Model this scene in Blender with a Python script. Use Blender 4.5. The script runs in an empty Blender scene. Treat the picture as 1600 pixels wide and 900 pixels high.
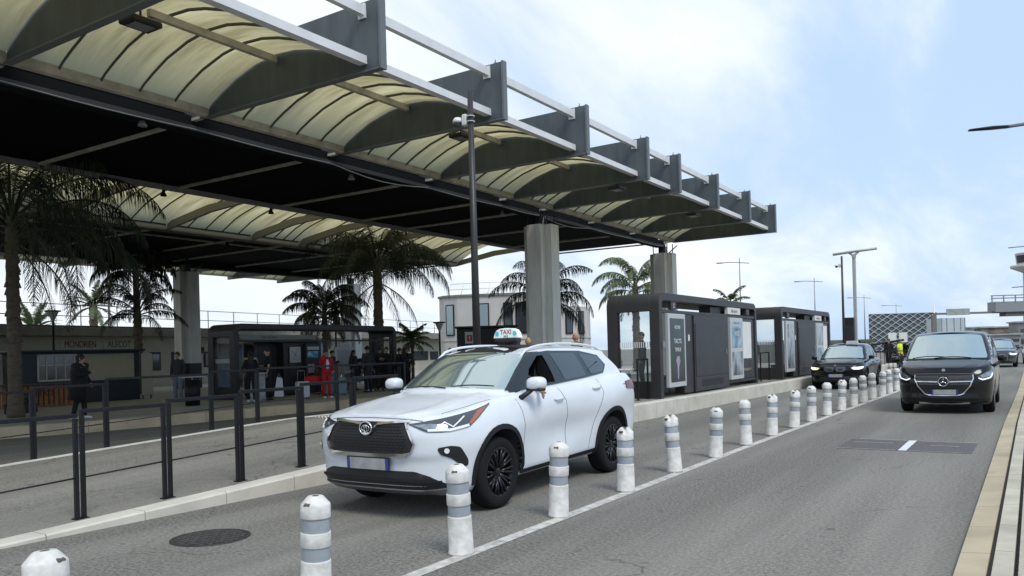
import bpy, bmesh, math, random
import numpy as np
from mathutils import Vector, Matrix, Quaternion
from mathutils.bvhtree import BVHTree
from mathutils.geometry import delaunay_2d_cdt, tessellate_polygon

random.seed(7)
PI = math.pi
R = math.radians
scene = bpy.context.scene
C = scene.collection

# ------------------------------------------------------------------ camera
cam_d = bpy.data.cameras.new('camera')
cam = bpy.data.objects.new('camera', cam_d)
C.objects.link(cam)
cam_d.sensor_width = 36.0
cam_d.lens = 36.0 * 1255.5 / 1600.0
cam_d.shift_y = (547.0 - 450.0) / 1600.0
cam_d.clip_start = 0.05
cam_d.clip_end = 3000.0
_y, _t, _r = R(32.76), R(0.15), R(1.59)
_fw = Vector((-math.sin(_y) * math.cos(_t), math.cos(_y) * math.cos(_t), math.sin(_t)))
_rt = Vector((math.cos(_y), math.sin(_y), 0.0))
_up = _rt.cross(_fw)
_R = _rt * math.cos(_r) - _up * math.sin(_r)
_U = _rt * math.sin(_r) + _up * math.cos(_r)
_m = Matrix((_R, _U, -_fw)).transposed().to_4x4()
_m.translation = Vector((0.0, 0.0, 1.66))
cam.matrix_world = _m
scene.camera = cam

# ------------------------------------------------------------------ world: hazy blue sky with broken white cloud
SUN_EL, SUN_AZ = R(52), R(118)      # azimuth clockwise from +Y
world = bpy.data.worlds.new('World')
scene.world = world
world.use_nodes = True
wn = world.node_tree
wn.nodes.clear()
_o = wn.nodes.new('ShaderNodeOutputWorld')
_b = wn.nodes.new('ShaderNodeBackground')
_b.inputs['Strength'].default_value = 0.1
sky = wn.nodes.new('ShaderNodeTexSky')
sky.sky_type = 'NISHITA'
sky.sun_disc = False
sky.sun_elevation = SUN_EL
sky.sun_rotation = SUN_AZ
sky.air_density = 1.0
sky.dust_density = 2.0
sky.ozone_density = 1.0
tc = wn.nodes.new('ShaderNodeTexCoord')
mp = wn.nodes.new('ShaderNodeMapping')
sep = wn.nodes.new('ShaderNodeSeparateXYZ')
wn.links.new(tc.outputs['Generated'], sep.inputs[0])


def wmath(op, a, b=None, clamp=False):
    n = wn.nodes.new('ShaderNodeMath')
    n.operation = op
    n.use_clamp = clamp
    for i, v in enumerate((a, b)):
        if v is None:
            continue
        if isinstance(v, (int, float)):
            n.inputs[i].default_value = v
        else:
            wn.links.new(v, n.inputs[i])
    return n.outputs[0]


zc = wmath('ADD', wmath('MAXIMUM', sep.outputs[2], 0.0), 0.22)
cx = wmath('DIVIDE', sep.outputs[0], zc)
cy = wmath('DIVIDE', sep.outputs[1], zc)
cmb = wn.nodes.new('ShaderNodeCombineXYZ')
wn.links.new(cx, cmb.inputs[0])
wn.links.new(cy, cmb.inputs[1])
mp.inputs['Rotation'].default_value = (0, 0, R(-58))
mp.inputs['Scale'].default_value = (1.0, 0.42, 1)
mp.inputs['Location'].default_value = (3.3, 1.9, 0)
wn.links.new(cmb.outputs[0], mp.inputs[0])
n1 = wn.nodes.new('ShaderNodeTexNoise')
n1.inputs['Scale'].default_value = 1.9
n1.inputs['Detail'].default_value = 9
n1.inputs['Roughness'].default_value = 0.58
n1.inputs['Distortion'].default_value = 0.35
wn.links.new(mp.outputs[0], n1.inputs['Vector'])
n2 = wn.nodes.new('ShaderNodeTexNoise')
n2.inputs['Scale'].default_value = 0.7
n2.inputs['Detail'].default_value = 3
wn.links.new(mp.outputs[0], n2.inputs['Vector'])
# cloud cover is thicker over the left of the view (towards -X) and thins towards +Y
side = wmath('MULTIPLY', wmath('ADD', wmath('MULTIPLY', sep.outputs[0], -0.50), -0.20), 1.0)
cov = wmath('ADD', wmath('ADD', n1.outputs[0], wmath('MULTIPLY', wmath('SUBTRACT', n2.outputs[0], 0.5), 0.6)), side)
rmp = wn.nodes.new('ShaderNodeMapRange')
rmp.interpolation_type = 'SMOOTHSTEP'
rmp.inputs['From Min'].default_value = 0.20
rmp.inputs['From Max'].default_value = 0.62
rmp.inputs['To Min'].default_value = 0.12
rmp.inputs['To Max'].default_value = 1.0
wn.links.new(cov, rmp.inputs['Value'])
cl = wn.nodes.new('ShaderNodeValToRGB')
cl.color_ramp.elements[0].position = 0.30
cl.color_ramp.elements[0].color = (6.4, 7.0, 7.6, 1)
cl.color_ramp.elements[1].position = 0.80
cl.color_ramp.elements[1].color = (8.2, 8.6, 8.9, 1)
wn.links.new(n1.outputs[0], cl.inputs[0])
blue = wn.nodes.new('ShaderNodeMixRGB')
blue.blend_type = 'MIX'
blue.inputs[0].default_value = 0.8
blue.inputs[2].default_value = (4.3, 6.0, 8.4, 1)
wn.links.new(sky.outputs[0], blue.inputs[1])
mx = wn.nodes.new('ShaderNodeMixRGB')
wn.links.new(rmp.outputs[0], mx.inputs[0])
wn.links.new(blue.outputs[0], mx.inputs[1])
wn.links.new(cl.outputs[0], mx.inputs[2])
wn.links.new(mx.outputs[0], _b.inputs[0])
wn.links.new(_b.outputs[0], _o.inputs[0])

sun_d = bpy.data.lights.new('sun', 'SUN')
sun_d.energy = 1.7
sun_d.angle = R(22)
sun_d.color = (1.0, 0.96, 0.9)
sun = bpy.data.objects.new('sun', sun_d)
C.objects.link(sun)
_sd = Vector((math.sin(SUN_AZ) * math.cos(SUN_EL), math.cos(SUN_AZ) * math.cos(SUN_EL), math.sin(SUN_EL)))
sun.rotation_euler = _sd.to_track_quat('Z', 'Y').to_euler()
sun.location = _sd * 60

scene.view_settings.view_transform = 'Standard'
scene.view_settings.look = 'None'
scene.view_settings.gamma = 1
scene.view_settings.exposure = 0.42
scene.render.engine = 'CYCLES'
try:
    scene.cycles.max_bounces = 6
    scene.cycles.diffuse_bounces = 4
    scene.cycles.glossy_bounces = 3
    scene.cycles.transmission_bounces = 4
    scene.cycles.caustics_reflective = False
    scene.cycles.caustics_refractive = False
    scene.cycles.use_denoising = True
except Exception:
    pass

# ------------------------------------------------------------------ materials
MATS = {}


def mat(name, col, rough=0.6, metal=0.0, var=0.0, vscale=3.0, bump=0.0, bscale=60.0, coat=0.0,
        spec=0.5, emit=None, estr=1.0, trans=0.0, streak=None, col2=None):
    """procedural principled material; var mixes in a darker tone by noise, bump adds fine relief"""
    if name in MATS:
        return MATS[name]
    m = bpy.data.materials.new(name)
    m.use_nodes = True
    nt = m.node_tree
    p = nt.nodes['Principled BSDF']
    p.inputs['Base Color'].default_value = (*col, 1)
    p.inputs['Roughness'].default_value = rough
    p.inputs['Metallic'].default_value = metal
    p.inputs['Coat Weight'].default_value = coat
    p.inputs['Coat Roughness'].default_value = 0.04
    p.inputs['Specular IOR Level'].default_value = spec
    if trans:
        p.inputs['Transmission Weight'].default_value = trans
    if emit:
        p.inputs['Emission Color'].default_value = (*emit, 1)
        p.inputs['Emission Strength'].default_value = estr
    t = nt.nodes.new('ShaderNodeTexCoord')
    if var > 0:
        n = nt.nodes.new('ShaderNodeTexNoise')
        n.inputs['Scale'].default_value = vscale
        n.inputs['Detail'].default_value = 6
        n.inputs['Roughness'].default_value = 0.6
        src = t.outputs['Object']
        if streak:
            mpn = nt.nodes.new('ShaderNodeMapping')
            mpn.inputs['Scale'].default_value = streak
            nt.links.new(src, mpn.inputs[0])
            src = mpn.outputs[0]
        nt.links.new(src, n.inputs['Vector'])
        r = nt.nodes.new('ShaderNodeMapRange')
        r.inputs['From Min'].default_value = 0.35
        r.inputs['From Max'].default_value = 0.68
        nt.links.new(n.outputs[0], r.inputs['Value'])
        mxr = nt.nodes.new('ShaderNodeMixRGB')
        c2 = col2 if col2 else tuple(c * (1 - var) for c in col)
        mxr.inputs[1].default_value = (*col, 1)
        mxr.inputs[2].default_value = (*c2, 1)
        nt.links.new(r.outputs[0], mxr.inputs[0])
        nt.links.new(mxr.outputs[0], p.inputs['Base Color'])
    if bump > 0:
        n = nt.nodes.new('ShaderNodeTexNoise')
        n.inputs['Scale'].default_value = bscale
        n.inputs['Detail'].default_value = 4
        nt.links.new(t.outputs['Object'], n.inputs['Vector'])
        b = nt.nodes.new('ShaderNodeBump')
        b.inputs['Strength'].default_value = bump
        b.inputs['Distance'].default_value = 0.01
        nt.links.new(n.outputs[0], b.inputs['Height'])
        nt.links.new(b.outputs[0], p.inputs['Normal'])
    MATS[name] = m
    return m


def asphalt(name, col, dark, patchcol, sx=1.0):
    m = bpy.data.materials.new(name)
    m.use_nodes = True
    nt = m.node_tree
    p = nt.nodes['Principled BSDF']
    p.inputs['Roughness'].default_value = 0.9
    p.inputs['Specular IOR Level'].default_value = 0.3
    t = nt.nodes.new('ShaderNodeTexCoord')

    def noise(scale, detail=4, rough=0.6, mapping=None):
        n = nt.nodes.new('ShaderNodeTexNoise')
        n.inputs['Scale'].default_value = scale
        n.inputs['Detail'].default_value = detail
        n.inputs['Roughness'].default_value = rough
        if mapping:
            mm = nt.nodes.new('ShaderNodeMapping')
            mm.inputs['Scale'].default_value = mapping
            nt.links.new(t.outputs['Object'], mm.inputs[0])
            nt.links.new(mm.outputs[0], n.inputs['Vector'])
        else:
            nt.links.new(t.outputs['Object'], n.inputs['Vector'])
        return n.outputs[0]

    def rng(v, a, b, c=0.0, d=1.0):
        r = nt.nodes.new('ShaderNodeMapRange')
        r.inputs['From Min'].default_value = a
        r.inputs['From Max'].default_value = b
        r.inputs['To Min'].default_value = c
        r.inputs['To Max'].default_value = d
        nt.links.new(v, r.inputs['Value'])
        return r.outputs[0]

    def mix(f, a, b, mode='MIX'):
        x = nt.nodes.new('ShaderNodeMixRGB')
        x.blend_type = mode
        for i, v in ((0, f), (1, a), (2, b)):
            if isinstance(v, (int, float)):
                x.inputs[i].default_value = v
            elif isinstance(v, tuple):
                x.inputs[i].default_value = (*v, 1)
            else:
                nt.links.new(v, x.inputs[i])
        return x.outputs[0]
    fine = noise(30, 4, 0.85)
    mid = noise(14, 5, 0.7)
    big = noise(0.5, 6, 0.6)
    lane = noise(1.0, 4, 0.5, (0.9, 0.07, 1))
    c0 = mix(rng(fine, 0.44, 0.57), dark, col)
    c1 = mix(rng(mid, 0.3, 0.75, 0.0, 0.45), c0, patchcol)
    c2 = mix(rng(big, 0.42, 0.62, 0.0, 0.35), c1, tuple(c * 0.62 for c in col))
    c3 = mix(rng(lane, 0.42, 0.62, 0.0, 0.32), c2, tuple(c * 1.35 for c in col))
    lane2 = noise(1.7, 3, 0.5, (1.0, 0.05, 1))
    c3 = mix(rng(lane2, 0.50, 0.66, 0.0, 0.28), c3, tuple(c * 0.5 for c in col))
    # hairline cracks that wander through the surface
    vo = nt.nodes.new('ShaderNodeTexVoronoi')
    vo.feature = 'DISTANCE_TO_EDGE'
    vo.inputs['Scale'].default_value = 0.32
    wob = nt.nodes.new('ShaderNodeTexNoise')
    wob.inputs['Scale'].default_value = 1.8
    wob.inputs['Detail'].default_value = 6
    nt.links.new(t.outputs['Object'], wob.inputs['Vector'])
    addv = nt.nodes.new('ShaderNodeMixRGB')
    addv.blend_type = 'ADD'
    addv.inputs[0].default_value = 0.9
    nt.links.new(t.outputs['Object'], addv.inputs[1])
    nt.links.new(wob.outputs['Color'], addv.inputs[2])
    nt.links.new(addv.outputs[0], vo.inputs['Vector'])
    gate = noise(0.22, 2, 0.5)
    ck = nt.nodes.new('ShaderNodeMath')
    ck.operation = 'MULTIPLY'
    nt.links.new(rng(vo.outputs['Distance'], 0.0, 0.006, 0.7, 0.0), ck.inputs[0])
    nt.links.new(rng(gate, 0.46, 0.56), ck.inputs[1])
    ck.use_clamp = True
    c3 = mix(ck.outputs[0], c3, tuple(c * 0.4 for c in dark))
    # pale grit and a few dark oil spots
    spot = noise(5.5, 2, 0.4)
    c3 = mix(rng(spot, 0.70, 0.76, 0.0, 0.5), c3, tuple(c * 0.55 for c in dark))
    grit = noise(120, 1, 0.5)
    c3 = mix(rng(grit, 0.68, 0.74, 0.0, 0.6), c3, (0.45, 0.44, 0.41))
    nt.links.new(c3, p.inputs['Base Color'])
    b = nt.nodes.new('ShaderNodeBump')
    b.inputs['Strength'].default_value = 0.5
    b.inputs['Distance'].default_value = 0.008
    nt.links.new(fine, b.inputs['Height'])
    nt.links.new(b.outputs[0], p.inputs['Normal'])
    MATS[name] = m
    return m


# ------------------------------------------------------------------ mesh helpers
class MB:
    """collects boxes, tubes, lathes and sheets and links them as one mesh object"""

    def __init__(s):
        s.v, s.f, s.sm, s.mi = [], [], [], []
        s.cur = 0

    def add(s, vs, fs, smooth=False):
        n = len(s.v)
        s.v.extend([tuple(v) for v in vs])
        s.f.extend([tuple(i + n for i in f) for f in fs])
        s.sm.extend([smooth] * len(fs))
        s.mi.extend([s.cur] * len(fs))
        return s

    def box(s, c, d, rz=0.0, rx=0.0, ry=0.0, ch=0.0):
        m = Matrix.Rotation(rz, 3, 'Z') @ Matrix.Rotation(ry, 3, 'Y') @ Matrix.Rotation(rx, 3, 'X')
        c = Vector(c)
        x, y, z = d[0] / 2, d[1] / 2, d[2] / 2
        if ch <= 0:
            vs = [c + m @ Vector((a * x, b * y, e * z)) for e in (-1, 1) for b in (-1, 1) for a in (-1, 1)]
            return s.add(vs, [(0, 2, 3, 1), (4, 5, 7, 6), (0, 1, 5, 4), (2, 6, 7, 3), (0, 4, 6, 2), (1, 3, 7, 5)])
        vs = []
        idx = {}
        for e in (-1, 1):
            for b in (-1, 1):
                for a in (-1, 1):
                    for ax in range(3):
                        p = [a * (x - ch), b * (y - ch), e * (z - ch)]
                        p[ax] = (a * x, b * y, e * z)[ax]
                        idx[(a, b, e, ax)] = len(vs)
                        vs.append(c + m @ Vector(p))
        fs = []
        for ax in range(3):
            o = [i for i in range(3) if i != ax]
            for sg in (-1, 1):
                q = []
                for (p1, p2) in ((-1, -1), (1, -1), (1, 1), (-1, 1)):
                    k = [0, 0, 0]
                    k[ax] = sg
                    k[o[0]] = p1
                    k[o[1]] = p2
                    q.append(idx[(*k, ax)])
                if (sg > 0) == (ax == 1):
                    q.reverse()
                fs.append(tuple(q))
        for ax in range(3):
            o = [i for i in range(3) if i != ax]
            for p1 in (-1, 1):
                for p2 in (-1, 1):
                    k0 = [0, 0, 0]
                    k0[ax] = -1
                    k0[o[0]] = p1
                    k0[o[1]] = p2
                    k1 = list(k0)
                    k1[ax] = 1
                    fs.append((idx[(*k0, o[0])], idx[(*k1, o[0])], idx[(*k1, o[1])], idx[(*k0, o[1])]))
        for a in (-1, 1):
            for b in (-1, 1):
                for e in (-1, 1):
                    fs.append((idx[(a, b, e, 0)], idx[(a, b, e, 1)], idx[(a, b, e, 2)]))
        return s.add(vs, fs)

    def tube(s, pts, r, n=8, cap=True, smooth=True, sq=False):
        pts = [Vector(p) for p in pts]
        rs = r if isinstance(r, list) else [r] * len(pts)
        vs, fs = [], []
        up = None
        for i, p in enumerate(pts):
            if i == 0:
                t = pts[1] - p
            elif i == len(pts) - 1:
                t = p - pts[i - 1]
            else:
                t = (pts[i + 1] - p).normalized() + (p - pts[i - 1]).normalized()
            t.normalize()
            if up is None:
                up = Vector((0, 0, 1)) if abs(t.z) < 0.9 else Vector((0, 1, 0))
            a = t.cross(up).normalized()
            b = a.cross(t).normalized()
            up = b
            rr = rs[i]
            if not isinstance(rr, (tuple, list)):
                rr = (rr, rr)
            for k in range(n):
                th = 2 * PI * (k + (0.5 if sq else 0)) / n
                vs.append(p + a * math.cos(th) * rr[0] + b * math.sin(th) * rr[1])
        for i in range(len(pts) - 1):
            for k in range(n):
                k2 = (k + 1) % n
                fs.append((i * n + k, i * n + k2, (i + 1) * n + k2, (i + 1) * n + k))
        s.add(vs, fs, smooth and not sq)
        if cap:
            o = len(s.v) - len(vs)
            s.f.append(tuple(o + k for k in reversed(range(n))))
            s.f.append(tuple(o + (len(pts) - 1) * n + k for k in range(n)))
            s.sm += [False, False]
            s.mi += [s.cur] * 2
        return s

    def lathe(s, prof, c=(0, 0, 0), n=24, axis='z', cap=True, smooth=True):
        """prof: list of (radius, height)"""
        c = Vector(c)
        vs, fs = [], []
        for (r_, h) in prof:
            for k in range(n):
                th = 2 * PI * k / n
                a, b = r_ * math.cos(th), r_ * math.sin(th)
                q = {'z': (a, b, h), 'x': (h, a, b), 'y': (b, h, a)}[axis]
                vs.append(c + Vector(q))
        for i in range(len(prof) - 1):
            for k in range(n):
                k2 = (k + 1) % n
                fs.append((i * n + k, i * n + k2, (i + 1) * n + k2, (i + 1) * n + k))
        s.add(vs, fs, smooth)
        if cap:
            o = len(s.v) - len(vs)
            s.f.append(tuple(o + k for k in reversed(range(n))))
            s.f.append(tuple(o + (len(prof) - 1) * n + k for k in range(n)))
            s.sm += [False, False]
            s.mi += [s.cur] * 2
        return s

    def prism(s, poly, a, b, axis='z', smooth=False):
        """poly of 2D points extruded from a to b along axis"""
        n = len(poly)

        def P(p, h):
            return {'z': (p[0], p[1], h), 'x': (h, p[0], p[1]), 'y': (p[0], h, p[1])}[axis]
        vs = [P(p, a) for p in poly] + [P(p, b) for p in poly]
        fs = [(i, (i + 1) % n, n + (i + 1) % n, n + i) for i in range(n)]
        s.add(vs, fs, smooth)
        o = len(s.v) - 2 * n
        s.f += [tuple(o + i for i in reversed(range(n))), tuple(o + n + i for i in range(n))]
        s.sm += [False, False]
        s.mi += [s.cur] * 2
        return s

    def grid(s, rows, smooth=True, closed=False):
        n = len(rows[0])
        vs = [p for r_ in rows for p in r_]
        fs = []
        for i in range(len(rows) - 1):
            for k in range(n if closed else n - 1):
                k2 = (k + 1) % n
                fs.append((i * n + k, i * n + k2, (i + 1) * n + k2, (i + 1) * n + k))
        return s.add(vs, fs, smooth)

    def mesh(s, name, mats):
        me = bpy.data.meshes.new(name)
        me.from_pydata(s.v, [], s.f)
        me.polygons.foreach_set('use_smooth', s.sm)
        if not isinstance(mats, (list, tuple)):
            mats = [mats]
        for m in mats:
            me.materials.append(m)
        if len(mats) > 1:
            me.polygons.foreach_set('material_index', s.mi)
        me.update()
        return me

    def build(s, name, mats, parent=None, world=False, loc=None, fix=True, bevel=0.0):
        me = s.mesh(name, mats)
        if fix:
            bm = bmesh.new()
            bm.from_mesh(me)
            bmesh.ops.recalc_face_normals(bm, faces=bm.faces)
            bm.to_mesh(me)
            bm.free()
        o = bpy.data.objects.new(name, me)
        C.objects.link(o)
        if parent is not None:
            o.parent = parent
            if world:
                o.location = -parent.location
        if loc is not None:
            o.location = loc
        if bevel:
            b = o.modifiers.new('edge', 'BEVEL')
            b.width = bevel
            b.segments = 2
            b.limit_method = 'ANGLE'
        return o


def tag(o, label=None, cat=None, group=None, kind=None):
    if label:
        o['label'] = label
    if cat:
        o['category'] = cat
    if group:
        o['group'] = group
    if kind:
        o['kind'] = kind
    return o


def thing(name, label, cat, loc=(0, 0, 0), rz=0.0, group=None):
    o = bpy.data.objects.new(name, None)
    C.objects.link(o)
    o.location = loc
    o.rotation_euler = (0, 0, rz)
    o.empty_display_size = 0.2
    return tag(o, label, cat, group)


def struct(name, mb, m, **k):
    return tag(mb.build(name, m, **k), kind='structure')


def children(o):
    return [c for c in bpy.data.objects if c.parent == o]


def copy_tree(o, parent=None):
    ch = children(o)
    c = o.copy()
    C.objects.link(c)
    c.parent = parent
    for x in ch:
        copy_tree(x, c)
    return c


def text_mesh(name, s, size, m, parent, loc, rot, depth=0.004, align='CENTER', squeeze=1.0, bold=0.0):
    cu = bpy.data.curves.new(name, 'FONT')
    cu.body = s
    cu.size = size
    cu.extrude = depth
    cu.offset = bold
    cu.align_x = align
    cu.align_y = 'CENTER'
    cu.resolution_u = 3
    tmp = bpy.data.objects.new(name, cu)
    C.objects.link(tmp)
    dg = bpy.context.evaluated_depsgraph_get()
    me = bpy.data.meshes.new_from_object(tmp.evaluated_get(dg))
    bpy.data.objects.remove(tmp)
    me.materials.clear()
    me.materials.append(m)
    o = bpy.data.objects.new(name, me)
    C.objects.link(o)
    o.parent = parent
    o.location = loc
    o.rotation_euler = rot
    o.scale = (squeeze, 1, 1)
    return o


def curve(tab):
    """smooth monotone interpolation through (x, y) pairs"""
    xs = np.array([t[0] for t in tab], float)
    ys = np.array([t[1] for t in tab], float)
    d = np.diff(ys) / np.diff(xs)
    m = np.zeros(len(xs))
    m[0], m[-1] = d[0], d[-1]
    for i in range(1, len(xs) - 1):
        m[i] = 0 if d[i - 1] * d[i] <= 0 else 2 * d[i - 1] * d[i] / (d[i - 1] + d[i])

    def f(x):
        if x <= xs[0]:
            return float(ys[0])
        if x >= xs[-1]:
            return float(ys[-1])
        i = int(np.searchsorted(xs, x) - 1)
        h = xs[i + 1] - xs[i]
        t = (x - xs[i]) / h
        return float((2 * t**3 - 3 * t**2 + 1) * ys[i] + (t**3 - 2 * t**2 + t) * h * m[i]
                     + (-2 * t**3 + 3 * t**2) * ys[i + 1] + (t**3 - t**2) * h * m[i + 1])
    return f


# ------------------------------------------------------------------ shared materials
M_ASPH = asphalt('asphalt', (0.250, 0.239, 0.211), (0.062, 0.059, 0.051), (0.17, 0.160, 0.138))
M_PAVE = asphalt('pavement asphalt', (0.27, 0.256, 0.22), (0.10, 0.098, 0.090), (0.20, 0.192, 0.172))
M_PLAT = mat('platform paving', (0.34, 0.33, 0.30), 0.8, var=0.3, vscale=2, bump=0.2)
M_KERB = mat('pale concrete kerb', (0.62, 0.585, 0.50), 0.85, var=0.25, vscale=1.6, bump=0.3, bscale=90)
M_KERBT = mat('kerb top', (0.74, 0.72, 0.66), 0.85, var=0.3, vscale=5, bump=0.3, bscale=90)
M_TAN = mat('tan kerb stone', (0.40, 0.33, 0.23), 0.85, var=0.3, vscale=2.5, bump=0.3, bscale=80)
M_TAN2 = mat('light kerb stone', (0.46, 0.39, 0.27), 0.85, var=0.28, vscale=1.2, bump=0.3, bscale=80)
M_JOINT = mat('dark joint', (0.09, 0.085, 0.075), 0.95)
M_LINE = mat('worn white road paint', (0.62, 0.60, 0.55), 0.8, var=0.5, vscale=9, col2=(0.3, 0.29, 0.27))
M_STEEL = mat('anthracite steel', (0.009, 0.009, 0.011), 0.5, spec=0.3)
M_SHEL = mat('anthracite shelter cladding', (0.030, 0.027, 0.027), 0.45, var=0.2, vscale=1.2)
M_SHEL2 = mat('shelter infill panel', (0.042, 0.040, 0.042), 0.5, var=0.25, vscale=1.5)
M_BLACK = mat('black plastic', (0.012, 0.012, 0.013), 0.5)
M_GREY = mat('mid grey metal', (0.25, 0.25, 0.26), 0.45, metal=0.3)
M_WHITE = mat('white painted metal', (0.72, 0.72, 0.70), 0.5, var=0.12, vscale=4)
M_CONC = mat('cream concrete column', (0.80, 0.785, 0.72), 0.85, var=0.22, vscale=1.6, bump=0.15, streak=(3, 3, 0.5))
M_GLASS = mat('dark window glass', (0.03, 0.035, 0.04), 0.06, spec=0.9)
M_CHROME = mat('chrome', (0.75, 0.75, 0.76), 0.12, metal=1.0)
# ------------------------------------------------------------------ cars
M_TYRE = mat('tyre rubber', (0.011, 0.011, 0.011), 0.8, bump=0.1, spec=0.2)
M_RIMB = mat('gloss black wheel', (0.006, 0.006, 0.007), 0.28, spec=0.35, coat=0.1)
M_RIMS = mat('silver wheel', (0.35, 0.35, 0.36), 0.3, metal=0.9)
M_SKID = mat('silver skid plate', (0.30, 0.30, 0.31), 0.35, metal=0.8)
M_CAVITY = mat('black cabin lining', (0.006, 0.006, 0.007), 0.9)
M_CLAD = mat('matt black body cladding', (0.010, 0.010, 0.011), 0.6, spec=0.3)
M_PLATE = mat('number plate face', (0.42, 0.42, 0.41), 0.5, var=0.35, vscale=7)
M_PLATEB = mat('number plate blue band', (0.04, 0.05, 0.26), 0.5)
M_LENS = mat('clear headlight lens', (0.42, 0.45, 0.47), 0.08, metal=0.7, coat=1.0, var=0.6, vscale=14)
M_LENSD = mat('dark lamp housing', (0.05, 0.055, 0.06), 0.1, coat=1.0)
M_AMBER = mat('amber reflector', (0.34, 0.11, 0.05), 0.25, coat=0.6)
M_RED = mat('red tail lamp', (0.12, 0.005, 0.008), 0.15, coat=0.3)
M_DRL = mat('white running lamp', (0.85, 0.88, 0.9), 0.2, emit=(0.9, 0.95, 1.0), estr=.7)
M_DRLD = mat('unlit white lamp', (0.8, 0.82, 0.84), 0.15, coat=1.0)
M_YEL = mat('yellow running lamp', (0.9, 0.8, 0.3), 0.2, emit=(1.0, 0.85, 0.35), estr=1.5)
M_PEARL = mat('pearl white car paint', (0.70, 0.73, 0.76), 0.33, coat=0.4, var=0.07, vscale=2.2)
M_BPAINT = mat('gloss black car paint', (0.003, 0.003, 0.004), 0.16, coat=0.25, spec=0.3)
M_BPAINT2 = mat('dark grey metallic paint', (0.03, 0.032, 0.036), 0.25, coat=1.0, metal=0.4)
M_BLUEP = mat('grey blue car paint', (0.10, 0.16, 0.24), 0.25, coat=1.0)
M_SEAM = mat('panel gap', (0.13, 0.14, 0.15), 0.8)


def glass_mat(name, tint, refl, gl=(0.85, 0.93, 0.93)):
    """tinted pane: dark body with a mirror-like coat that picks up the sky"""
    m = bpy.data.materials.new(name)
    m.use_nodes = True
    nt = m.node_tree
    nt.nodes.clear()
    o = nt.nodes.new('ShaderNodeOutputMaterial')
    d = nt.nodes.new('ShaderNodeBsdfDiffuse')
    d.inputs[0].default_value = (*tint, 1)
    g = nt.nodes.new('ShaderNodeBsdfGlossy')
    g.inputs['Roughness'].default_value = 0.03
    g.inputs['Color'].default_value = (*gl, 1)
    x = nt.nodes.new('ShaderNodeMixShader')
    f = nt.nodes.new('ShaderNodeFresnel')
    f.inputs[0].default_value = 1.5
    a = nt.nodes.new('ShaderNodeMath')
    a.operation = 'ADD'
    a.use_clamp = True
    a.inputs[1].default_value = refl
    nt.links.new(f.outputs[0], a.inputs[0])
    nt.links.new(a.outputs[0], x.inputs[0])
    nt.links.new(d.outputs[0], x.inputs[1])
    nt.links.new(g.outputs[0], x.inputs[2])
    nt.links.new(x.outputs[0], o.inputs[0])
    MATS[name] = m
    return m


M_WS = glass_mat('windscreen glass', (0.17, 0.205, 0.21), 0.42, (0.84, 0.97, 0.95))
M_SG = glass_mat('tinted side glass', (0.012, 0.014, 0.016), 0.10)
M_DLO = glass_mat('gloss black pillar trim', (0.010, 0.010, 0.011), 0.03)


def inside(poly, x, y):
    c = False
    j = len(poly) - 1
    for i in range(len(poly)):
        xi, yi = poly[i]
        xj, yj = poly[j]
        if (yi > y) != (yj > y) and x < (xj - xi) * (y - yi) / (yj - yi) + xi:
            c = not c
        j = i
    return c


def densify(poly, step):
    out = []
    for i in range(len(poly)):
        a, b = Vector(poly[i]), Vector(poly[(i + 1) % len(poly)])
        n = max(1, int((b - a).length / step))
        for k in range(n):
            out.append(tuple(a.lerp(b, k / n)))
    return out


def round_poly(poly, r, n=4):
    out = []
    m = len(poly)
    for i in range(m):
        p0, p, p1 = Vector(poly[i - 1]), Vector(poly[i]), Vector(poly[(i + 1) % m])
        a, b = (p0 - p), (p1 - p)
        rr = min(r, a.length * 0.45, b.length * 0.45)
        A, B = p + a.normalized() * rr, p + b.normalized() * rr
        for k in range(n + 1):
            t = k / n
            out.append(tuple((1 - t)**2 * A + 2 * t * (1 - t) * p + t * t * B))
    return out


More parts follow.
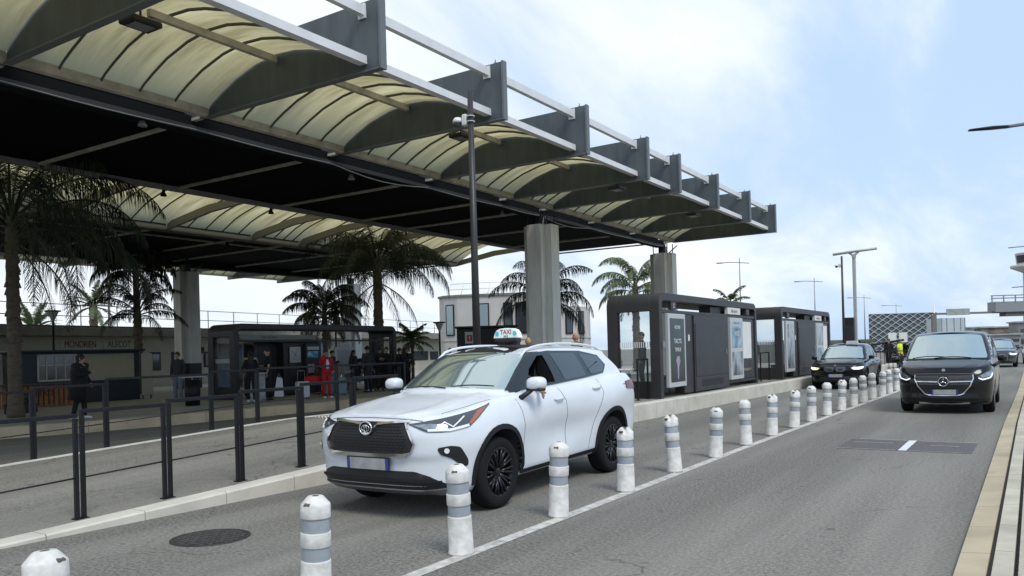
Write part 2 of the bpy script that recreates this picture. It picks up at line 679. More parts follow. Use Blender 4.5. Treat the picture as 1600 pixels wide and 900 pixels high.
class Skin:
    """a car surface that flat outlines can be laid on by ray casting"""

    def __init__(s, verts, faces):
        s.bvh = BVHTree.FromPolygons(verts, faces)

    def frame(s, mode, ang=0.0, sgn=1):
        if mode == 'side':      # (u, z) seen from +v or -v
            return lambda a, b: (Vector((sgn * 3, a, b)), Vector((-sgn, 0, 0)))
        if mode == 'front':
            return lambda a, b: (Vector((a, -3, b)), Vector((0, 1, 0)))
        if mode == 'rear':
            return lambda a, b: (Vector((a, 9, b)), Vector((0, -1, 0)))
        if mode == 'top':       # (v, u)
            return lambda a, b: (Vector((a, b, 4)), Vector((0, 0, -1)))
        if mode == 'diag':      # corner view, s = distance along the corner
            c, sn = math.cos(ang), math.sin(ang)
            e = Vector((sgn * c, sn, 0))
            d = Vector((-sgn * sn, c, 0))
            return lambda a, b: (e * a + Vector((0, 0, b)) - d * 4, d)

    def cast(s, fr, a, b):
        o, d = fr(a, b)
        h, n, i, dist = s.bvh.ray_cast(o, d, 12)
        if h is None:
            h, n, i, dist = s.bvh.find_nearest(o + d * 3.2)
        if n.dot(d) > 0:
            n = -n
        return h, n

    def patch(s, poly, fr, off=0.004, thick=0.02, step=0.05):
        P = densify(poly, step)
        xs = [p[0] for p in P]
        ys = [p[1] for p in P]
        pts = [Vector(p) for p in P]
        nb = len(pts)
        x = min(xs) + step / 2
        while x < max(xs):
            y = min(ys) + step / 2
            while y < max(ys):
                if inside(P, x, y) and min((Vector((x, y)) - q).length for q in pts[:nb]) > step * 0.45:
                    pts.append(Vector((x, y)))
                y += step
            x += step
        v2, e2, f2, *_ = delaunay_2d_cdt(pts, [(i, (i + 1) % nb) for i in range(nb)], [tuple(range(nb))], 1, 1e-5)
        top, bot = [], []
        for p in v2:
            h, n = s.cast(fr, p.x, p.y)
            top.append(h + n * off)
            bot.append(h - n * thick)
        from collections import Counter
        cnt = Counter()
        for f in f2:
            for i in range(len(f)):
                a, b = f[i], f[(i + 1) % len(f)]
                cnt[(min(a, b), max(a, b))] += 1
        n0 = len(top)
        fs = [tuple(f) for f in f2]
        mb = MB()
        mb.add(top, fs, True)
        rv, rf = [], []
        for (a, b), c in cnt.items():
            if c == 1:
                q = len(rv)
                rv += [top[a], top[b], bot[b], bot[a]]
                rf.append((q, q + 1, q + 2, q + 3))
        mb.add(rv, rf, False)
        return mb

    def strip(s, line, w, fr, off=0.003, thick=0.01, step=0.04):
        L = [Vector(p) for p in line]
        a_, b_ = [], []
        for i, p in enumerate(L):
            t = (L[min(i + 1, len(L) - 1)] - L[max(i - 1, 0)]).normalized()
            n = Vector((-t.y, t.x))
            a_.append(tuple(p + n * w / 2))
            b_.append(tuple(p - n * w / 2))
        return s.patch(a_ + b_[::-1], fr, off, thick, step)


def merge(mbs):
    m = MB()
    for x in mbs:
        n = len(m.v)
        m.v += x.v
        m.f += [tuple(i + n for i in f) for f in x.f]
        m.sm += x.sm
        m.mi += x.mi
    return m


def boolean(o, cutters):
    for c in cutters:
        md = o.modifiers.new('cut', 'BOOLEAN')
        md.operation = 'DIFFERENCE'
        md.object = c
        md.solver = 'EXACT'
        md.material_mode = 'TRANSFER'
    dg = bpy.context.evaluated_depsgraph_get()
    me = bpy.data.meshes.new_from_object(o.evaluated_get(dg))
    o.modifiers.clear()
    old = o.data
    o.data = me
    bpy.data.meshes.remove(old)
    for c in cutters:
        bpy.data.objects.remove(c)
    return o


def arc_pts(c, r, a0, a1, n=20):
    return [(c[0] + r * math.cos(a0 + (a1 - a0) * k / n), c[1] + r * math.sin(a0 + (a1 - a0) * k / n)) for k in range(n + 1)]


def wheel(parent, x, y, r, w, rim_r, side, rimmat, spokes=10, steer=0.0):
    """wheel > tyre, rim, hub; side=+1 faces +x"""
    root = bpy.data.objects.new('wheel', None)
    C.objects.link(root)
    root.parent = parent
    root.location = (x, y, r)
    root.rotation_euler = (0, 0, steer)
    s = side
    t = MB()
    hw = w / 2
    prof = [(rim_r, -hw * .9), (rim_r + .015, -hw), (r - .05, -hw), (r - .018, -hw * .9), (r - .004, -hw * .6), (r, -hw * .3),
            (r, hw * .3), (r - .004, hw * .6), (r - .018, hw * .9), (r - .05, hw), (rim_r + .015, hw), (rim_r, hw * .9)]
    t.lathe([(a, b * s) for a, b in prof], n=48, axis='x', cap=False)
    for g in (-.35, 0.0, .35):
        t.lathe([(r + .0015, (g * hw - .004) * s), (r + .0015, (g * hw + .004) * s)], n=48, axis='x', cap=False)
    t.build('tyre', M_TYRE, root)
    rm = MB()
    rm.lathe([(rim_r + .004, hw * .93 * s), (rim_r - .012, hw * .96 * s), (rim_r - .03, hw * .80 * s), (rim_r - .04, hw * .2 * s), (rim_r - .05, -hw * .8 * s)],
             n=48, axis='x', cap=False)
    rm.lathe([(0.0, hw * .05 * s), (rim_r - .045, -hw * .1 * s)], n=40, axis='x', cap=False)
    for k in range(spokes):
        for da in (-.10, .10):
            a = 2 * PI * k / spokes
            a0, a1 = a + da * .55, a + da * 1.25
            p0 = Vector((hw * .62 * s, .05 * math.cos(a0), .05 * math.sin(a0)))
            p1 = Vector((hw * .90 * s, (rim_r - .018) * math.cos(a1), (rim_r - .018) * math.sin(a1)))
            pm = p0.lerp(p1, .55) + Vector((.006 * s, 0, 0))
            rm.tube([p0, pm, p1], [(.014, .014), (.011, .015), (.013, .016)], n=6)
    rm.build('rim', rimmat, root)
    hb = MB()
    hb.lathe([(.062, hw * .4 * s), (.060, hw * .66 * s), (.035, hw * .74 * s), (.0, hw * .75 * s)], n=20, axis='x', cap=False)
    hb.build('hub', M_RIMB if rimmat is M_RIMB else M_GREY, root)
    return root


def car(name, label, S, loc, rz=0.0, group=None):
    L, HW = S['L'], S['HW']
    root = thing(name, label, S.get('cat', 'car'), (loc[0], loc[1], loc[2] if len(loc) > 2 else 0.0), rz, group)
    OFF = Vector((0, -L / 2, 0))
    zt, zb, un, wk, crown = curve(S['shoulder']), curve(S['sill']), curve(S['nose']), curve(S['section']), curve(S['crown'])
    ut = curve(S['tail'])
    Lf, Lr, nf = S.get('Lf', .9), S.get('Lr', .6), S.get('nf', 3.0)
    wheels = S['wheels']
    NK = 26
    base = []
    NF, NS, NR = 30, 44, 22
    for i in range(NF):
        t = PI / 2 * (i / NF)
        base.append(('f', math.sin(t)**(2 / nf), 1 - math.cos(t)**(2 / nf)))
    for i in range(NS):
        base.append(('s', 1.0, i / NS))
    for i in range(NR + 1):
        t = PI / 2 * (1 - i / NR)
        base.append(('r', math.sin(t)**(2 / 3.6), 1 - math.cos(t)**(2 / 3.6) if i < NR else 0.0))

    def bulge(u, k):
        b = 0.0
        for j, wu in enumerate(wheels):
            b += S.get('flare', .022) * math.exp(-((u - wu) / .52)**2) * math.exp(-((k - .55) / .3)**2)
        b -= S.get('scoop', .018) * math.exp(-((u - sum(wheels) / 2) / .7)**2) * math.exp(-((k - .42) / .22)**2)
        b += S.get('haunch', .0) * math.exp(-((u - wheels[1] - .1) / .65)**2) * math.exp(-((k - .8) / .22)**2)
        return b

    def P(bp, k):
        typ, vb, f = bp
        if typ == 'f':
            u = un(k) + (Lf - un(k)) * f
        elif typ == 's':
            u = Lf + (L - Lr - Lf) * f
        else:
            u = (L - ut(k)) - (Lr - ut(k)) * f
        v = vb * (HW * wk(k) + bulge(u, k))
        z = zb(u) + (zt(u) - zb(u)) * k
        return Vector((v, u, z))
    ks = [(i / NK) for i in range(NK + 1)]
    rows = []
    for k in ks:
        half = [P(b, k) for b in base]
        loop = half + [Vector((-p.x, p.y, p.z)) for p in half[-2:0:-1]]
        rows.append(loop)
    mb = MB()
    mb.grid(rows, closed=True)
    M = len(base)
    NL = len(rows[0])
    # deck: transverse rows between the matching left and right points of the top loop
    J = 20
    crease = S.get('crease', 0.0)
    for lvl, cr in ((NK, True), (0, False)):
        o0 = lvl * NL
        idx = []
        for i in range(M):
            r_i = o0 + i
            if i == 0 or i == M - 1:
                idx.append([r_i] * (J + 1))
                continue
            l_i = o0 + NL - i
            row = [l_i]
            pr = rows[lvl][i]
            for j in range(1, J):
                sx = -1 + 2 * j / J
                z = pr.z
                if cr:
                    z += crown(pr.y) * (1 - abs(sx)**2.4) * min(1.0, i / 6)
                    z += crease * math.exp(-((abs(sx) - .62) / .07)**2) * min(1, i / 14) * (1 if pr.y < S['ws'][0][0] + .5 else 0)
                row.append(len(mb.v))
                mb.v.append((sx * pr.x, pr.y, z))
            row.append(r_i)
            idx.append(row)
        for i in range(M - 1):
            for j in range(J):
                q = [idx[i][j], idx[i][j + 1], idx[i + 1][j + 1], idx[i + 1][j]]
                q2 = []
                for a in q:
                    if a not in q2:
                        q2.append(a)
                if len(q2) > 2:
                    mb.f.append(tuple(q2))
                    mb.sm.append(cr)
                    mb.mi.append(0)
    paint = S['paint']
    body = mb.build('body', [paint, M_CAVITY, M_CLAD], root)
    skin = Skin([Vector(v) for v in mb.v], mb.f)
    # greenhouse
    G = S['cabin']
    wt, zr, zbelt, uf, ur, gk = curve(G['width']), curve(G['roof']), curve(G['belt']), curve(S['ws']), curve(G['rear']), curve(G['tumble'])
    gb = []
    GF, GS, GR = 30, 44, 14
    gn = G.get('n', 2.7)
    lf, lr = G.get('lf', .42), G.get('lr', .3)
    for i in range(GF):
        t = PI / 2 * i / GF
        gb.append(('f', math.sin(t)**(2 / gn), 1 - math.cos(t)**(2 / gn)))
    for i in range(GS):
        gb.append(('s', 1., i / GS))
    for i in range(GR + 1):
        t = PI / 2 * (1 - i / GR)
        gb.append(('r', math.sin(t)**(2 / 3.2), 1 - math.cos(t)**(2 / 3.2) if i < GR else 0.0))
    ws = {a: b for a, b in ()}
    ufk = curve([(k, u) for (u, k) in S['ws']])

    def Q(bp, k):
        typ, vb, f = bp
        u0, u1 = ufk(k), ur(k)
        if typ == 'f':
            u = u0 + lf * f
        elif typ == 's':
            u = u0 + lf + (u1 - lr - u0 - lf) * f
        else:
            u = u1 - lr * f
        v = vb * wt(u) * gk(k)
        z = zbelt(u) + (zr(u) - zbelt(u)) * k
        return Vector((v, u, z))
    gks = [0, .1, .2, .3, .4, .5, .6, .7, .8, .88, .93, .965, .985, 1.0]
    grow = []
    for k in gks:
        half = [Q(b, k) for b in gb]
        grow.append(half + [Vector((-p.x, p.y, p.z)) for p in half[-2:0:-1]])
    g = MB()
    g.grid(grow, closed=True)
    M2, NL2 = len(gb), len(grow[0])
    for lvl, cr in ((len(gks) - 1, True), (0, False)):
        o0 = lvl * NL2
        idx = []
        for i in range(M2):
            r_i = o0 + i
            if i in (0, M2 - 1):
                idx.append([r_i] * 13)
                continue
            row = [o0 + NL2 - i]
            pr = grow[lvl][i]
            for j in range(1, 12):
                sx = -1 + j / 6
                z = pr.z + (G.get('crown', .045) * (1 - abs(sx)**2) * min(1., i / 8) if cr else 0)
                row.append(len(g.v))
                g.v.append((sx * pr.x, pr.y, z))
            row.append(r_i)
            idx.append(row)
        for i in range(M2 - 1):
            for j in range(12):
                q2 = []
                for a in (idx[i][j], idx[i][j + 1], idx[i + 1][j + 1], idx[i + 1][j]):
                    if a not in q2:
                        q2.append(a)
                if len(q2) > 2:
                    g.f.append(tuple(q2))
                    g.sm.append(True)
                    g.mi.append(0)
    cabin = g.build('cabin', [paint, M_CAVITY], root)
    gskin = Skin([Vector(v) for v in g.v], g.f)
    # wheel wells, driver window
    cut = []
    for wu in wheels:
        for sg in (-1, 1):
            c = MB()
            c.lathe([(S['arch'], 0), (S['arch'], .36)], n=56, axis='x')
            m_ = c.build('c', [M_CAVITY])
            m_.location = ((HW - .30) if sg > 0 else (-HW - .06), wu, S['wr'] + .02)
            m_.parent = root
            cut.append(m_)
    bpy.context.view_layer.update()
    boolean(body, cut)
    if S.get('open_window'):
        c = MB()
        c.prism(S['open_window'], .45, 1.2, 'x')
        a_ = c.build('c', [M_CAVITY], root)
        c = MB()
        x0, x1, y0, y1, z0, z1 = S['cavity']
        c.box(((x0 + x1) / 2, (y0 + y1) / 2, (z0 + z1) / 2), (x1 - x0, y1 - y0, z1 - z0))
        b_ = c.build('c', [M_CAVITY], root)
        bpy.context.view_layer.update()
        boolean(cabin, [a_, b_])
        c = MB()
        c.box(((x0 + x1) / 2, (y0 + y1) / 2, 1.0), (x1 - x0, y1 - y0, .7))
        c = c.build('c', [M_CAVITY], root)
        bpy.context.view_layer.update()
        boolean(body, [c])
    allp = [body, cabin]

    def add(nm, mbx, m, label=None, parent=root):
        o = mbx.build(nm, m, parent)
        if label:
            o['label'] = label
        if parent is root:
            allp.append(o)
        return o
    fF, fS, fL, fT = skin.frame('front'), skin.frame('side', sgn=1), skin.frame('side', sgn=-1), skin.frame('top')
    gF, gS, gL, gT = gskin.frame('front'), gskin.frame('side', sgn=1), gskin.frame('side', sgn=-1), gskin.frame('top')
    add('windscreen', gskin.patch(round_poly(S['wscreen'], .06), gF, .010, .01, .05), M_WS)
    for sg, fr in ((1, gS), (-1, gL)):
        if S.get('open_window') and sg == 1:
            # frame the opening: outline minus the window hole, as a ring of strips
            dl = S['dlo']
            hole = S['open_window']
            hb = [p for p in hole]
            j1, j2 = S['dlo_split']
            add('window_trim', merge([gskin.patch(p_, fr, .010, .012, .045) for p_ in S['dlo_pieces']]), M_DLO)
        else:
            add('window_trim', gskin.patch(S['dlo'], fr, .009, .012, .05), M_DLO)
        for i, pn in enumerate(S['panes']):
            if i == 0 and sg == 1 and S.get('open_window'):
                continue
            add('side_window', gskin.patch(round_poly(pn, .035), fr, .013, .006, .06), M_SG)
    # wheels
    for wu in wheels:
        for sg in (-1, 1):
            wheel(root, sg * (S['track'] - S.get('tw', .235) / 2), wu, S['wr'], S.get('tw', .235), S['rim'], sg, S['rimmat'], S.get('spokes', 10))
    for w_ in children(root):
        if w_.name.startswith('wheel'):
            allp.append(w_)
    # arch and sill cladding
    if S.get('clad'):
        for sg, fr in ((1, fS), (-1, fL)):
            for wu in wheels:
                zc = S['wr'] + .02
                a0, a1 = S.get('cladang', (-.18, PI + .18))
                ring = arc_pts((wu, zc), S['arch'] + .001, a0, a1) + arc_pts((wu, zc), S['arch'] + S['clad'], a1, a0)
                add('wheel_arch_trim', skin.patch(ring, fr, .014, .03, .05), M_CLAD)
    for ln in S.get('side_strips', []):
        for sg, fr in ((1, fS), (-1, fL)):
            add(ln[0], skin.strip(ln[1], ln[2], fr, ln[4] if len(ln) > 4 else .003, .01), ln[3])
    # door gaps
    for ln in S['seams']:
        for fr in (fS, fL):
            add('panel_gap', skin.strip(ln, .009, fr, .0015, .004), M_SEAM)
    for ln in S.get('hood_seams', []):
        add('panel_gap', skin.strip(ln, .009, fT, .0015, .004), M_SEAM)
    for ln in S.get('front_seams', []):
        add('panel_gap', skin.strip(ln, .008, fF, .0015, .004), M_SEAM)
    for f_ in S['front']:
        nm, poly, m, off = f_[:4]
        th = f_[4] if len(f_) > 4 else .02
        add(nm, skin.patch(poly, fF, off, th, .05), m)
    for f_ in S.get('front_strips', []):
        nm, poly, w_, m, off = f_
        add(nm, skin.strip(poly, w_, fF, off, .02), m)
    ang = S.get('cang', PI / 4)
    for nm, poly, m, off, rad, subs in S['corner']:
        for sg in (1, -1):
            fr = skin.frame('diag', ang, sg)
            o = add(nm, skin.patch(round_poly(poly, rad), fr, off, .02, .04), m)
            for snm, sp, sm_, so in subs:
                mm = sm_[0 if sg > 0 else 1] if isinstance(sm_, tuple) else sm_
                if len(sp) == 2 and isinstance(sp[1], float):
                    add(snm, skin.strip(sp[0], sp[1], fr, so, .01, .03), mm, parent=o)
                else:
                    add(snm, skin.patch(sp, fr, so, .01, .03), mm, parent=o)
    # handles
    for (u, z) in S['handles']:
        for sg, fr in ((1, fS), (-1, fL)):
            h, n = skin.cast(fr, u, z)
            hm = MB()
            hm.tube([h + Vector((sg * .004, -.10, -.004)), h + Vector((sg * .03, -.07, 0)), h + Vector((sg * .036, 0, .002)), h + Vector((sg * .03, .07, .002)), h + Vector((sg * .004, .10, 0))],
                    [(.012, .010), (.011, .017), (.010, .019), (.011, .017), (.012, .010)], n=10)
            add('door_handle', hm, S.get('handlemat', paint))
    # mirrors
    mc = S['mirror']
    for sg in (1, -1):
        arm = MB()
        arm.tube([(sg * (mc[0] - .20), mc[1] - .10, mc[2] - .19), (sg * (mc[0] - .12), mc[1] - .07, mc[2] - .135), (sg * (mc[0] - .05), mc[1] - .01, mc[2] - .075)],
                 [(.05, .04), (.045, .03), (.05, .025)], n=10)
        a = add('mirror', arm, M_BLACK)
        h = MB()
        hw, hh, hd = mc[3] / 2, mc[4] / 2, .085
        rr = []
        for yy, sc in ((-1, 0.0), (-.93, .45), (-.75, .72), (-.4, .92), (.1, 1.0), (.6, 1.0), (.75, .93), (.76, 0.0)):
            rr.append([(sg * mc[0] + sg * hw * sc * (abs(math.cos(t))**.75) * math.copysign(1, math.cos(t)),
                        mc[1] + yy * hd + .03 * math.cos(t) * sg * 0, mc[2] + hh * sc * (abs(math.sin(t))**.75) * math.copysign(1, math.sin(t)))
                       for t in [2 * PI * q / 20 for q in range(20)]])
        h.grid(rr, closed=True)
        add('mirror_shell', h, S.get('mirmat', paint), parent=a)
        lo = MB()
        lo.box((sg * mc[0] + 0 * sg, mc[1], mc[2] - hh * .86), (mc[3] * .86, .13, .035), ch=.012)
        add('mirror_base', lo, M_BLACK, parent=a)
    for nm, fn in S.get('extra', []):
        fn(root, skin, gskin, add)
    for o in allp:
        o.location = o.location + OFF
    return root


def ellipse_ring(mb, c, rx, rz, r, n=28, tilt=0.0, lean=0.0):
    pts = []
    for k in range(n + 1):
        t = 2 * PI * k / n
        x, z = rx * math.cos(t), rz * math.sin(t)
        pts.append((c[0] + x, c[1] + z * math.tan(lean), c[2] + z))
    mb.tube(pts, r, n=6, cap=False)


def plate(root, add, y, z, x=0.0, w=.52, h=.11, lean=0.0, both=True):
    p = MB()
    p.box((x, y, z), (w + .02, .012, h + .02), rx=lean, ch=.003)
    o = add('number_plate', p, M_BLACK)
    p = MB()
    p.box((x, y - .008, z), (w - .08 if both else w - .04, .006, h), rx=lean)
    add('plate_face', p, M_PLATE, parent=o)
    p = MB()
    p.box((x - w / 2 + .02, y - .008, z), (.04, .006, h), rx=lean)
    if both:
        p.box((x + w / 2 - .02, y - .008, z), (.04, .006, h), rx=lean)
    add('blue_band', p, M_PLATEB, parent=o)


# ---- the white SUV taxi
def suv_extra(root, skin, gskin, add):
    # badge: three interlocked ovals in a ring
    h, n = skin.cast(skin.frame('front'), 0, .925)
    y = h.y - .045
    b = MB()
    b.lathe([(.075, y + .02), (.075, y), (0.0, y - .004)], c=(0, 0, .925), n=28, axis='y', cap=False)
    o = add('badge', b, M_BLACK)
    b = MB()
    ellipse_ring(b, (0, y - .004, .925), .080, .066, .009)
    ellipse_ring(b, (0, y - .008, .925), .050, .034, .004)
    ellipse_ring(b, (0, y - .009, .921), .017, .036, .004)
    ellipse_ring(b, (0, y - .009, .948), .033, .012, .0035)
    add('emblem', b, M_CHROME, parent=o)
    plate(root, add, -.005, .565, 0.01, .56, .115, .06)
    # grille mesh: overlapping short bars
    g = MB()
    fr = skin.frame('front')
    rows = 9
    for r_ in range(rows):
        z = .705 + r_ * .030
        nb = 13
        for i in range(-nb, nb + 1):
            x = (i + (.5 if r_ % 2 else 0)) * .048
            if abs(x) > .535 - .1 * max(0, (z - .85)) / .13 - .05:
                continue
            if abs(x) < .1 and z > .86:
                continue
            hh, n_ = skin.cast(fr, x, z)
            sg = 1 if x > 0 else -1
            g.tube([hh + Vector((-.019, -.012, -.004 * sg)), hh + Vector((0, -.020, 0)), hh + Vector((.019, -.012, .004 * sg))], [(.003, .002), (.004, .005), (.003, .002)], n=5)
    add('grille_mesh', g, M_CLAD)
    # roof rails, glass roof, aerial, taxi sign base
    for sg in (1, -1):
        rl = MB()
        pts = []
        for k in range(15):
            u = 1.98 + k * .155
            hh, n_ = gskin.cast(gskin.frame('top'), sg * (.61 - .02 * (k / 14)), u)
            lift = .055 * min(1, 1.0 * math.sin(PI * min(max(k, .0) / 14, 1))**.35) if 0 < k < 14 else -.01
            pts.append(hh + Vector((0, 0, lift)))
        rl.tube(pts, [(.018, .016)] * 15, n=8)
        add('roof_rail', rl, S_SUV['paint'])
    add('glass_roof', gskin.patch(round_poly([(-.42, 2.0), (.42, 2.0), (.45, 3.1), (-.45, 3.1)], .06), gskin.frame('top'), .004, .006, .1), M_CLAD)
    for sg in (1, -1):
        f = skin.frame('diag', PI / 4, sg)
    hh, _ = gskin.cast(gskin.frame('top'), 0, 3.95)
    a = MB()
    a.prism([(hh.y - .09, hh.z - .01), (hh.y + .07, hh.z - .01), (hh.y + .085, hh.z + .055)], -.012, .012, 'x')
    add('roof_aerial', a, S_SUV['paint'])
    for sg in (1, -1):
        f = gskin.frame('diag', PI / 4, sg)
        add('pillar_reflection', gskin.patch([(1.55, 1.225), (1.60, 1.205), (1.72, 1.215), (1.87, 1.41), (2.12, 1.652), (1.93, 1.645), (1.74, 1.45)], f, .012, .012, .03), M_DLO)  # black patch stands in for the dark reflection along the windscreen pillar
    # tail lamps wrap from the flank to the tail
    for sg in (1, -1):
        f = skin.frame('side', sgn=sg)
        tl = skin.patch(round_poly([(4.12, 1.12), (4.62, 1.10), (4.70, 1.20), (4.62, 1.235), (4.14, 1.215)], .04), f, .016, .05, .05)
        add('tail_lamp', tl, M_RED)
    # wipers
    w = MB()
    for x0, x1 in ((-.55, .02), (.08, .62)):
        pts = []
        for k in range(7):
            t = k / 6
            hh, _ = gskin.cast(gskin.frame('front'), x0 + (x1 - x0) * t, 1.262 + .015 * math.sin(t * PI) + (.015 if x0 > 0 else 0))
            pts.append(hh + Vector((0, -.012, .006)))
        w.tube(pts, .007, n=6)
    add('wiper', w, M_BLACK)
    # window sill dash line seen through the glass base
    # front seat headrest and steering wheel inside the open window
    s = MB()
    s.box((.38, 2.42, 1.32), (.46, .10, .50), ch=.03, rx=-.12)
    s.box((.38, 2.50, 1.60), (.24, .08, .14), ch=.02)
    add('seat', s, M_CLAD)
    st = MB()
    ellipse_ring(st, (.38, 1.78, 1.18), .18, .17, .014, lean=.45)
    add('steering_wheel', st, M_BLACK)


S_SUV = dict(
    L=4.82, HW=.965, paint=M_PEARL, wheels=(1.02, 3.78), wr=.385, rim=.262, tw=.235, track=.955, arch=.445, clad=.052, rimmat=M_RIMB, spokes=10,
    Lf=.80, Lr=.60, nf=3.5, flare=.042, scoop=.045, haunch=.040, crease=.020,
    nose=[(0, .20), (.06, .09), (.14, .03), (.25, .035), (.42, .03), (.55, .0), (.75, .0), (.88, .03), (.96, .075), (1, .12)],
    tail=[(0, .12), (.15, .03), (.4, .0), (.7, .06), (1, .17)],
    section=[(0, .90), (.08, .955), (.25, .975), (.45, .985), (.65, 1.0), (.8, .99), (.9, .965), (1, .905)],
    shoulder=[(0, 1.005), (.15, 1.02), (.5, 1.055), (.9, 1.115), (1.4, 1.175), (2.0, 1.215), (2.8, 1.255), (3.6, 1.30), (4.2, 1.33), (4.7, 1.29), (4.95, 1.26)],
    sill=[(0, .27), (.5, .25), (1.4, .28), (3.4, .31), (4.0, .34), (4.95, .40)],
    crown=[(.1, .03), (.3, .055), (.8, .075), (1.3, .06), (2, .03), (4.95, .0)],
    ws=[(1.12, 0), (1.30, .25), (1.55, .56), (1.75, .80), (1.87, .92), (1.95, .97), (2.12, 1.0)],
    cabin=dict(width=[(1.0, .85), (1.6, .865), (2.4, .875), (3.3, .86), (4.2, .80), (4.8, .74)],
               roof=[(1.2, 1.60), (1.9, 1.655), (2.4, 1.69), (3.0, 1.705), (3.8, 1.69), (4.4, 1.645), (4.8, 1.60)],
               belt=[(1.0, 1.10), (1.5, 1.14), (2.4, 1.19), (3.3, 1.24), (4.2, 1.28), (4.9, 1.26)],
               rear=[(0, 4.72), (.3, 4.64), (.6, 4.50), (.85, 4.38), (.93, 4.42), (1, 4.40)],
               tumble=[(0, 1.0), (.3, .955), (.6, .88), (.85, .80), (.93, .765), (.97, .73), (1, .68)], lf=.46, lr=.30, n=2.5, crown=.05),
    wscreen=[(-.80, 1.235), (-.45, 1.262), (0, 1.272), (.45, 1.262), (.80, 1.235), (.71, 1.45), (.625, 1.628), (.3, 1.652), (0, 1.658), (-.3, 1.652), (-.625, 1.628), (-.71, 1.45)],
    dlo=[(1.53, 1.20), (1.66, 1.228), (2.38, 1.258), (3.18, 1.302), (3.80, 1.345), (3.97, 1.45), (3.86, 1.585), (3.36, 1.650), (2.56, 1.662), (2.26, 1.648), (1.86, 1.47)],
    open_window=[(1.74, 1.265), (2.40, 1.285), (2.36, 1.612), (2.22, 1.602), (1.98, 1.49)],
    cavity=(-.60, .62, 1.55, 2.75, 1.02, 1.62),
    dlo_split=(0, 0),
    dlo_pieces=[[(1.53, 1.20), (1.66, 1.228), (2.38, 1.258), (2.62, 1.272), (2.62, 1.290), (2.40, 1.285), (1.74, 1.265)],
                [(1.53, 1.20), (1.74, 1.265), (1.98, 1.49), (2.22, 1.602), (2.36, 1.612), (2.56, 1.640), (2.56, 1.662), (2.26, 1.648), (1.86, 1.47)],
                [(2.40, 1.285), (2.62, 1.290), (2.62, 1.272), (3.18, 1.302), (3.80, 1.345), (3.97, 1.45), (3.86, 1.585), (3.36, 1.650), (2.56, 1.662), (2.56, 1.640), (2.36, 1.612)]],
    panes=[[(1.74, 1.265), (2.40, 1.285), (2.36, 1.612), (2.22, 1.602), (1.98, 1.49)],
           [(2.64, 1.298), (3.24, 1.332), (3.17, 1.625), (2.53, 1.632)],
           [(3.38, 1.345), (3.78, 1.368), (3.90, 1.45), (3.80, 1.565), (3.29, 1.618)]],
    seams=[[(1.42, 1.14), (1.47, 1.0), (1.50, .85), (1.50, .36)], [(2.38, 1.24), (2.50, 1.05), (2.54, .85), (2.52, .36)],
           [(3.42, 1.28), (3.45, 1.10), (3.36, .95), (3.22, .72), (3.12, .50), (3.10, .36)], [(4.05, 1.18), (4.22, 1.18)],
           ],
    hood_seams=[[(-.70, .35), (-.76, .7), (-.79, 1.1)], [(.70, .35), (.76, .7), (.79, 1.1)]],
    front_seams=[[(-.62, .995), (-.45, 1.012), (0, 1.022), (.45, 1.012), (.62, .995)]],
    side_strips=[('sill_trim', [(1.50, .325), (2.6, .345), (3.32, .36)], .05, M_CLAD, .008)],
    front=[('grille', round_poly([(-.45, .985), (.45, .985), (.53, .88), (.585, .775), (.55, .695), (.46, .675), (-.46, .675), (-.55, .695), (-.585, .775), (-.53, .88)], .05), M_BLACK, .006),
           ('lower_grille', round_poly([(-.56, .50), (.56, .50), (.70, .455), (.87, .35), (.90, .30), (-.90, .30), (-.87, .35), (-.70, .455)], .03), M_BLACK, .008),
           ('skid_plate', round_poly([(-.84, .335), (-.60, .318), (.60, .318), (.84, .335), (.80, .262), (.60, .25), (-.60, .25), (-.80, .262)], .02), M_SKID, .022)],
    front_strips=[('chrome_trim', [(-.45, .985), (-.53, .88), (-.59, .775), (-.555, .692), (-.46, .670), (0, .660), (.46, .670), (.555, .692), (.59, .775), (.53, .88), (.45, .985)], .017, M_CHROME, .022),
                  ('chrome_trim', [(-.50, .668), (-.25, .661), (0, .659), (.25, .661), (.50, .668)], .030, M_CHROME, .026),
                  ('chrome_trim', [(-.50, .985), (-.30, .972), (-.12, .958), (-.085, .925), (-.05, .88), (0, .862), (.05, .88), (.085, .925), (.12, .958), (.30, .972), (.50, .985)], .020, M_CHROME, .026),
                  ('intake_bar', [(-.80, .400), (-.5, .405), (0, .408), (.5, .405), (.80, .400)], .018, M_CLAD, .026)],
    corner=[('headlight', [(.40, .965), (.56, .893), (.72, .885), (1.02, .925), (1.12, .99), (1.30, 1.125), (1.10, 1.075), (.75, 1.015)], M_LENSD, .010, .02,
             [('lamp_bar', [(.45, .952), (.57, .908), (.80, .905), (.74, .955), (.60, .965)], M_LENS, .016),
              ('lamp_bar', ([(.58, .905), (.80, .903), (1.00, .935)], .022), M_DRLD, .020),
              ('lamp_bar', ([(.66, .92), (.75, .975), (.83, .93), (.96, 1.02)], .012), M_DRLD, .018),
              ('indicator', [(.99, .945), (1.03, .942), (1.25, 1.10), (1.12, 1.065)], M_AMBER, .018)]),
            ('fog_lamp', [(.66, .735), (.80, .752), (.90, .735), (.985, .60), (.985, .535), (.93, .53), (.80, .63), (.69, .67)], M_BLACK, .008, .03,
             [('lamp', arc_pts((.755, .705), .026, 0, 2 * PI, 12)[:-1], M_DRLD, .020)])],
    handles=[(2.32, 1.085), (3.30, 1.17)],
    mirror=(1.05, 1.63, 1.30, .23, .155),
    extra=[('x', suv_extra)],
)
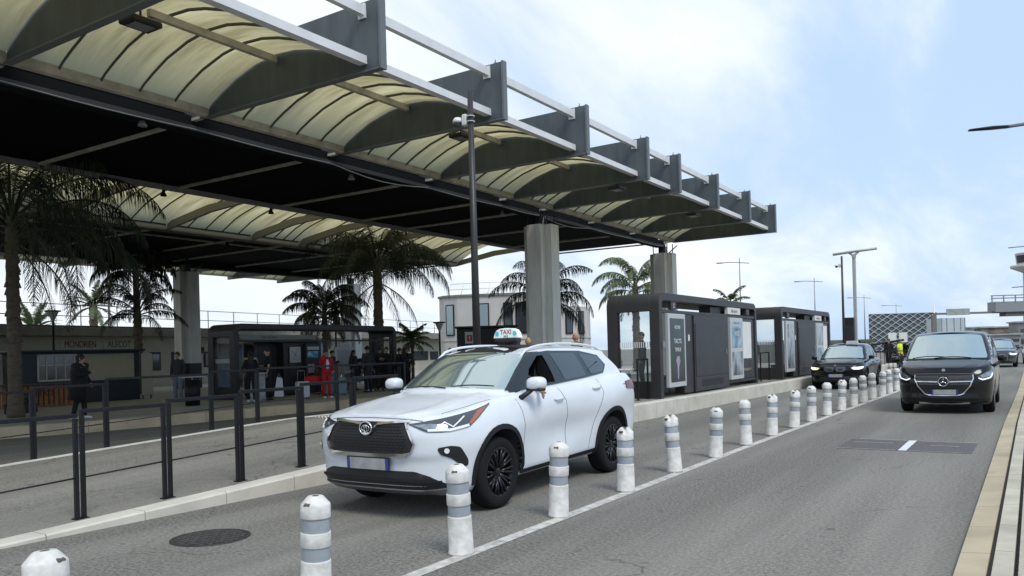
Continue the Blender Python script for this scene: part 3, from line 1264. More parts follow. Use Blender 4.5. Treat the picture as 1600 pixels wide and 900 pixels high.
# ---- the black people carrier
def star_badge(root, add, c, r, y):
    b = MB()
    ellipse_ring(b, (c[0], y, c[1]), r, r, r * .09)
    for k in range(3):
        a = PI / 2 + 2 * PI * k / 3
        b.tube([(c[0], y, c[1]), (c[0] + r * math.cos(a), y, c[1] + r * math.sin(a))], [r * .13, r * .03], n=6)
    return add('badge', b, M_CHROME)


def van_extra(root, skin, gskin, add):
    h, n = skin.cast(skin.frame('front'), 0, .72)
    star_badge(root, add, (0, .73), .10, h.y - .05)
    g = MB()
    fr = skin.frame('front')
    for z in (.67, .70, .76, .79, .82, .845):
        for i in range(-14, 15):
            x = i * .038 + (.019 if int(z * 100) % 2 else 0)
            if abs(x) < .11 or abs(x) > .54 - (.06 if z < .7 else 0):
                continue
            hh, _ = skin.cast(fr, x, z)
            g.box(hh + Vector((0, -.014, 0)), (.013, .012, .012), ch=.002)
    add('grille_mesh', g, M_CHROME)
    plate(root, add, -.01, .495, .02, .52, .11, 0.0)
    h, n = skin.cast(skin.frame('front'), 0, .99)
    b = MB()
    b.lathe([(.035, h.y - .03), (.033, h.y - .012), (.03, h.y + .03)], c=(0, 0, .985), n=16, axis='y')
    add('bonnet_badge', b, M_CHROME)
    w = MB()
    for x0, x1, dz in ((-.72, -.05, 0.03), (-.25, .50, .0)):
        pts = []
        for k in range(7):
            t = k / 6
            hh, _ = gskin.cast(gskin.frame('front'), x0 + (x1 - x0) * t, 1.235 + .03 * math.sin(t * PI) + dz * t)
            pts.append(hh + Vector((0, -.014, .006)))
        w.tube(pts, .010, n=6)
    add('wiper', w, M_BLACK)
    for sg in (1, -1):
        f = skin.frame('side', sgn=sg)
        add('tail_lamp', skin.patch([(4.85, .95), (5.02, .95), (5.0, 1.2), (4.88, 1.2)], f, .012, .03, .05), M_RED)


S_VAN = dict(
    cat='van', L=5.14, HW=.960, paint=M_BPAINT, wheels=(.90, 4.10), wr=.345, rim=.235, tw=.235, track=.955, arch=.395, rimmat=M_RIMS, spokes=5,
    Lf=.80, Lr=.35, nf=3.2, flare=.014, scoop=.012, haunch=0, crease=.006, cang=PI / 4,
    nose=[(0, .14), (.06, .05), (.15, .02), (.35, .03), (.6, .01), (.78, .02), (.9, .06), (1, .14)],
    tail=[(0, .08), (.2, .02), (.6, .01), (1, .03)],
    section=[(0, .93), (.08, .965), (.3, .99), (.6, 1.0), (.8, .99), (1, .94)],
    shoulder=[(0, .97), (.2, 1.02), (.5, 1.09), (.9, 1.17), (1.3, 1.19), (3, 1.20), (5.14, 1.20)],
    sill=[(0, .22), (.5, .20), (1.3, .22), (5.14, .26)],
    crown=[(.05, .02), (.3, .04), (.8, .05), (1.3, .03), (5.14, 0)],
    ws=[(.80, 0), (.98, .20), (1.22, .48), (1.50, .78), (1.66, .92), (1.78, .98), (1.95, 1.0)],
    cabin=dict(width=[(.8, .88), (1.5, .915), (3, .925), (4.8, .91), (5.14, .90)],
               roof=[(1.0, 1.72), (1.7, 1.79), (2.3, 1.835), (3.2, 1.845), (4.6, 1.83), (5.14, 1.80)],
               belt=[(.8, 1.13), (1.3, 1.15), (5.14, 1.16)], rear=[(0, 5.11), (.6, 5.06), (.9, 4.98), (1, 4.9)],
               tumble=[(0, 1.0), (.4, .955), (.8, .87), (.92, .83), (.97, .79), (1, .73)], lf=.42, lr=.2, n=2.7, crown=.035),
    wscreen=[(-.83, 1.225), (-.4, 1.235), (0, 1.24), (.4, 1.235), (.83, 1.225), (.76, 1.5), (.685, 1.755), (.3, 1.785), (0, 1.79), (-.3, 1.785), (-.685, 1.755), (-.76, 1.5)],
    dlo=[(1.36, 1.20), (4.85, 1.235), (4.80, 1.72), (2.12, 1.74), (1.88, 1.62)],
    panes=[[(1.52, 1.24), (2.3, 1.245), (2.3, 1.70), (2.14, 1.70), (1.92, 1.58)], [(2.42, 1.25), (3.55, 1.26), (3.55, 1.70), (2.42, 1.70)], [(3.68, 1.26), (4.75, 1.27), (4.7, 1.69), (3.68, 1.69)]],
    seams=[[(1.35, 1.15), (1.36, .7), (1.36, .3)], [(2.4, 1.18), (2.4, .3)], [(3.6, 1.18), (3.6, .75)]],
    hood_seams=[[(-.66, .25), (-.74, .55), (-.80, .85)], [(.66, .25), (.74, .55), (.80, .85)]],
    front_seams=[[(-.60, .90), (-.3, .905), (0, .905), (.3, .905), (.60, .90)]],
    front=[('grille', round_poly([(-.57, .875), (.57, .875), (.58, .80), (.52, .64), (.38, .46), (.30, .43), (-.30, .43), (-.38, .46), (-.52, .64), (-.58, .80)], .04), M_BLACK, .006),
           ('lower_intake', round_poly([(-.80, .34), (.80, .34), (.76, .26), (-.76, .26)], .03), M_CLAD, .004)],
    front_strips=[('chrome_trim', [(-.57, .875), (-.58, .80), (-.52, .64), (-.38, .455), (-.30, .428), (0, .418), (.30, .428), (.38, .455), (.52, .64), (.58, .80), (.57, .875)], .022, M_CHROME, .02),
                  ('chrome_trim', [(-.55, .735), (-.12, .725)], .020, M_CHROME, .02), ('chrome_trim', [(.12, .725), (.55, .735)], .020, M_CHROME, .02),
                  ('bumper_trim', [(-.50, .268), (-.2, .252), (.2, .252), (.50, .268)], .032, M_CHROME, .030),
                  ('bumper_blade', [(-.88, .33), (-.70, .29), (-.45, .285), (.45, .285), (.70, .29), (.88, .33)], .018, M_CLAD, .02)],
    corner=[('headlight', [(.52, .83), (.62, .76), (.85, .80), (1.02, .93), (.98, .985), (.75, .93)], M_LENSD, .008, .02,
             [('lamp_bar', [(.62, .80), (.85, .85), (.97, .94), (.78, .92), (.60, .855)], M_LENS, .016),
              ('lamp_bar', ([(.56, .80), (.64, .765), (.86, .81), (.98, .90)], .022), M_DRL, .018)])],
    handles=[(2.2, 1.05), (2.6, 1.05)], mirror=(1.12, 1.18, 1.22, .20, .16),
    extra=[('x', van_extra)],
)
# ---- the black crossover taxi and the cars far behind it share one body
def cross_extra(root, skin, gskin, add):
    # twin kidney grille
    for sg in (1, -1):
        k = skin.patch(round_poly([(sg * .03, .80), (sg * .34, .80), (sg * .36, .72), (sg * .28, .645), (sg * .05, .645)], .03), skin.frame('front'), .006, .02, .05)
        o = add('grille', k, M_BLACK)
        add('grille_frame', skin.strip([(sg * .03, .80), (sg * .34, .80), (sg * .365, .72), (sg * .28, .64), (sg * .05, .64), (sg * .03, .80)], .012, skin.frame('front'), .016, .01), M_LENSD, parent=o)
    h, n = skin.cast(skin.frame('front'), 0, .86)
    b = MB()
    b.lathe([(.04, h.y - .02), (.038, h.y - .01), (.036, h.y + .03)], c=(0, 0, .862), n=16, axis='y')
    add('badge', b, M_CHROME)
    plate(root, add, -.01, .50, .03, .52, .11)
    for sg in (1, -1):
        add('tail_lamp', skin.patch([(4.40, .90), (4.62, .90), (4.62, 1.02), (4.36, 1.02)], skin.frame('side', sgn=sg), .012, .03, .05), M_RED)


def cross_spec(paint, drl=(M_DRL, M_YEL)):
    return dict(
        L=4.70, HW=.925, paint=paint, wheels=(.88, 3.70), wr=.35, rim=.24, tw=.235, track=.915, arch=.40, clad=.035, rimmat=M_RIMB, spokes=5,
        Lf=.85, Lr=.5, nf=2.9, flare=.022, scoop=.02, haunch=.02, crease=.012,
        nose=[(0, .16), (.08, .05), (.2, .01), (.4, .04), (.7, .0), (.85, .03), (1, .13)],
        tail=[(0, .1), (.2, .02), (.6, .03), (1, .14)],
        section=[(0, .92), (.1, .965), (.35, .985), (.65, 1.0), (.85, .985), (1, .91)],
        shoulder=[(0, .87), (.2, .92), (.6, .97), (1.2, 1.03), (2, 1.04), (3.5, 1.08), (4.7, 1.02)],
        sill=[(0, .22), (1.2, .24), (4.7, .32)],
        crown=[(.1, .03), (.4, .06), (1.1, .06), (2, .02), (4.7, 0)],
        ws=[(1.15, 0), (1.35, .25), (1.6, .55), (1.85, .80), (2.0, .92), (2.1, .98), (2.3, 1.0)],
        cabin=dict(width=[(1.0, .80), (1.7, .83), (3.0, .84), (4.0, .78), (4.6, .70)],
                   roof=[(1.3, 1.47), (2.0, 1.57), (2.6, 1.61), (3.3, 1.61), (4.1, 1.56), (4.6, 1.50)],
                   belt=[(1.0, .96), (1.6, 1.0), (4.2, 1.06), (4.7, 1.0)], rear=[(0, 4.60), (.4, 4.50), (.8, 4.32), (1, 4.2)],
                   tumble=[(0, 1.0), (.4, .93), (.8, .82), (.92, .77), (1, .68)], lf=.42, lr=.3, n=2.6, crown=.045),
        wscreen=[(-.74, 1.08), (-.3, 1.105), (0, 1.11), (.3, 1.105), (.74, 1.08), (.66, 1.3), (.60, 1.50), (0, 1.545), (-.60, 1.50), (-.66, 1.3)],
        dlo=[(1.5, 1.04), (2.4, 1.075), (3.6, 1.13), (4.0, 1.22), (3.75, 1.42), (3.0, 1.50), (2.4, 1.50), (1.95, 1.36)],
        panes=[[(1.72, 1.09), (2.55, 1.11), (2.5, 1.47), (2.35, 1.47), (1.98, 1.33)], [(2.65, 1.12), (3.35, 1.15), (3.25, 1.45), (2.6, 1.47)], [(3.45, 1.16), (3.8, 1.21), (3.65, 1.40), (3.35, 1.43)]],
        seams=[[(1.35, .95), (1.36, .6), (1.36, .3)], [(2.6, 1.05), (2.6, .3)]],
        front_seams=[[(-.6, .84), (0, .865), (.6, .84)]],
        front=[('lower_intake', round_poly([(-.5, .46), (.5, .46), (.62, .30), (-.62, .30)], .04), M_BLACK, .006)],
        corner=[('headlight', [(.40, .80), (.45, .70), (.70, .69), (.93, .74), (1.04, .84), (.75, .83)], M_LENSD, .008, .02,
                 [('lamp_bar', [(.44, .77), (.50, .715), (.70, .71), (.90, .755), (.95, .81), (.72, .80)], drl, .014)])],
        handles=[(2.4, .93), (3.35, .96)], mirror=(1.00, 1.50, 1.13, .20, .13),
        extra=[('x', cross_extra)])
# ------------------------------------------------------------------ ground, kerbs, road
def kx(y):      # base line of the front kerb of the taxi island
    return -7.90 + 0.0265 * (y - 3.6) if y > 3.6 else -7.90 - 0.0 * y


def kz(y):      # height of the island above the lane: it ramps up towards the shelters
    return max(0.0, min(0.38, 0.035 + 0.0435 * (y - 3.6)))


g = MB()
N = 3000
g.add([(-N, -200, 0), (N, -200, 0), (N, N, 0), (-N, N, 0)], [(0, 1, 2, 3)])
struct('road', g, M_ASPH, fix=False)

# island pavement (ramped sheet) and its kerbs
ys = [2.8, 3.6, 4.6, 5.6, 6.6, 7.6, 8.6, 9.6, 10.6, 11.6, 20, 30, 40, 50, 58]
pv = MB()
rows = []
for y in ys:
    xr = -13.1 if y < 22 else (-13.1 - (y - 22) * .45 if y < 30 else -16.7)
    rows.append([(kx(y) - .24, y, kz(y) + .002), (-11, y, kz(y) + .002), (xr, y, kz(y) + .002)])
pv.grid(rows, smooth=False)
pv.add([(-8.14, -3, .004), (-13.1, -3, .004), (-13.1, 2.8, .004), (-8.14, 2.8, .004)], [(0, 1, 2, 3)])
pv.add([(-8.14, 2.8, .004), (-13.1, 2.8, .004), (-13.1, 2.8, kz(2.8) + .004), (-8.14, 2.8, kz(2.8) + .004)], [(0, 1, 2, 3)])
struct('island_pavement', pv, M_PAVE)

kb, kt, kj = MB(), MB(), MB()
y = 3.0
while y < 57:
    y2 = y + 1.0
    a, b = y + .005, y2 - .005
    z0, z1 = kz(a), kz(b)
    if z1 < .012:
        z0 = z1 = .012
    z0 = max(z0, .012)
    xa, xb = kx(a), kx(b)
    ch = .018
    for (mbx, pts0, pts1) in ((kb, [(xa, 0), (xa, z0 - .006)], [(xb, 0), (xb, z1 - .006)]),):
        pass
    A = [(xa, a, -.05), (xa, a, max(z0 - ch, .002)), (xa - ch, a, z0), (xa - .25, a, z0 + .003), (xa - .25, a, -.05)]
    B = [(xb, b, -.05), (xb, b, max(z1 - ch, .002)), (xb - ch, b, z1), (xb - .25, b, z1 + .003), (xb - .25, b, -.05)]
    kb.add(A + B, [(i, (i + 1) % 5, 5 + (i + 1) % 5, 5 + i) for i in range(5)] + [(4, 3, 2, 1, 0), (5, 6, 7, 8, 9)])
    y = y2
struct('island_kerb', kb, M_KERB)
kr = MB()
y = 2.8
while y < 57:
    y2 = min(y + 1.0, 57)
    z0, z1 = kz(y), kz(y2)
    def xr_(q):
        return -13.1 if q < 22 else (-13.1 - (q - 22) * .45 if q < 30 else -16.7)
    A = [(xr_(y), y, -.05), (xr_(y), y, z0 + .012), (xr_(y) - .16, y, z0 + .012), (xr_(y) - .16, y, -.05)]
    B = [(xr_(y2), y2, -.05), (xr_(y2), y2, z1 + .012), (xr_(y2) - .16, y2, z1 + .012), (xr_(y2) - .16, y2, -.05)]
    kr.add(A + B, [(i, (i + 1) % 4, 4 + (i + 1) % 4, 4 + i) for i in range(4)] + [(3, 2, 1, 0), (4, 5, 6, 7)])
    y = y2
struct('island_rear_kerb', kr, M_KERBT)
# studded warning strip on the island near the crossing
tp = MB()
for i in range(26):
    for j in range(4):
        yy, xx = 12.2 + i * .09, -12.9 + j * .10
        tp.lathe([(.022, kz(yy) + .0025), (.018, kz(yy) + .012), (0, kz(yy) + .013)], c=(xx, yy, 0), n=6, cap=False)
tag(tp.build('tactile_paving', M_KERBT), kind='structure')

# far platform
FP = [(-21.2, -5), (-20.6, 4), (-19.9, 8.6), (-19.2, 10.8), (-18.85, 12.6), (-18.7, 15), (-18.4, 18), (-18.3, 24), (-18.3, 60)]
fp = MB()
fp.add([(x - .02, y, .252) for x, y in FP] + [(-90, 60, .252), (-90, -5, .252)], [tuple(range(len(FP) + 2))])
struct('far_platform', fp, M_PLAT)
fk = MB()
for i in range(len(FP) - 1):
    a, b = Vector(FP[i]), Vector(FP[i + 1])
    n = max(1, int((b - a).length / .9))
    for k in range(n):
        p, q = a.lerp(b, k / n), a.lerp(b, (k + .99) / n)
        nx = Vector((-(q - p).y, (q - p).x)).normalized() * .3
        P4 = [(p.x, p.y), (q.x, q.y), (q.x + nx.x, q.y + nx.y), (p.x + nx.x, p.y + nx.y)]
        fk.prism(P4, -.05, .262)
struct('far_platform_kerb', fk, mat('sandy platform kerb', (0.62, 0.50, 0.33), 0.85, var=0.3, vscale=1.6, bump=0.3, bscale=50))

# right-hand kerb stones and pavement
k1, k2, k3 = MB(), MB(), MB()
y = 1.0
rnd = random.Random(3)


def rx(y):
    return -.515 + .0035 * y if y < 18 else (-.452 + (y - 18) * .010 if y < 30 else -.332 + (y - 30) * .004)


while y < 90:
    st = 1.0
    w = .205
    x0 = rx(y)
    k1.add([(x0, y + .006, -.02), (rx(y + st), y + st - .006, -.02), (rx(y + st) + w, y + st - .006, -.02), (x0 + w, y + .006, -.02),
            (x0 + .012, y + .006, .035), (rx(y + st) + .012, y + st - .006, .035), (rx(y + st) + w, y + st - .006, .05), (x0 + w, y + .006, .05)],
           [(0, 1, 2, 3), (4, 7, 6, 5), (0, 4, 5, 1), (2, 6, 7, 3), (0, 3, 7, 4), (1, 5, 6, 2)])
    k2.add([(x0 + w + .035, y + .006, -.02), (rx(y + st) + w + .035, y + st - .006, -.02), (rx(y + st) + w + .16, y + st - .006, -.02), (x0 + w + .16, y + .006, -.02),
            (x0 + w + .035, y + .006, .075), (rx(y + st) + w + .035, y + st - .006, .075), (rx(y + st) + w + .16, y + st - .006, .078), (x0 + w + .16, y + .006, .078)],
           [(0, 1, 2, 3), (4, 7, 6, 5), (0, 4, 5, 1), (2, 6, 7, 3), (0, 3, 7, 4), (1, 5, 6, 2)])
    y += st
struct('kerb_row', k1, M_TAN2 if False else M_TAN2)
struct('kerb_edge_row', k2, mat('pale edging stone', (0.50, 0.465, 0.37), .85, var=.3, vscale=2, bump=.3))
jn = MB()
jn.add([(-.325, 1, .02), (rx(90) + .19, 90, .02), (rx(90) + .26, 90, .02), (-.24, 1, .02)], [(0, 1, 2, 3)])
struct('kerb_joint', jn, M_JOINT)
rp = MB()
rp.add([(-.125, .5, .082), (rx(90) + .362, 90, .082), (14, 90, .082), (14, .5, .082)], [(0, 1, 2, 3)])
rp.add([(-.125, .5, -.02), (rx(90) + .362, 90, -.02), (rx(90) + .362, 90, .082), (-.125, .5, .082)], [(0, 1, 2, 3)])
struct('right_pavement', rp, mat('cream ribbed paving', (0.50, 0.46, 0.37), .85, var=.5, vscale=26, bump=.6, bscale=30, streak=(1, 3, 1)))

# painted line under the bollards: an almost continuous worn stripe
def bx(y):
    return -3.95 if y < 13 else -3.95 + (y - 13) * .0115 + max(0, y - 24) * .004


ln = MB()
y = 0.4
while y < 46:
    ln.add([(bx(y) - .055, y, .004), (bx(y) + .075, y, .004), (bx(y + .8) + .075, y + .8, .004), (bx(y + .8) - .055, y + .8, .004)], [(0, 1, 2, 3)])
    y += .8
struct('painted_line', ln, M_LINE)
# resurfaced patch with the trace of a white arrow shaft
pt = MB()
pt.add([(-2.60, 13.45, .004), (-.74, 13.38, .004), (-.72, 14.75, .004), (-2.62, 14.85, .004)], [(0, 1, 2, 3)])
struct('road_patch', pt, mat('newer tarmac patch', (0.125, 0.115, 0.115), .85, var=.45, vscale=22, bump=.4, bscale=80))
pw = MB()
pw.add([(-1.715, 13.41, .008), (-1.605, 13.41, .008), (-1.60, 14.82, .008), (-1.72, 14.80, .008)], [(0, 1, 2, 3)])
struct('road_marking', pw, mat('fresh white paint', (0.70, 0.72, 0.72), .7, var=.2, vscale=8))
ps = MB()
for x0, x1, yy, w in ((-2.5, -1.9, 14.35, .03), (-1.35, -.95, 14.2, .03), (-2.6, -1.75, 13.44, .025), (-1.6, -.74, 13.42, .02), (-2.5, -1.75, 14.83, .02), (-1.55, -.74, 14.77, .02)):
    ps.add([(x0, yy, .008), (x1, yy - .02, .008), (x1, yy - .02 + w, .008), (x0, yy + w, .008)], [(0, 1, 2, 3)])
struct('patch_edge_marking', ps, M_LINE)

# manhole cover with a cast pattern
t = thing('manhole_cover', 'round cast iron manhole cover in the asphalt in front of the white taxi', 'manhole cover', (-6.49, 4.78, 0))
mh = MB()
mh.lathe([(.36, .001), (.36, .007), (.335, .008), (.33, .004), (0, .004)], n=40, cap=False)
mh.build('rim', mat('cast iron rim', (0.035, 0.034, 0.032), .6, var=.3, vscale=20), t)
pc = MB()
for i in range(-5, 6):
    for j in range(-5, 6):
        if i * i + j * j < 27:
            pc.box((i * .058, j * .058, .006), (.038, .038, .008), rz=PI / 4 * ((i + j) % 2), ch=.003)
pc.build('cover', mat('worn cast iron', (0.075, 0.068, 0.062), .65, var=.5, vscale=14), t)
# weathered tarmac collar
cl_ = MB()
cl_.add([(-6.49 + .9 * math.cos(a) * (1 + .25 * math.sin(3 * a)), 4.85 + .55 * math.sin(a) * (1 + .2 * math.cos(2 * a)), .0035) for a in [2 * PI * k / 28 for k in range(28)]], [tuple(range(28))])
None and struct('tarmac_repair', cl_, mat('older tarmac', (0.165, 0.158, 0.142), .9, var=.4, vscale=12, bump=.5, bscale=90))

# ------------------------------------------------------------------ the big canopy over the ranks
CAN = thing('station_canopy', 'huge dark canopy on cream pillars with yellowed arched skylight strips and grey edge fins', 'canopy', (-26.0, 20.0, 0.0))
FY = [-1.1, 2.93, 6.95, 10.95, 14.95, 18.93, 22.93, 25.6, 29.5, 33.58, 37.6]
Z0, Z1 = 6.82, 8.10
M_FIN = mat('blue grey fin paint', (0.082, 0.103, 0.112), .5, var=.32, vscale=1.5, streak=(2.5, 2.5, .5))
M_FINE = mat('fin edge flange', (0.13, 0.14, 0.15), .45)
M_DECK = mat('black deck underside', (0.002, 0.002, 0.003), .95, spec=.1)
M_DECKR = mat('roofing', (0.08, 0.08, 0.08), .8)
M_RIB = mat('brown grey rib', (0.10, 0.095, 0.08), .7)
M_BEAM = mat('dark grey beam', (0.008, 0.009, 0.010), .9, spec=0.1)
M_GUT = mat('grey white gutter', (0.52, 0.48, 0.41), .6, var=.4, vscale=3)
M_TUBE = mat('white square tube', (0.70, 0.71, 0.71), .45, var=.1, vscale=3)


def vault_mat():
    m = bpy.data.materials.new('yellowed translucent sheet')
    m.use_nodes = True
    nt = m.node_tree
    nt.nodes.clear()
    o = nt.nodes.new('ShaderNodeOutputMaterial')
    tcn = nt.nodes.new('ShaderNodeTexCoord')
    mpn = nt.nodes.new('ShaderNodeMapping')
    mpn.inputs['Scale'].default_value = (.22, 1.7, .22)
    nz = nt.nodes.new('ShaderNodeTexNoise')
    nz.inputs['Scale'].default_value = 1.6
    nz.inputs['Detail'].default_value = 4
    nz.inputs['Roughness'].default_value = .62
    cr = nt.nodes.new('ShaderNodeValToRGB')
    e = cr.color_ramp.elements
    e[0].position, e[0].color = .30, (.20, .175, .09, 1)
    e[1].position, e[1].color = .70, (.50, .46, .28, 1)
    n = e.new(.5)
    n.color = (.36, .32, .18, 1)
    # the sheet is a duller grey green low down and yellower higher up
    sp = nt.nodes.new('ShaderNodeSeparateXYZ')
    nt.links.new(tcn.outputs['Object'], sp.inputs[0])
    mr = nt.nodes.new('ShaderNodeMapRange')
    mr.inputs['From Min'].default_value = 7.0
    mr.inputs['From Max'].default_value = 7.60
    nt.links.new(sp.outputs[2], mr.inputs['Value'])
    mxn = nt.nodes.new('ShaderNodeMixRGB')
    mxn.inputs[1].default_value = (.18, .19, .14, 1)
    nt.links.new(mr.outputs[0], mxn.inputs[0])
    nt.links.new(tcn.outputs['Object'], mpn.inputs[0])
    nt.links.new(mpn.outputs[0], nz.inputs['Vector'])
    nt.links.new(nz.outputs[0], cr.inputs[0])
    nt.links.new(cr.outputs[0], mxn.inputs[2])
    t_ = nt.nodes.new('ShaderNodeBsdfTranslucent')
    d_ = nt.nodes.new('ShaderNodeBsdfDiffuse')
    x_ = nt.nodes.new('ShaderNodeMixShader')
    x_.inputs[0].default_value = .15
    nt.links.new(mxn.outputs[0], t_.inputs[0])
    nt.links.new(mxn.outputs[0], d_.inputs[0])
    nt.links.new(t_.outputs[0], x_.inputs[1])
    nt.links.new(d_.outputs[0], x_.inputs[2])
    nt.links.new(x_.outputs[0], o.inputs[0])
    return m


M_VAULT = vault_mat()
VP = [(-14.62, 6.91), (-14.35, 7.09), (-14.05, 7.24), (-13.6, 7.43), (-12.96, 7.60), (-12.35, 7.67), (-11.84, 7.64), (-11.40, 7.55), (-10.9, 7.40), (-10.45, 7.22), (-10.10, 7.05)]


def vprof(off=0.0, mirror=False):
    pts = [(x, z + off) for x, z in VP]
    if mirror:
        pts = [(-52.7 - x, z) for x, z in pts]
    return pts


cz = curve([(-21.8, 6.95), (-22.9, 7.50), (-24.7, 7.85), (-26.5, 7.50), (-27.7, 6.95)][::-1])
CP = [(x, cz(x)) for x in np.linspace(-21.8, -27.7, 15)]
for mirror in (False, True):
    for i in range(len(FY) - 1):
        y0, y1 = FY[i] + .06, FY[i + 1] - .06
        v = MB()
        v.grid([[(x, y0, z) for x, z in vprof(0, mirror)], [(x, y1, z) for x, z in vprof(0, mirror)]])
        v.build('skylight', M_VAULT, CAN, world=True)
        r = MB()
        nr = 5
        for k in range(1, nr):
            yy = y0 + (y1 - y0) * k / nr
            r.tube([(x, yy, z - .025) for x, z in vprof(0, mirror)], (.020, .03), n=6)
        r.build('skylight_ribs', M_RIB, CAN, world=True)
for i in range(len(FY) - 1):
    y0, y1 = FY[i], FY[i + 1]
    v = MB()
    v.grid([[(x, y0, z) for x, z in CP], [(x, y1, z) for x, z in CP]])
    v.build('skylight', M_VAULT, CAN, world=True)
    r = MB()
    for k in range(1, 5):
        yy = y0 + (y1 - y0) * k / 5
        r.tube([(x, yy, z - .03) for x, z in CP], (.020, .03), n=6)
    r.build('skylight_ribs', M_RIB, CAN, world=True)
for y in FY:
    for mirror in (False, True):
        f = MB()
        sx = (lambda x: -52.7 - x) if mirror else (lambda x: x)
        poly = [(sx(-9.65), Z0 + .03), (sx(-9.65), Z1), (sx(-12.0), Z1 - .02), (sx(-14.7), Z1 - .25), (sx(-15.3), Z1 - .25), (sx(-15.3), Z0 + .03)]
        f.prism(poly, y - .045, y + .045, 'y')
        o = f.build('fin', M_FIN, CAN, world=True)
        e = MB()
        e.box((sx(-9.63), y, (Z0 + Z1) / 2), (.05, .15, Z1 - Z0 + .02))
        e.box(((sx(-9.62) + sx(-14.6)) / 2, y, Z0 + .012), (4.94, .15, .03))
        e.lathe([(.03, Z1), (.03, Z1 + .03), (.012, Z1 + .035), (.012, Z1 + .09), (0, Z1 + .09)], c=(sx(-9.85), y, 0), n=8, cap=False)
        e.build('fin_flange', M_FINE, o)
    # slim purlin lines that run on across the deck, and the arched rafter of the middle skylight
    q = MB()
    q.box((-18.1, y, Z0 + .05), (6.6, .10, .06))
    q.build('ceiling_rail', M_GUT, CAN, world=True)
    q = MB()
    q.box((-33.1, y, Z0 + .05), (10.2, .12, .06))
    q.build('ceiling_rail', M_GUT, CAN, world=True)
    q = MB()
    q.prism([(-27.8, 6.75), (-25.2, 7.12), (-21.85, 7.30), (-21.85, 7.46), (-25.2, 7.40), (-27.8, 7.02)], y - .07, y + .07, 'y')
    q.build('rafter', mat('grey rafter', (.26, .25, .21), .6), CAN, world=True)
YA, YB = FY[0], FY[-1]
L_, YM = YB - YA, (YA + YB) / 2


def long_beam(nm, x, z, w, h, m, lab=None):
    b = MB()
    b.box((x, YM, z), (w, L_ + .09, h))
    o = b.build(nm, m, CAN, world=True)
    return o


for s in (False, True):
    sx = (lambda x: -52.7 - x) if s else (lambda x: x)
    long_beam('main_beam', sx(-15.28), 6.80, .42, .30, M_BEAM)
    long_beam('beam_lip', sx(-15.04), 6.68, .05, .10, mat('mid grey steel', (.03, .031, .033), .5))
    long_beam('gutter', sx(-14.56), 6.93, .15, .20, M_GUT)
    if not s:
        long_beam('gutter', -21.72, 6.90, .14, .14, M_GREY)
    # edge tubes between the fins
    for i in range(len(FY) - 1):
        y0, y1 = FY[i] + .075, FY[i + 1] - .05
        b = MB()
        b.box((sx(-10.05), (y0 + y1) / 2, 7.03), (.17, y1 - y0, .15))
        b.build('edge_tube', M_TUBE, CAN, world=True)
        b = MB()
        b.box((sx(-10.05), (y0 + y1) / 2, 7.94), (.12, y1 - y0, .18))
        b.box((sx(-10.05), y1 - .01, 7.93), (.18, .03, .27))
        b.build('edge_tube', M_TUBE, CAN, world=True)
        b = MB()
        b.box((sx(-12.34), y0 + (y1 - y0) * .64, 7.55), (.10, (y1 - y0) * .7, .13))
        b.build('purlin', M_GUT, CAN, world=True)
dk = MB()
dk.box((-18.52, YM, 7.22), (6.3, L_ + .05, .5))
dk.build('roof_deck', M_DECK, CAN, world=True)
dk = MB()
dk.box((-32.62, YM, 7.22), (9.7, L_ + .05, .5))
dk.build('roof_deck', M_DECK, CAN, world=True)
# service tubes under the ceiling (long thin lines seen between the bays)
long_beam('ceiling_rail', -30.3, 6.90, .10, .06, M_GUT)
long_beam('girder', -28.1, 6.90, .55, .34, mat('olive grey girder', (.10, .095, .07), .7))
cb_ = MB()
for s_off in (0.0,):
    pts = []
    for i in range(len(FY) - 1):
        for q in range(6):
            yy = FY[i] + (FY[i + 1] - FY[i]) * q / 6
            pts.append((-15.02, yy, 6.66 - .16 * math.sin(PI * q / 6) * (1 if i % 3 == 1 else .25)))
    cb_.tube(pts, .014, n=5)
cb_.build('cable', M_GREY, CAN, world=True)
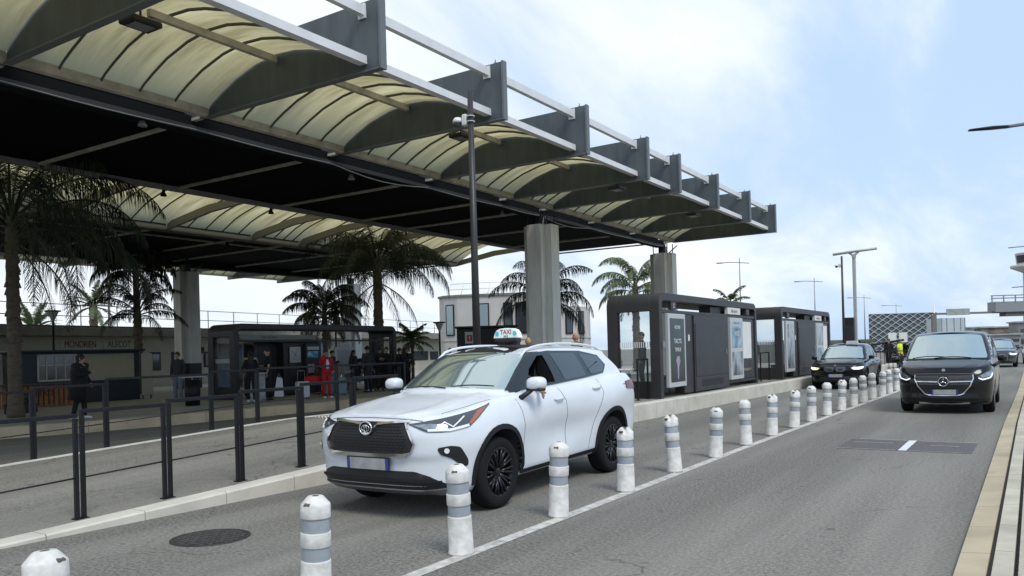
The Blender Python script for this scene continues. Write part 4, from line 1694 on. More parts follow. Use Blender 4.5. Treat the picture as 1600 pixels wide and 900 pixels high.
# pillars: cross-shaped concrete with a steel stub and brace rods
for (px_, py_, zt_) in ((-15.1, 25.7, 6.30), (-15.1, 37.5, 6.30), (-36.6, 25.9, 6.25), (-36.3, 37.6, 6.25)):
    front = px_ > -20
    zb_ = .38 if front else .25
    c = MB()
    a, b = .57, .29
    plus = [(-b, -a), (b, -a), (b, -b), (a, -b), (a, b), (b, b), (b, a), (-b, a), (-b, b), (-a, b), (-a, -b), (-b, -b)]
    hseg = [(zb_, (zt_ + zb_) / 2 + .3), ((zt_ + zb_) / 2 + .315, zt_)]
    for h0, h1 in hseg:
        c.prism([(px_ + u, py_ + v) for u, v in plus], h0, h1)
    c.prism([(px_ + u * .985, py_ + v * .985) for u, v in plus], zb_ + .02, zt_ - .02)
    o = c.build('pillar', M_CONC, CAN, world=True)
    s_ = MB()
    s_.box((px_, py_, (zt_ + 6.66) / 2), (.32, .32, 6.66 - zt_))
    for u, v in ((-.4, -.4), (.4, -.4), (-.4, .4), (.4, .4)):
        s_.tube([(px_ + u * .9, py_ + v * .9, zt_ - .01), (px_ + u * .9, py_ + v * .9, 6.80)], .025, n=6)
    s_.tube([(px_ + .1, py_ - .3, zt_), (px_ + .45, py_ - .75, 6.75)], .03, n=6)
    s_.tube([(px_ + .1, py_ + .3, zt_), (px_ + .45, py_ + .75, 6.75)], .03, n=6)
    s_.build('steel_stub', M_BLACK, o)
    if not front:
        d = MB()
        d.prism([(px_ + u * 1.02, py_ + v * 1.02) for u, v in plus], .26, 1.55)
        d.build('painted_base', mat('dark plinth paint', (.06, .06, .055), .8), o)
    else:
        d = MB()
        d.tube([(px_ + .30, py_ - .34, .38), (px_ + .30, py_ - .34, zt_ + .1), (px_ + .28, py_ - .2, zt_ + .3)], .035, n=8)
        d.build('downpipe', M_CONC, o)


def lamp_under(nm, label, x, y, z, kind, group=None):
    t_ = thing(nm, label, 'lamp', (x, y, z), 0, group)
    if kind == 'flood':
        b = MB()
        b.box((0, 0, 0), (.42, .55, .10), ch=.02)
        b.build('lamp_body', M_BLACK, t_)
        b = MB()
        b.box((0, 0, -.055), (.26, .36, .012))
        b.build('lamp_glass', M_GREY, t_)
        b = MB()
        b.tube([(0, 0, .05), (0, 0, .22)], .02, n=6)
        b.build('bracket', M_BLACK, t_)
    else:
        b = MB()
        b.lathe([(.04, .12), (.05, .03), (.10, -.06), (.09, -.08), (0, -.075)], n=16, cap=False)
        b.build('lamp_shade', M_BEAM if x < -20 else M_GREY, t_)
        b = MB()
        b.tube([(0, 0, .1), (0, 0, .26)], .02, n=6)
        b.build('rod', M_BLACK, t_)
    return t_


lamp_under('floodlight', 'black floodlight fixed under the nearest fin of the canopy, by the skylight', -12.34, 8.0, 7.32, 'flood')
lamp_under('floodlight', 'black floodlight hung under the canopy fin just behind the white camera', -12.34, 17.0, 7.32, 'flood')
lamp_under('floodlight', 'small floodlight under the fin above the front cream pillar', -10.75, 23.05, 6.70, 'flood')
lamp_under('floodlight', 'farthest floodlight, under the fin beyond the front cream pillar', -10.65, 29.6, 6.70, 'flood')
DL = 'round lamps hanging under the dark canopy deck'
for (x, y, lb) in ((-15.3, 9.9, 'round lamp under the main beam nearest the camera'), (-15.6, 16.3, 'round lamp under the main beam, second from the near end'),
                   (-21.9, 14.8, 'small lamp at the near edge of the middle skylight, above the big palm'), (-21.9, 18.9, 'small lamp at the edge of the middle skylight, right of the big palm'),
                   (-15.7, 24.0, 'round lamp beside the top of the front cream pillar'), (-29.4, 22.9, 'small lamp under the rear deck where two ceiling rails cross')):
    lamp_under('ceiling_lamp', lb, x, y, 6.62 if x > -20 else 6.75, 'dome', DL)
# ------------------------------------------------------------------ shelters
M_SGL = mat('clear shelter glass', (0.8, 0.87, 0.88), 0.03, trans=0.92, spec=.6)
M_SGL.node_tree.nodes['Principled BSDF'].inputs['IOR'].default_value = 1.05
M_ALU = mat('white poster frame', (0.48, 0.49, 0.49), .4)
M_PAPER = mat('white paper', (0.72, 0.72, 0.68), .7, var=.08, vscale=3)


def picture_mat(name, cols, scale=4.0, seed=0.0, stretch=(1, 1, 1)):
    """a printed picture: soft colour areas from noise"""
    m = bpy.data.materials.new(name)
    m.use_nodes = True
    nt = m.node_tree
    p = nt.nodes['Principled BSDF']
    p.inputs['Roughness'].default_value = .25
    t = nt.nodes.new('ShaderNodeTexCoord')
    mp_ = nt.nodes.new('ShaderNodeMapping')
    mp_.inputs['Location'].default_value = (seed, seed * .7, seed * 1.3)
    mp_.inputs['Scale'].default_value = stretch
    n = nt.nodes.new('ShaderNodeTexNoise')
    n.inputs['Scale'].default_value = scale
    n.inputs['Detail'].default_value = 3
    c = nt.nodes.new('ShaderNodeValToRGB')
    el = c.color_ramp.elements
    el[0].color = (*cols[0], 1)
    el[0].position = .3
    el[1].color = (*cols[-1], 1)
    el[1].position = .7
    for i, q in enumerate(cols[1:-1]):
        e = el.new(.3 + .4 * (i + 1) / (len(cols) - 1))
        e.color = (*q, 1)
    nt.links.new(t.outputs['Object'], mp_.inputs[0])
    nt.links.new(mp_.outputs[0], n.inputs['Vector'])
    nt.links.new(n.outputs[0], c.inputs[0])
    nt.links.new(c.outputs[0], p.inputs['Base Color'])
    return m


PM_DARK = picture_mat('dark green poster print', [(.012, .02, .016), (.02, .035, .028), (.03, .045, .04)], 2, 3)
PM_BLUE = picture_mat('pale blue city poster print', [(.05, .10, .14), (.14, .24, .30), (.38, .48, .52), (.06, .08, .10)], 1.5, 8, (1, 1, .6))
PM_GREY = picture_mat('grey collage poster print', [(.04, .045, .06), (.16, .18, .21), (.42, .44, .46), (.07, .10, .13)], 1.7, 5, (1, 1, .6))
PM_SKY = picture_mat('sky and beach poster print', [(.10, .22, .38), (.25, .38, .5), (.35, .30, .22), (.20, .14, .10)], 2.2, 1)
PM_MAP = picture_mat('pale network map', [(.35, .38, .36), (.48, .50, .48), (.42, .47, .40)], 7, 4)
PM_SCR = picture_mat('blue ticket screen print', [(.03, .18, .34), (.10, .40, .55), (.5, .6, .62)], 5, 2)
PM_BLU2 = picture_mat('deep blue panel print', [(.015, .04, .14), (.04, .09, .25), (.10, .16, .35)], 3, 7)
M_TXTW = mat('white lettering', (.75, .75, .73), .6)
M_TXTK = mat('dark lettering', (.05, .05, .05), .6)
M_LILAC = mat('lilac figure print', (.45, .36, .50), .6, var=.4, vscale=9)


def portal(mb, x0, x1, W, H, th, r, legcut=None, n=8):
    """upside-down U with rounded top corners, in the y-z plane, from x0 to x1"""
    def arc(c, rr, a0, a1):
        return [(c[0] + rr * math.cos(a0 + (a1 - a0) * k / n), c[1] + rr * math.sin(a0 + (a1 - a0) * k / n)) for k in range(n + 1)]
    b = 0.0 if legcut is None else legcut
    out = [(0, b)] + arc((r, H - r), r, PI, PI / 2) + arc((W - r, H - r), r, PI / 2, 0) + [(W, b)]
    ri = max(r - th, .05)
    inn = [(W - th, b)] + arc((W - th - ri, H - th - ri), ri, 0, PI / 2) + arc((th + ri, H - th - ri), ri, PI / 2, PI) + [(th, b)]
    m = len(out)
    inn = inn[::-1]
    vs = [(x0, y, z) for y, z in out] + [(x0, y, z) for y, z in inn] + [(x1, y, z) for y, z in out] + [(x1, y, z) for y, z in inn]
    fs = []
    for i in range(m - 1):
        fs.append((i, i + 1, m + i + 1, m + i))
        fs.append((2 * m + i, 3 * m + i, 3 * m + i + 1, 2 * m + i + 1))
        fs.append((i, 2 * m + i, 2 * m + i + 1, i + 1))
        fs.append((m + i, m + i + 1, 3 * m + i + 1, 3 * m + i))
    fs.append((0, m, 3 * m, 2 * m))
    fs.append((m - 1, 3 * m - 1, 4 * m - 1, 2 * m - 1))
    mb.add(vs, fs)
    return mb


def box_part(root, nm, m, y0, y1, z0, z1, x0, x1, parent=None, ch=.006):
    b = MB()
    b.box(((x0 + x1) / 2, (y0 + y1) / 2, (z0 + z1) / 2), (abs(x1 - x0), abs(y1 - y0), abs(z1 - z0)), ch=min(ch, abs(x1 - x0) * .3))
    return b.build(nm, m, parent or root)


def shelter_frame(root, W=8.6, H=2.69, D=1.46):
    f = MB()
    portal(f, 0, -.27, W, H, .20, .34)
    portal(f, -1.17, -D, W, H, .20, .34)
    portal(f, -.265, -1.175, W, H, .198, .338, legcut=2.22)
    f.box((-.72, .10, .22), (.92, .19, .44))
    f.box((-.72, W - .10, .22), (.92, .19, .44))
    f.build('frame', M_SHEL, root, bevel=.012)
    for y in (.10, W - .10):
        gl = MB()
        gl.box((-.72, y, 1.33), (.88, .012, 1.76))
        g_ = gl.build('end_glass', M_SGL, root)
        d = MB()
        for k in range(15):
            d.box((-.31 - k * .0585, y - .010, 1.37), (.026, .004, .15))
        tag(d.build('dash_marking', M_TXTW, g_), kind='stuff')
    # soffit that closes the top between the bands
    s = MB()
    s.box((-.72, W / 2, H - .205), (.9, W - .5, .03))
    s.build('soffit', M_BLACK, root)


SHEL_WORDS = 'Aéroport'


def road_shelter(loc, label, group, variant=0):
    t = thing('taxi_shelter', label, 'shelter', loc, 0.0, group)
    shelter_frame(t)
    box_part(t, 'transom', M_SHEL2, .20, 8.40, 2.17, 2.26, -.02, -.12)
    # left poster case
    pc_ = box_part(t, 'poster_case', M_ALU, .44, 1.65, .25, 2.16, .06, -.04, ch=.012)
    pic = box_part(t, 'poster', PM_DARK if variant == 0 else PM_GREY, .54, 1.55, .38, 2.04, .064, .058, pc_, ch=.001)
    if variant == 0:
        for s_, z, sz in (('VOTRE', 1.80, .13), ('TACTS', 1.44, .17), ('TENUE', 1.22, .14)):
            text_mesh('poster_lettering', s_, sz, M_TXTW, pc_, (.066, 1.05, z), (PI / 2, 0, PI / 2), .001)
        fg = MB()
        fg.prism([(.98, 1.05), (1.14, 1.05), (1.20, .92), (1.10, .80), (1.07, .45), (1.00, .45), (.99, .80), (.92, .92)], .064, .068, 'x')
        fg.build('poster_figure', M_LILAC, pc_)
    # solid service panels with a raised leaf
    box_part(t, 'service_panel', M_SHEL, 1.70, 2.42, .04, 2.165, -.02, -.30)
    box_part(t, 'service_panel', M_SHEL, 2.43, 5.40, .04, 2.165, .02, -.30)
    box_part(t, 'door_leaf', M_SHEL2, 2.50, 5.32, .46, 1.93, .035, .018)
    box_part(t, 'kick_panel', M_SHEL2, 2.50, 5.32, .10, .43, .030, .018)
    hd_ = MB()
    hd_.box((.045, 5.12, 1.12), (.03, .04, .16), ch=.006)
    hd_.build('handle', M_GREY, t)
    vt = MB()
    for k in range(6):
        vt.box((.034, 3.9, .17 + k * .035), (.012, 1.9, .014))
    tag(vt.build('vent_slots', M_BLACK, t), kind='stuff')
    lk = box_part(t, 'socket_box', M_GREY, .16, .30, 1.28, 1.44, .03, -.02)
    st_ = box_part(t, 'sticker', M_PAPER, 2.05, 2.17, 1.45, 1.62, -.016, -.022)
    # right poster, glass bay with a notice
    pc2 = box_part(t, 'poster_case', M_ALU, 5.54, 6.80, .23, 2.16, .06, -.04, ch=.012)
    box_part(t, 'poster', PM_BLUE if variant == 0 else PM_GREY, 5.64, 6.70, 1.22, 2.04, .064, .058, pc2, ch=.001)
    box_part(t, 'poster', PM_GREY if variant == 0 else PM_BLUE, 5.64, 6.70, .36, 1.10, .064, .058, pc2, ch=.001)
    if variant == 0:
        text_mesh('poster_lettering', 'BIENVENUE', .15, M_TXTW, pc2, (.066, 6.17, 1.90), (PI / 2, 0, PI / 2), .001)
        text_mesh('poster_lettering', 'NICE', .2, M_TXTW, pc2, (.066, 6.17, 1.66), (PI / 2, 0, PI / 2), .001)
    g_ = box_part(t, 'glass_pane', M_SGL, 6.84, 8.36, .22, 2.16, -.05, -.062)
    box_part(t, 'notice', M_PAPER, 6.98, 8.0, .86, 2.06, -.03, -.045, g_, ch=.001)
    box_part(t, 'bottom_rail', M_SHEL2, 5.45, 8.38, .12, .20, -.02, -.10)
    # sign box and unit boxes in the gap under the roof
    sg = box_part(t, 'sign_box', mat('white sign face', (.66, .66, .62), .5), 5.48, 6.73, 2.265, 2.475, .012, -.10)
    text_mesh('sign_lettering', SHEL_WORDS, .17, M_TXTK, sg, (.014, 6.10, 2.37), (PI / 2, 0, PI / 2), .001)
    nb = box_part(t, 'number_box', M_SHEL2, .82, 1.17, 2.27, 2.48, .006, -.08)
    text_mesh('number_lettering', '2' if variant == 0 else '1', .16, M_TXTW, nb, (.008, 1.0, 2.37), (PI / 2, 0, PI / 2), .001)
    box_part(t, 'control_box', M_SHEL2, 4.3, 5.25, 2.27, 2.47, -.15, -.5)
    box_part(t, 'control_box', M_SHEL, 7.4, 7.75, 2.27, 2.47, .004, -.12)
    # bench on the far side
    b = MB()
    b.box((-1.0, 3.6, .46), (.36, 2.4, .05), ch=.01)
    for y in (2.7, 4.5):
        b.box((-1.0, y, .22), (.28, .06, .44))
    b.build('bench', M_GREY, t)
    return t


road_shelter((-7.80, 19.0, .384), 'charcoal taxi shelter nearest the white taxi, dark poster at its left end', 'charcoal shelters on the taxi island', 0)
road_shelter((-7.62, 30.15, .384), 'second charcoal taxi shelter, farther along the island beside the black car', 'charcoal shelters on the taxi island', 1)

# the shelter on the far platform: its open front faces us
t = thing('bus_shelter', 'dark shelter on the far platform with people, ticket machine and posters inside', 'shelter', (-23.4, 18.4, .254), 0)
shelter_frame(t, W=8.6)
box_part(t, 'transom', M_SHEL, .20, 8.40, 2.03, 2.11, -.06, -.16)
hs = box_part(t, 'sign_box', mat('dim grey sign strip', (.22, .22, .20), .5), .28, 3.9, 2.12, 2.29, -.06, -.16)
text_mesh('sign_lettering', 'Taxis  Navettes', .12, M_SHEL2, hs, (-.056, 1.6, 2.205), (PI / 2, 0, PI / 2), .001)
pc3 = box_part(t, 'poster_case', M_ALU, .26, 1.42, .35, 2.02, -1.30, -1.38, ch=.01)
box_part(t, 'poster', PM_SKY, .32, 1.36, .42, 1.97, -1.294, -1.30, pc3, ch=.001)
box_part(t, 'service_panel', M_SHEL, 1.46, 2.55, .03, 2.05, -.75, -1.35)
box_part(t, 'service_panel', M_SHEL, 2.56, 4.40, .03, 2.05, -.40, -1.35)
box_part(t, 'machine_recess', M_BLACK, 1.62, 2.40, .25, 1.92, -.742, -.76)
mp_ = box_part(t, 'map_board', M_SHEL2, 2.80, 3.40, .72, 1.86, -.36, -.40)
box_part(t, 'map', PM_MAP, 2.83, 3.37, 1.24, 1.84, -.354, -.36, mp_, ch=.001)
rt_ = MB()
rt_.tube([(-.350, 2.95, 1.32), (-.350, 3.06, 1.44), (-.350, 3.12, 1.60), (-.350, 3.26, 1.74)], .007, n=4)
rt_.tube([(-.350, 2.92, 1.70), (-.350, 3.10, 1.52), (-.350, 3.28, 1.42)], .006, n=4)
rt_.build('map_route', M_SHEL, mp_)
mc_ = box_part(t, 'ticket_machine', M_SHEL2, 3.52, 4.28, .05, 1.95, -.22, -.42)
box_part(t, 'screen', PM_SCR, 3.60, 4.14, 1.42, 1.66, -.214, -.222, mc_, ch=.001)
box_part(t, 'screen', M_ALU, 3.60, 4.2, 1.72, 1.84, -.214, -.222, mc_, ch=.001)
box_part(t, 'ticket_panel', PM_MAP, 3.60, 3.95, .82, 1.16, -.214, -.222, mc_, ch=.001)
box_part(t, 'blue_panel', PM_BLU2, 4.50, 5.30, .25, 2.05, -1.22, -1.30)
box_part(t, 'glass_pane', M_SGL, 5.40, 8.36, .25, 2.05, -1.30, -1.312)
wp = box_part(t, 'notice_board', M_PAPER, 6.05, 7.25, .70, 1.83, -1.22, -1.26)
box_part(t, 'notice', mat('grey notice', (.5, .5, .52), .6, var=.3, vscale=8), 6.2, 7.1, .8, 1.7, -1.215, -1.222, wp, ch=.001)
box_part(t, 'small_sign', M_PAPER, 6.35, 6.95, 1.86, 2.02, -1.22, -1.24)
bb = MB()
bb.box((-.95, 6.6, .46), (.40, 3.0, .05), ch=.01)
for y in (5.4, 6.6, 7.8):
    bb.box((-.95, y, .22), (.3, .06, .44))
bb.build('bench', M_GREY, t)

# ------------------------------------------------------------------ railings
def rail_panel(y0, y1, x, z0, z1, label, group, h=1.05):
    """upside-down U of square tube with a thin knee rail; stands on sloping ground"""
    t = thing('railing', label, 'railing', (x, (y0 + y1) / 2, 0), 0, group)
    p = MB()
    yc = (y0 + y1) / 2
    s = .042
    top0, top1 = z0 + h, z0 + h + (z1 - z0)
    zt_ = max(top0, top1)
    for y, zz in ((y0, z0), (y1, z1)):
        q = MB()
        q.box((0, y - yc, (zz + zt_) / 2 - .01), (s, s, zt_ - zz - .02), ch=.004)
        q.box((0, y - yc, zz + .004), (.09, .075, .012))
        q.build('post', M_STEEL, t)
    q = MB()
    q.box((0, 0, zt_ + .006), (s + .004, y1 - y0 + s, s), ch=.004)
    q.build('top_rail', M_STEEL, t)
    q = MB()
    q.tube([(0, y0 - yc, z0 + .42), (0, y1 - yc, z1 + .42)], .009, n=6)
    q.build('knee_rail', M_STEEL, t)
    return t


FR = 'dark steel railings along the front of the taxi island'
fl = ['front railing panel at the left edge of the picture, lowest on the ramp', 'front island railing panel, second from the left edge', 'front island railing panel, third from the left edge',
      'front island railing panel whose right post stands nearest the white taxi', 'front island railing panel half hidden by the bonnet of the white taxi', 'front island railing panel behind the windscreen of the white taxi']
for i in range(6):
    y0 = 3.52 + i * .995
    rail_panel(y0 + .035, y0 + .96, -8.22, kz(y0) + .002, kz(y0 + .995) + .002, fl[i], FR, 1.05)
RR = 'dark steel railings along the rear edge of the taxi island'
rear = [(5.2, 6.55, 'rear island railing panel at the left edge of the picture'), (6.6, 7.75, 'rear island railing panel, second from the left edge'), (7.8, 9.85, 'rear island railing panel in front of the blue kiosk'),
        (9.9, 10.95, 'rear island railing panel in front of the woman in black at the shelter'), ]
for y0, y1, lb in rear:
    rail_panel(y0, y1, -13.28, kz(y0), kz(y1), lb, RR, 1.08)
far = [(11.0, 13.2, 'rear island railing panel in front of the man in the red tracksuit'), (13.25, 15.6, 'rear island railing panel in front of the waiting group'), ]
for y0, y1, lb in far:
    rail_panel(y0, y1, -13.28, kz(y0), kz(y1), lb, RR, 1.08)
rail_panel(18.30, 18.92, -8.12, .384, .384, 'short railing panel against the end of the nearer taxi shelter', 'short railings at the shelter ends', 1.0)
rail_panel(28.65, 29.75, -8.0, .384, .384, 'short railing panel between the two charcoal taxi shelters', 'short railings at the shelter ends', 1.0)

# ------------------------------------------------------------------ bollards: white flexible posts with grey reflective bands
M_BOLW = mat('scuffed white plastic', (0.74, 0.73, 0.69), .6, var=.26, vscale=11, bump=.5, bscale=18, col2=(.52, .50, .45))
M_BOLG = mat('grey reflective band', (0.34, 0.38, 0.41), .35, var=.2, vscale=12)
M_HOLE = mat('dark recess', (.10, .09, .075), .9)


def bollard_proto(name, label, group, dent=0.0, seed=0):
    t = thing(name, label, 'bollard', (0, 0, 0), 0, group)
    rg = random.Random(seed)
    ph = rg.random() * 6

    def ring(prof, n=28):
        rows_ = []
        for r_, z in prof:
            row = []
            for k in range(n):
                a = 2 * PI * k / n
                w = 1 + .018 * math.sin(2 * a + ph + z * 5) + .012 * math.sin(5 * a + ph * 2)
                rr = r_ * w
                x_, y_ = rr * math.cos(a), rr * math.sin(a)
                z_ = z
                if dent and z > .55:
                    d = dent * math.exp(-((a - 1.5 * PI - ph * .1 + PI) % (2 * PI) - PI)**2 / .5) * (z - .56) / .19
                    x_ *= 1 - d
                    y_ *= 1 - d
                    z_ -= d * .07
                row.append((x_, y_, z_))
            rows_.append(row)
        return rows_
    b = MB()
    b.grid(ring([(.0, 0), (.108, 0), (.108, .02), (.102, .03), (.099, .312), (.097, .322), (.090, .325)]), closed=True)
    b.grid(ring([(.090, .412), (.098, .413), (.101, .418), (.101, .505), (.098, .511), (.090, .512)]), closed=True)
    b.grid(ring([(.090, .604), (.099, .605), (.101, .612), (.099, .694), (.096, .700), (.056, .744), (.048, .749), (.0, .750)]), closed=True)
    b.build('post', M_BOLW, t)
    for z0, z1 in ((.318, .418), (.506, .610)):
        g_ = MB()
        g_.grid(ring([(.093, z0), (.093, z1)]), closed=True)
        g_.build('reflective_band', M_BOLG, t)
    for a in (1.35 * PI, .35 * PI):
        h = MB()
        c = Vector((.084 * math.cos(a), .084 * math.sin(a), .700))
        h.box(c, (.052, .030, .022), rz=a + PI / 2, rx=.5, ch=.006)
        h.build('lifting_slot', M_HOLE, t)
    h = MB()
    h.lathe([(.024, .7495), (.020, .7515), (.0, .7515)], n=12, cap=False)
    h.build('cap_hole', M_HOLE, t)
    return t


BG = 'white lane bollards with grey reflective bands'
first = ['bollard at the bottom left edge, only its cap in view', 'bollard left of the white taxi, standing nearest the manhole cover', 'bollard in front of the front wheel of the white taxi',
         'bollard in front of the front door of the white taxi', 'bollard with a crushed cap before the rear wheel of the white taxi', 'bollard just behind the tail of the white taxi, with a bitten cap',
         'seventh bollard of the row from the left, upright on the painted line', 'eighth bollard from the left, level with the dark poster of the shelter', 'ninth bollard from the left in the lane row',
         'tenth bollard from the left in the lane row', 'eleventh bollard from the left, just before the black car taxi', 'twelfth bollard, in front of the number plate of the black car taxi',
         'thirteenth bollard, in front of the right lamp of the black car taxi', 'fourteenth bollard, beside the wheel of the black car taxi', 'fifteenth bollard, left of the black people carrier',
         'sixteenth bollard, left of the black people carrier']
protos = {}
BY = [2.10, 3.70, 5.30, 6.95, 8.53, 10.13, 11.73, 13.33, 14.88, 16.4, 17.85, 19.4, 20.95, 22.45, 23.95, 25.4, 26.8, 28.3, 29.8, 31.3, 32.8, 34.3, 35.8]
for i, y in enumerate(BY):
    dented = i in (4, 5, 8, 9, 12)
    key = (dented, i % 5)
    if key not in protos:
        o = bollard_proto('bollard', 'x', BG, .55 if dented else 0, seed=i * 3 + 1)
        protos[key] = o
    else:
        o = copy_tree(protos[key])
    rr = random.Random(i * 11 + 2)
    o.location = (bx(y) - .06 + rr.uniform(-.015, .015), y + (.06 if i else -.06), .004)
    o.rotation_euler = (rr.uniform(-.045, .045), rr.uniform(-.055, .055), rr.uniform(-.9, .9) if not dented else rr.uniform(-.2, .4))
    s = 1 + rr.uniform(-.015, .015)
    o.scale = (1, 1, s)
    o['group'] = BG
    o['category'] = 'bollard'
    o['label'] = first[i] if i < len(first) else 'far white bollard beside the bonnet of the black people carrier'

# ------------------------------------------------------------------ masts and lamps
def camera_mast(x, y, z0, h, label, camera_label):
    t = thing('camera_mast', label, 'mast', (x, y, z0))
    m = MB()
    m.tube([(0, 0, 0), (0, 0, h)], [.075, .048], n=16)
    m.build('pole', M_SHEL, t)
    m = MB()
    m.box((0, 0, .015), (.30, .30, .03), ch=.005)
    m.build('base_plate', M_STEEL, t)
    z = h - .50
    c = thing('security_camera', camera_label, 'camera', (x, y, z0 + z))
    b = MB()
    b.box((-.10, 0, .02), (.09, .09, .17), ch=.015)
    b.tube([(0, 0, .055), (0, 0, .065)], .064, n=16)
    b.tube([(0, 0, -.025), (0, 0, -.015)], .064, n=16)
    b.build('bracket', M_WHITE, c)
    b = MB()
    b.lathe([(.0, .075), (.05, .07), (.078, .03), (.078, -.005), (.0, -.005)], c=(-.225, -.02, 0), n=18, cap=False)
    b.build('housing', M_WHITE, c)
    b = MB()
    b.lathe([(.066, -.006), (.064, -.03), (.045, -.068), (0, -.08)], c=(-.225, -.02, 0), n=18, cap=False)
    b.build('dome', M_GLASS, c)
    c.scale = (1.15, 1.15, 1.15)
    return t


camera_mast(-7.95, 11.25, .37, 5.78, 'tall thin dark mast rising behind the bonnet of the white taxi', 'white dome camera high on the near dark mast')
camera_mast(-8.05, 44.3, .38, 5.78, 'far slim black mast just left of the pale T-shaped lamp', 'small camera on the far black mast')

t = thing('lamp_mast', 'tall pale T-shaped lamp mast beyond the two taxi shelters', 'lamp mast', (-7.80, 46.3, .38))
m = MB()
m.box((0, 0, 3.0), (.17, .15, 6.0), ch=.03)
m.build('pole', mat('pale galvanised steel', (.42, .42, .41), .5, metal=.3), t)
m = MB()
m.tube([(-1.05, 0, 6.10), (0, 0, 6.18), (1.15, 0, 6.24)], [(.11, .07)] * 3, n=8)
m.tube([(0, 0, 5.75), (-.06, 0, 6.0), (-.26, 0, 6.12)], [.085, .07, .04], n=8)
m.tube([(0, 0, 5.75), (.06, 0, 6.0), (.26, 0, 6.15)], [.085, .07, .04], n=8)
m.build('lamp_arm', MATS['pale galvanised steel'], t)
cb = MB()
cb.box((-.12, -.3, 1.25), (.42, .35, 2.5), ch=.02)
c_ = thing('control_cabinet', 'tall black cabinet at the foot of the T-shaped lamp mast', 'cabinet', (-7.98, 45.6, .38))
cb = MB()
cb.box((0, 0, 1.32), (.46, .35, 2.60), ch=.02)
cb.build('body', M_BLACK, c_)
cb = MB()
cb.box((.0, -.182, 1.3), (.36, .02, 1.8), ch=.004)
cb.build('door', M_SHEL, c_)


def street_lamp(x, y, h, arm, label, zr=0.0, one=False):
    t = thing('street_lamp', label, 'street lamp', (x, y, 0), zr, 'far thin street lamps')
    m = MB()
    m.tube([(0, 0, 0), (0, 0, h * .55), (0, 0, h + .5)], [.13, .09, .05], n=8)
    m.build('pole', M_GREY, t)
    m = MB()
    m.tube([(0, 0, h), (-arm * .5, 0, h + .12), (-arm * .75, 0, h + .1)], .05, n=6)
    m.tube([(0, 0, h - .02), (arm * .42, 0, h - .17)], .05, n=6)
    m.build('arm', M_GREY, t)
    m = MB()
    m.tube([(-arm * .75, 0, h + .1), (-arm, 0, h + .13)], [(.16, .06)] * 2, n=8)
    m.build('lamp_head', M_STEEL, t)
    return t


street_lamp(-27.05, 89.6, 11.0, 2.6, 'nearest and tallest of the thin street lamps beyond the shelters')
street_lamp(-26.75, 125.5, 11.0, 2.9, 'second thin street lamp, left of the T-shaped mast')
street_lamp(-25.68, 161.8, 10.0, 2.9, 'third thin street lamp, just right of the T-shaped mast')
street_lamp(-24.84, 198.0, 9.7, 3.0, 'farthest thin street lamp, above the patterned car park')
# the lamp that reaches in from the right
t = thing('road_lamp', 'curved grey lamp arm reaching in from the right edge, high above the road', 'street lamp', (3.2, 30.8, 0))
m = MB()
m.tube([(0, 0, 0), (0, 0, 6.5), (-.15, -.05, 7.8), (-1.2, -.3, 8.42), (-2.7, -.7, 8.40), (-3.7, -1.6 + .5, 8.30)], [.11, .09, .08, .07, .06, .05], n=10)
m.build('pole', M_GREY, t)
m = MB()
m.tube([(-3.6, -1.05, 8.31), (-4.0, -1.25, 8.30), (-4.6, -1.75, 8.22)], [(.09, .05), (.13, .06), (.09, .035)], n=10)
m.build('lamp_head', M_STEEL, t)


def garden_lamp(x, y, z0, h, label):
    t = thing('garden_lamp', label, 'street lamp', (x, y, z0), 0, 'cone lamps on dark posts')
    m = MB()
    m.tube([(0, 0, 0), (0, 0, h - .5)], .05, n=8)
    m.build('pole', M_STEEL, t)
    m = MB()
    m.lathe([(.05, h - .5), (.08, h - .42), (.24, h - .06), (.25, h - .05)], n=16, cap=False)
    m.build('lamp_glass', mat('frosted lamp glass', (.6, .6, .58), .3), t)
    m = MB()
    m.lathe([(.33, h - .06), (.33, h), (.0, h + .02)], n=16, cap=True)
    m.build('lamp_cap', M_STEEL, t)


garden_lamp(-36.75, 19.17, .25, 3.85, 'cone lamp on a dark post left of the date palm')
garden_lamp(-25.9, 33.3, .25, 3.1, 'cone lamp on a dark post at the corner of the white round building')
garden_lamp(-30.4, 30.3, .25, 3.75, 'cone lamp on a dark post rising behind the bus shelter roof')
# ------------------------------------------------------------------ palms
M_LEAFD = mat('dark palm leaflets', (0.030, 0.044, 0.018), .55, var=.4, vscale=3)
M_LEAFO = mat('olive palm leaflets', (0.10, 0.13, 0.045), .55, var=.45, vscale=2, col2=(.05, .075, .025))
M_DEAD = mat('dry brown fronds', (0.13, 0.095, 0.05), .8, var=.4, vscale=4)
M_TRUNK = mat('ringed palm trunk', (0.16, 0.12, 0.085), .9, var=.45, vscale=5, bump=.6, bscale=12, streak=(1, 1, 3))
M_SHAFT = mat('palm crown shaft', (0.13, 0.12, 0.06), .8, var=.4, vscale=6, streak=(6, 6, .7))


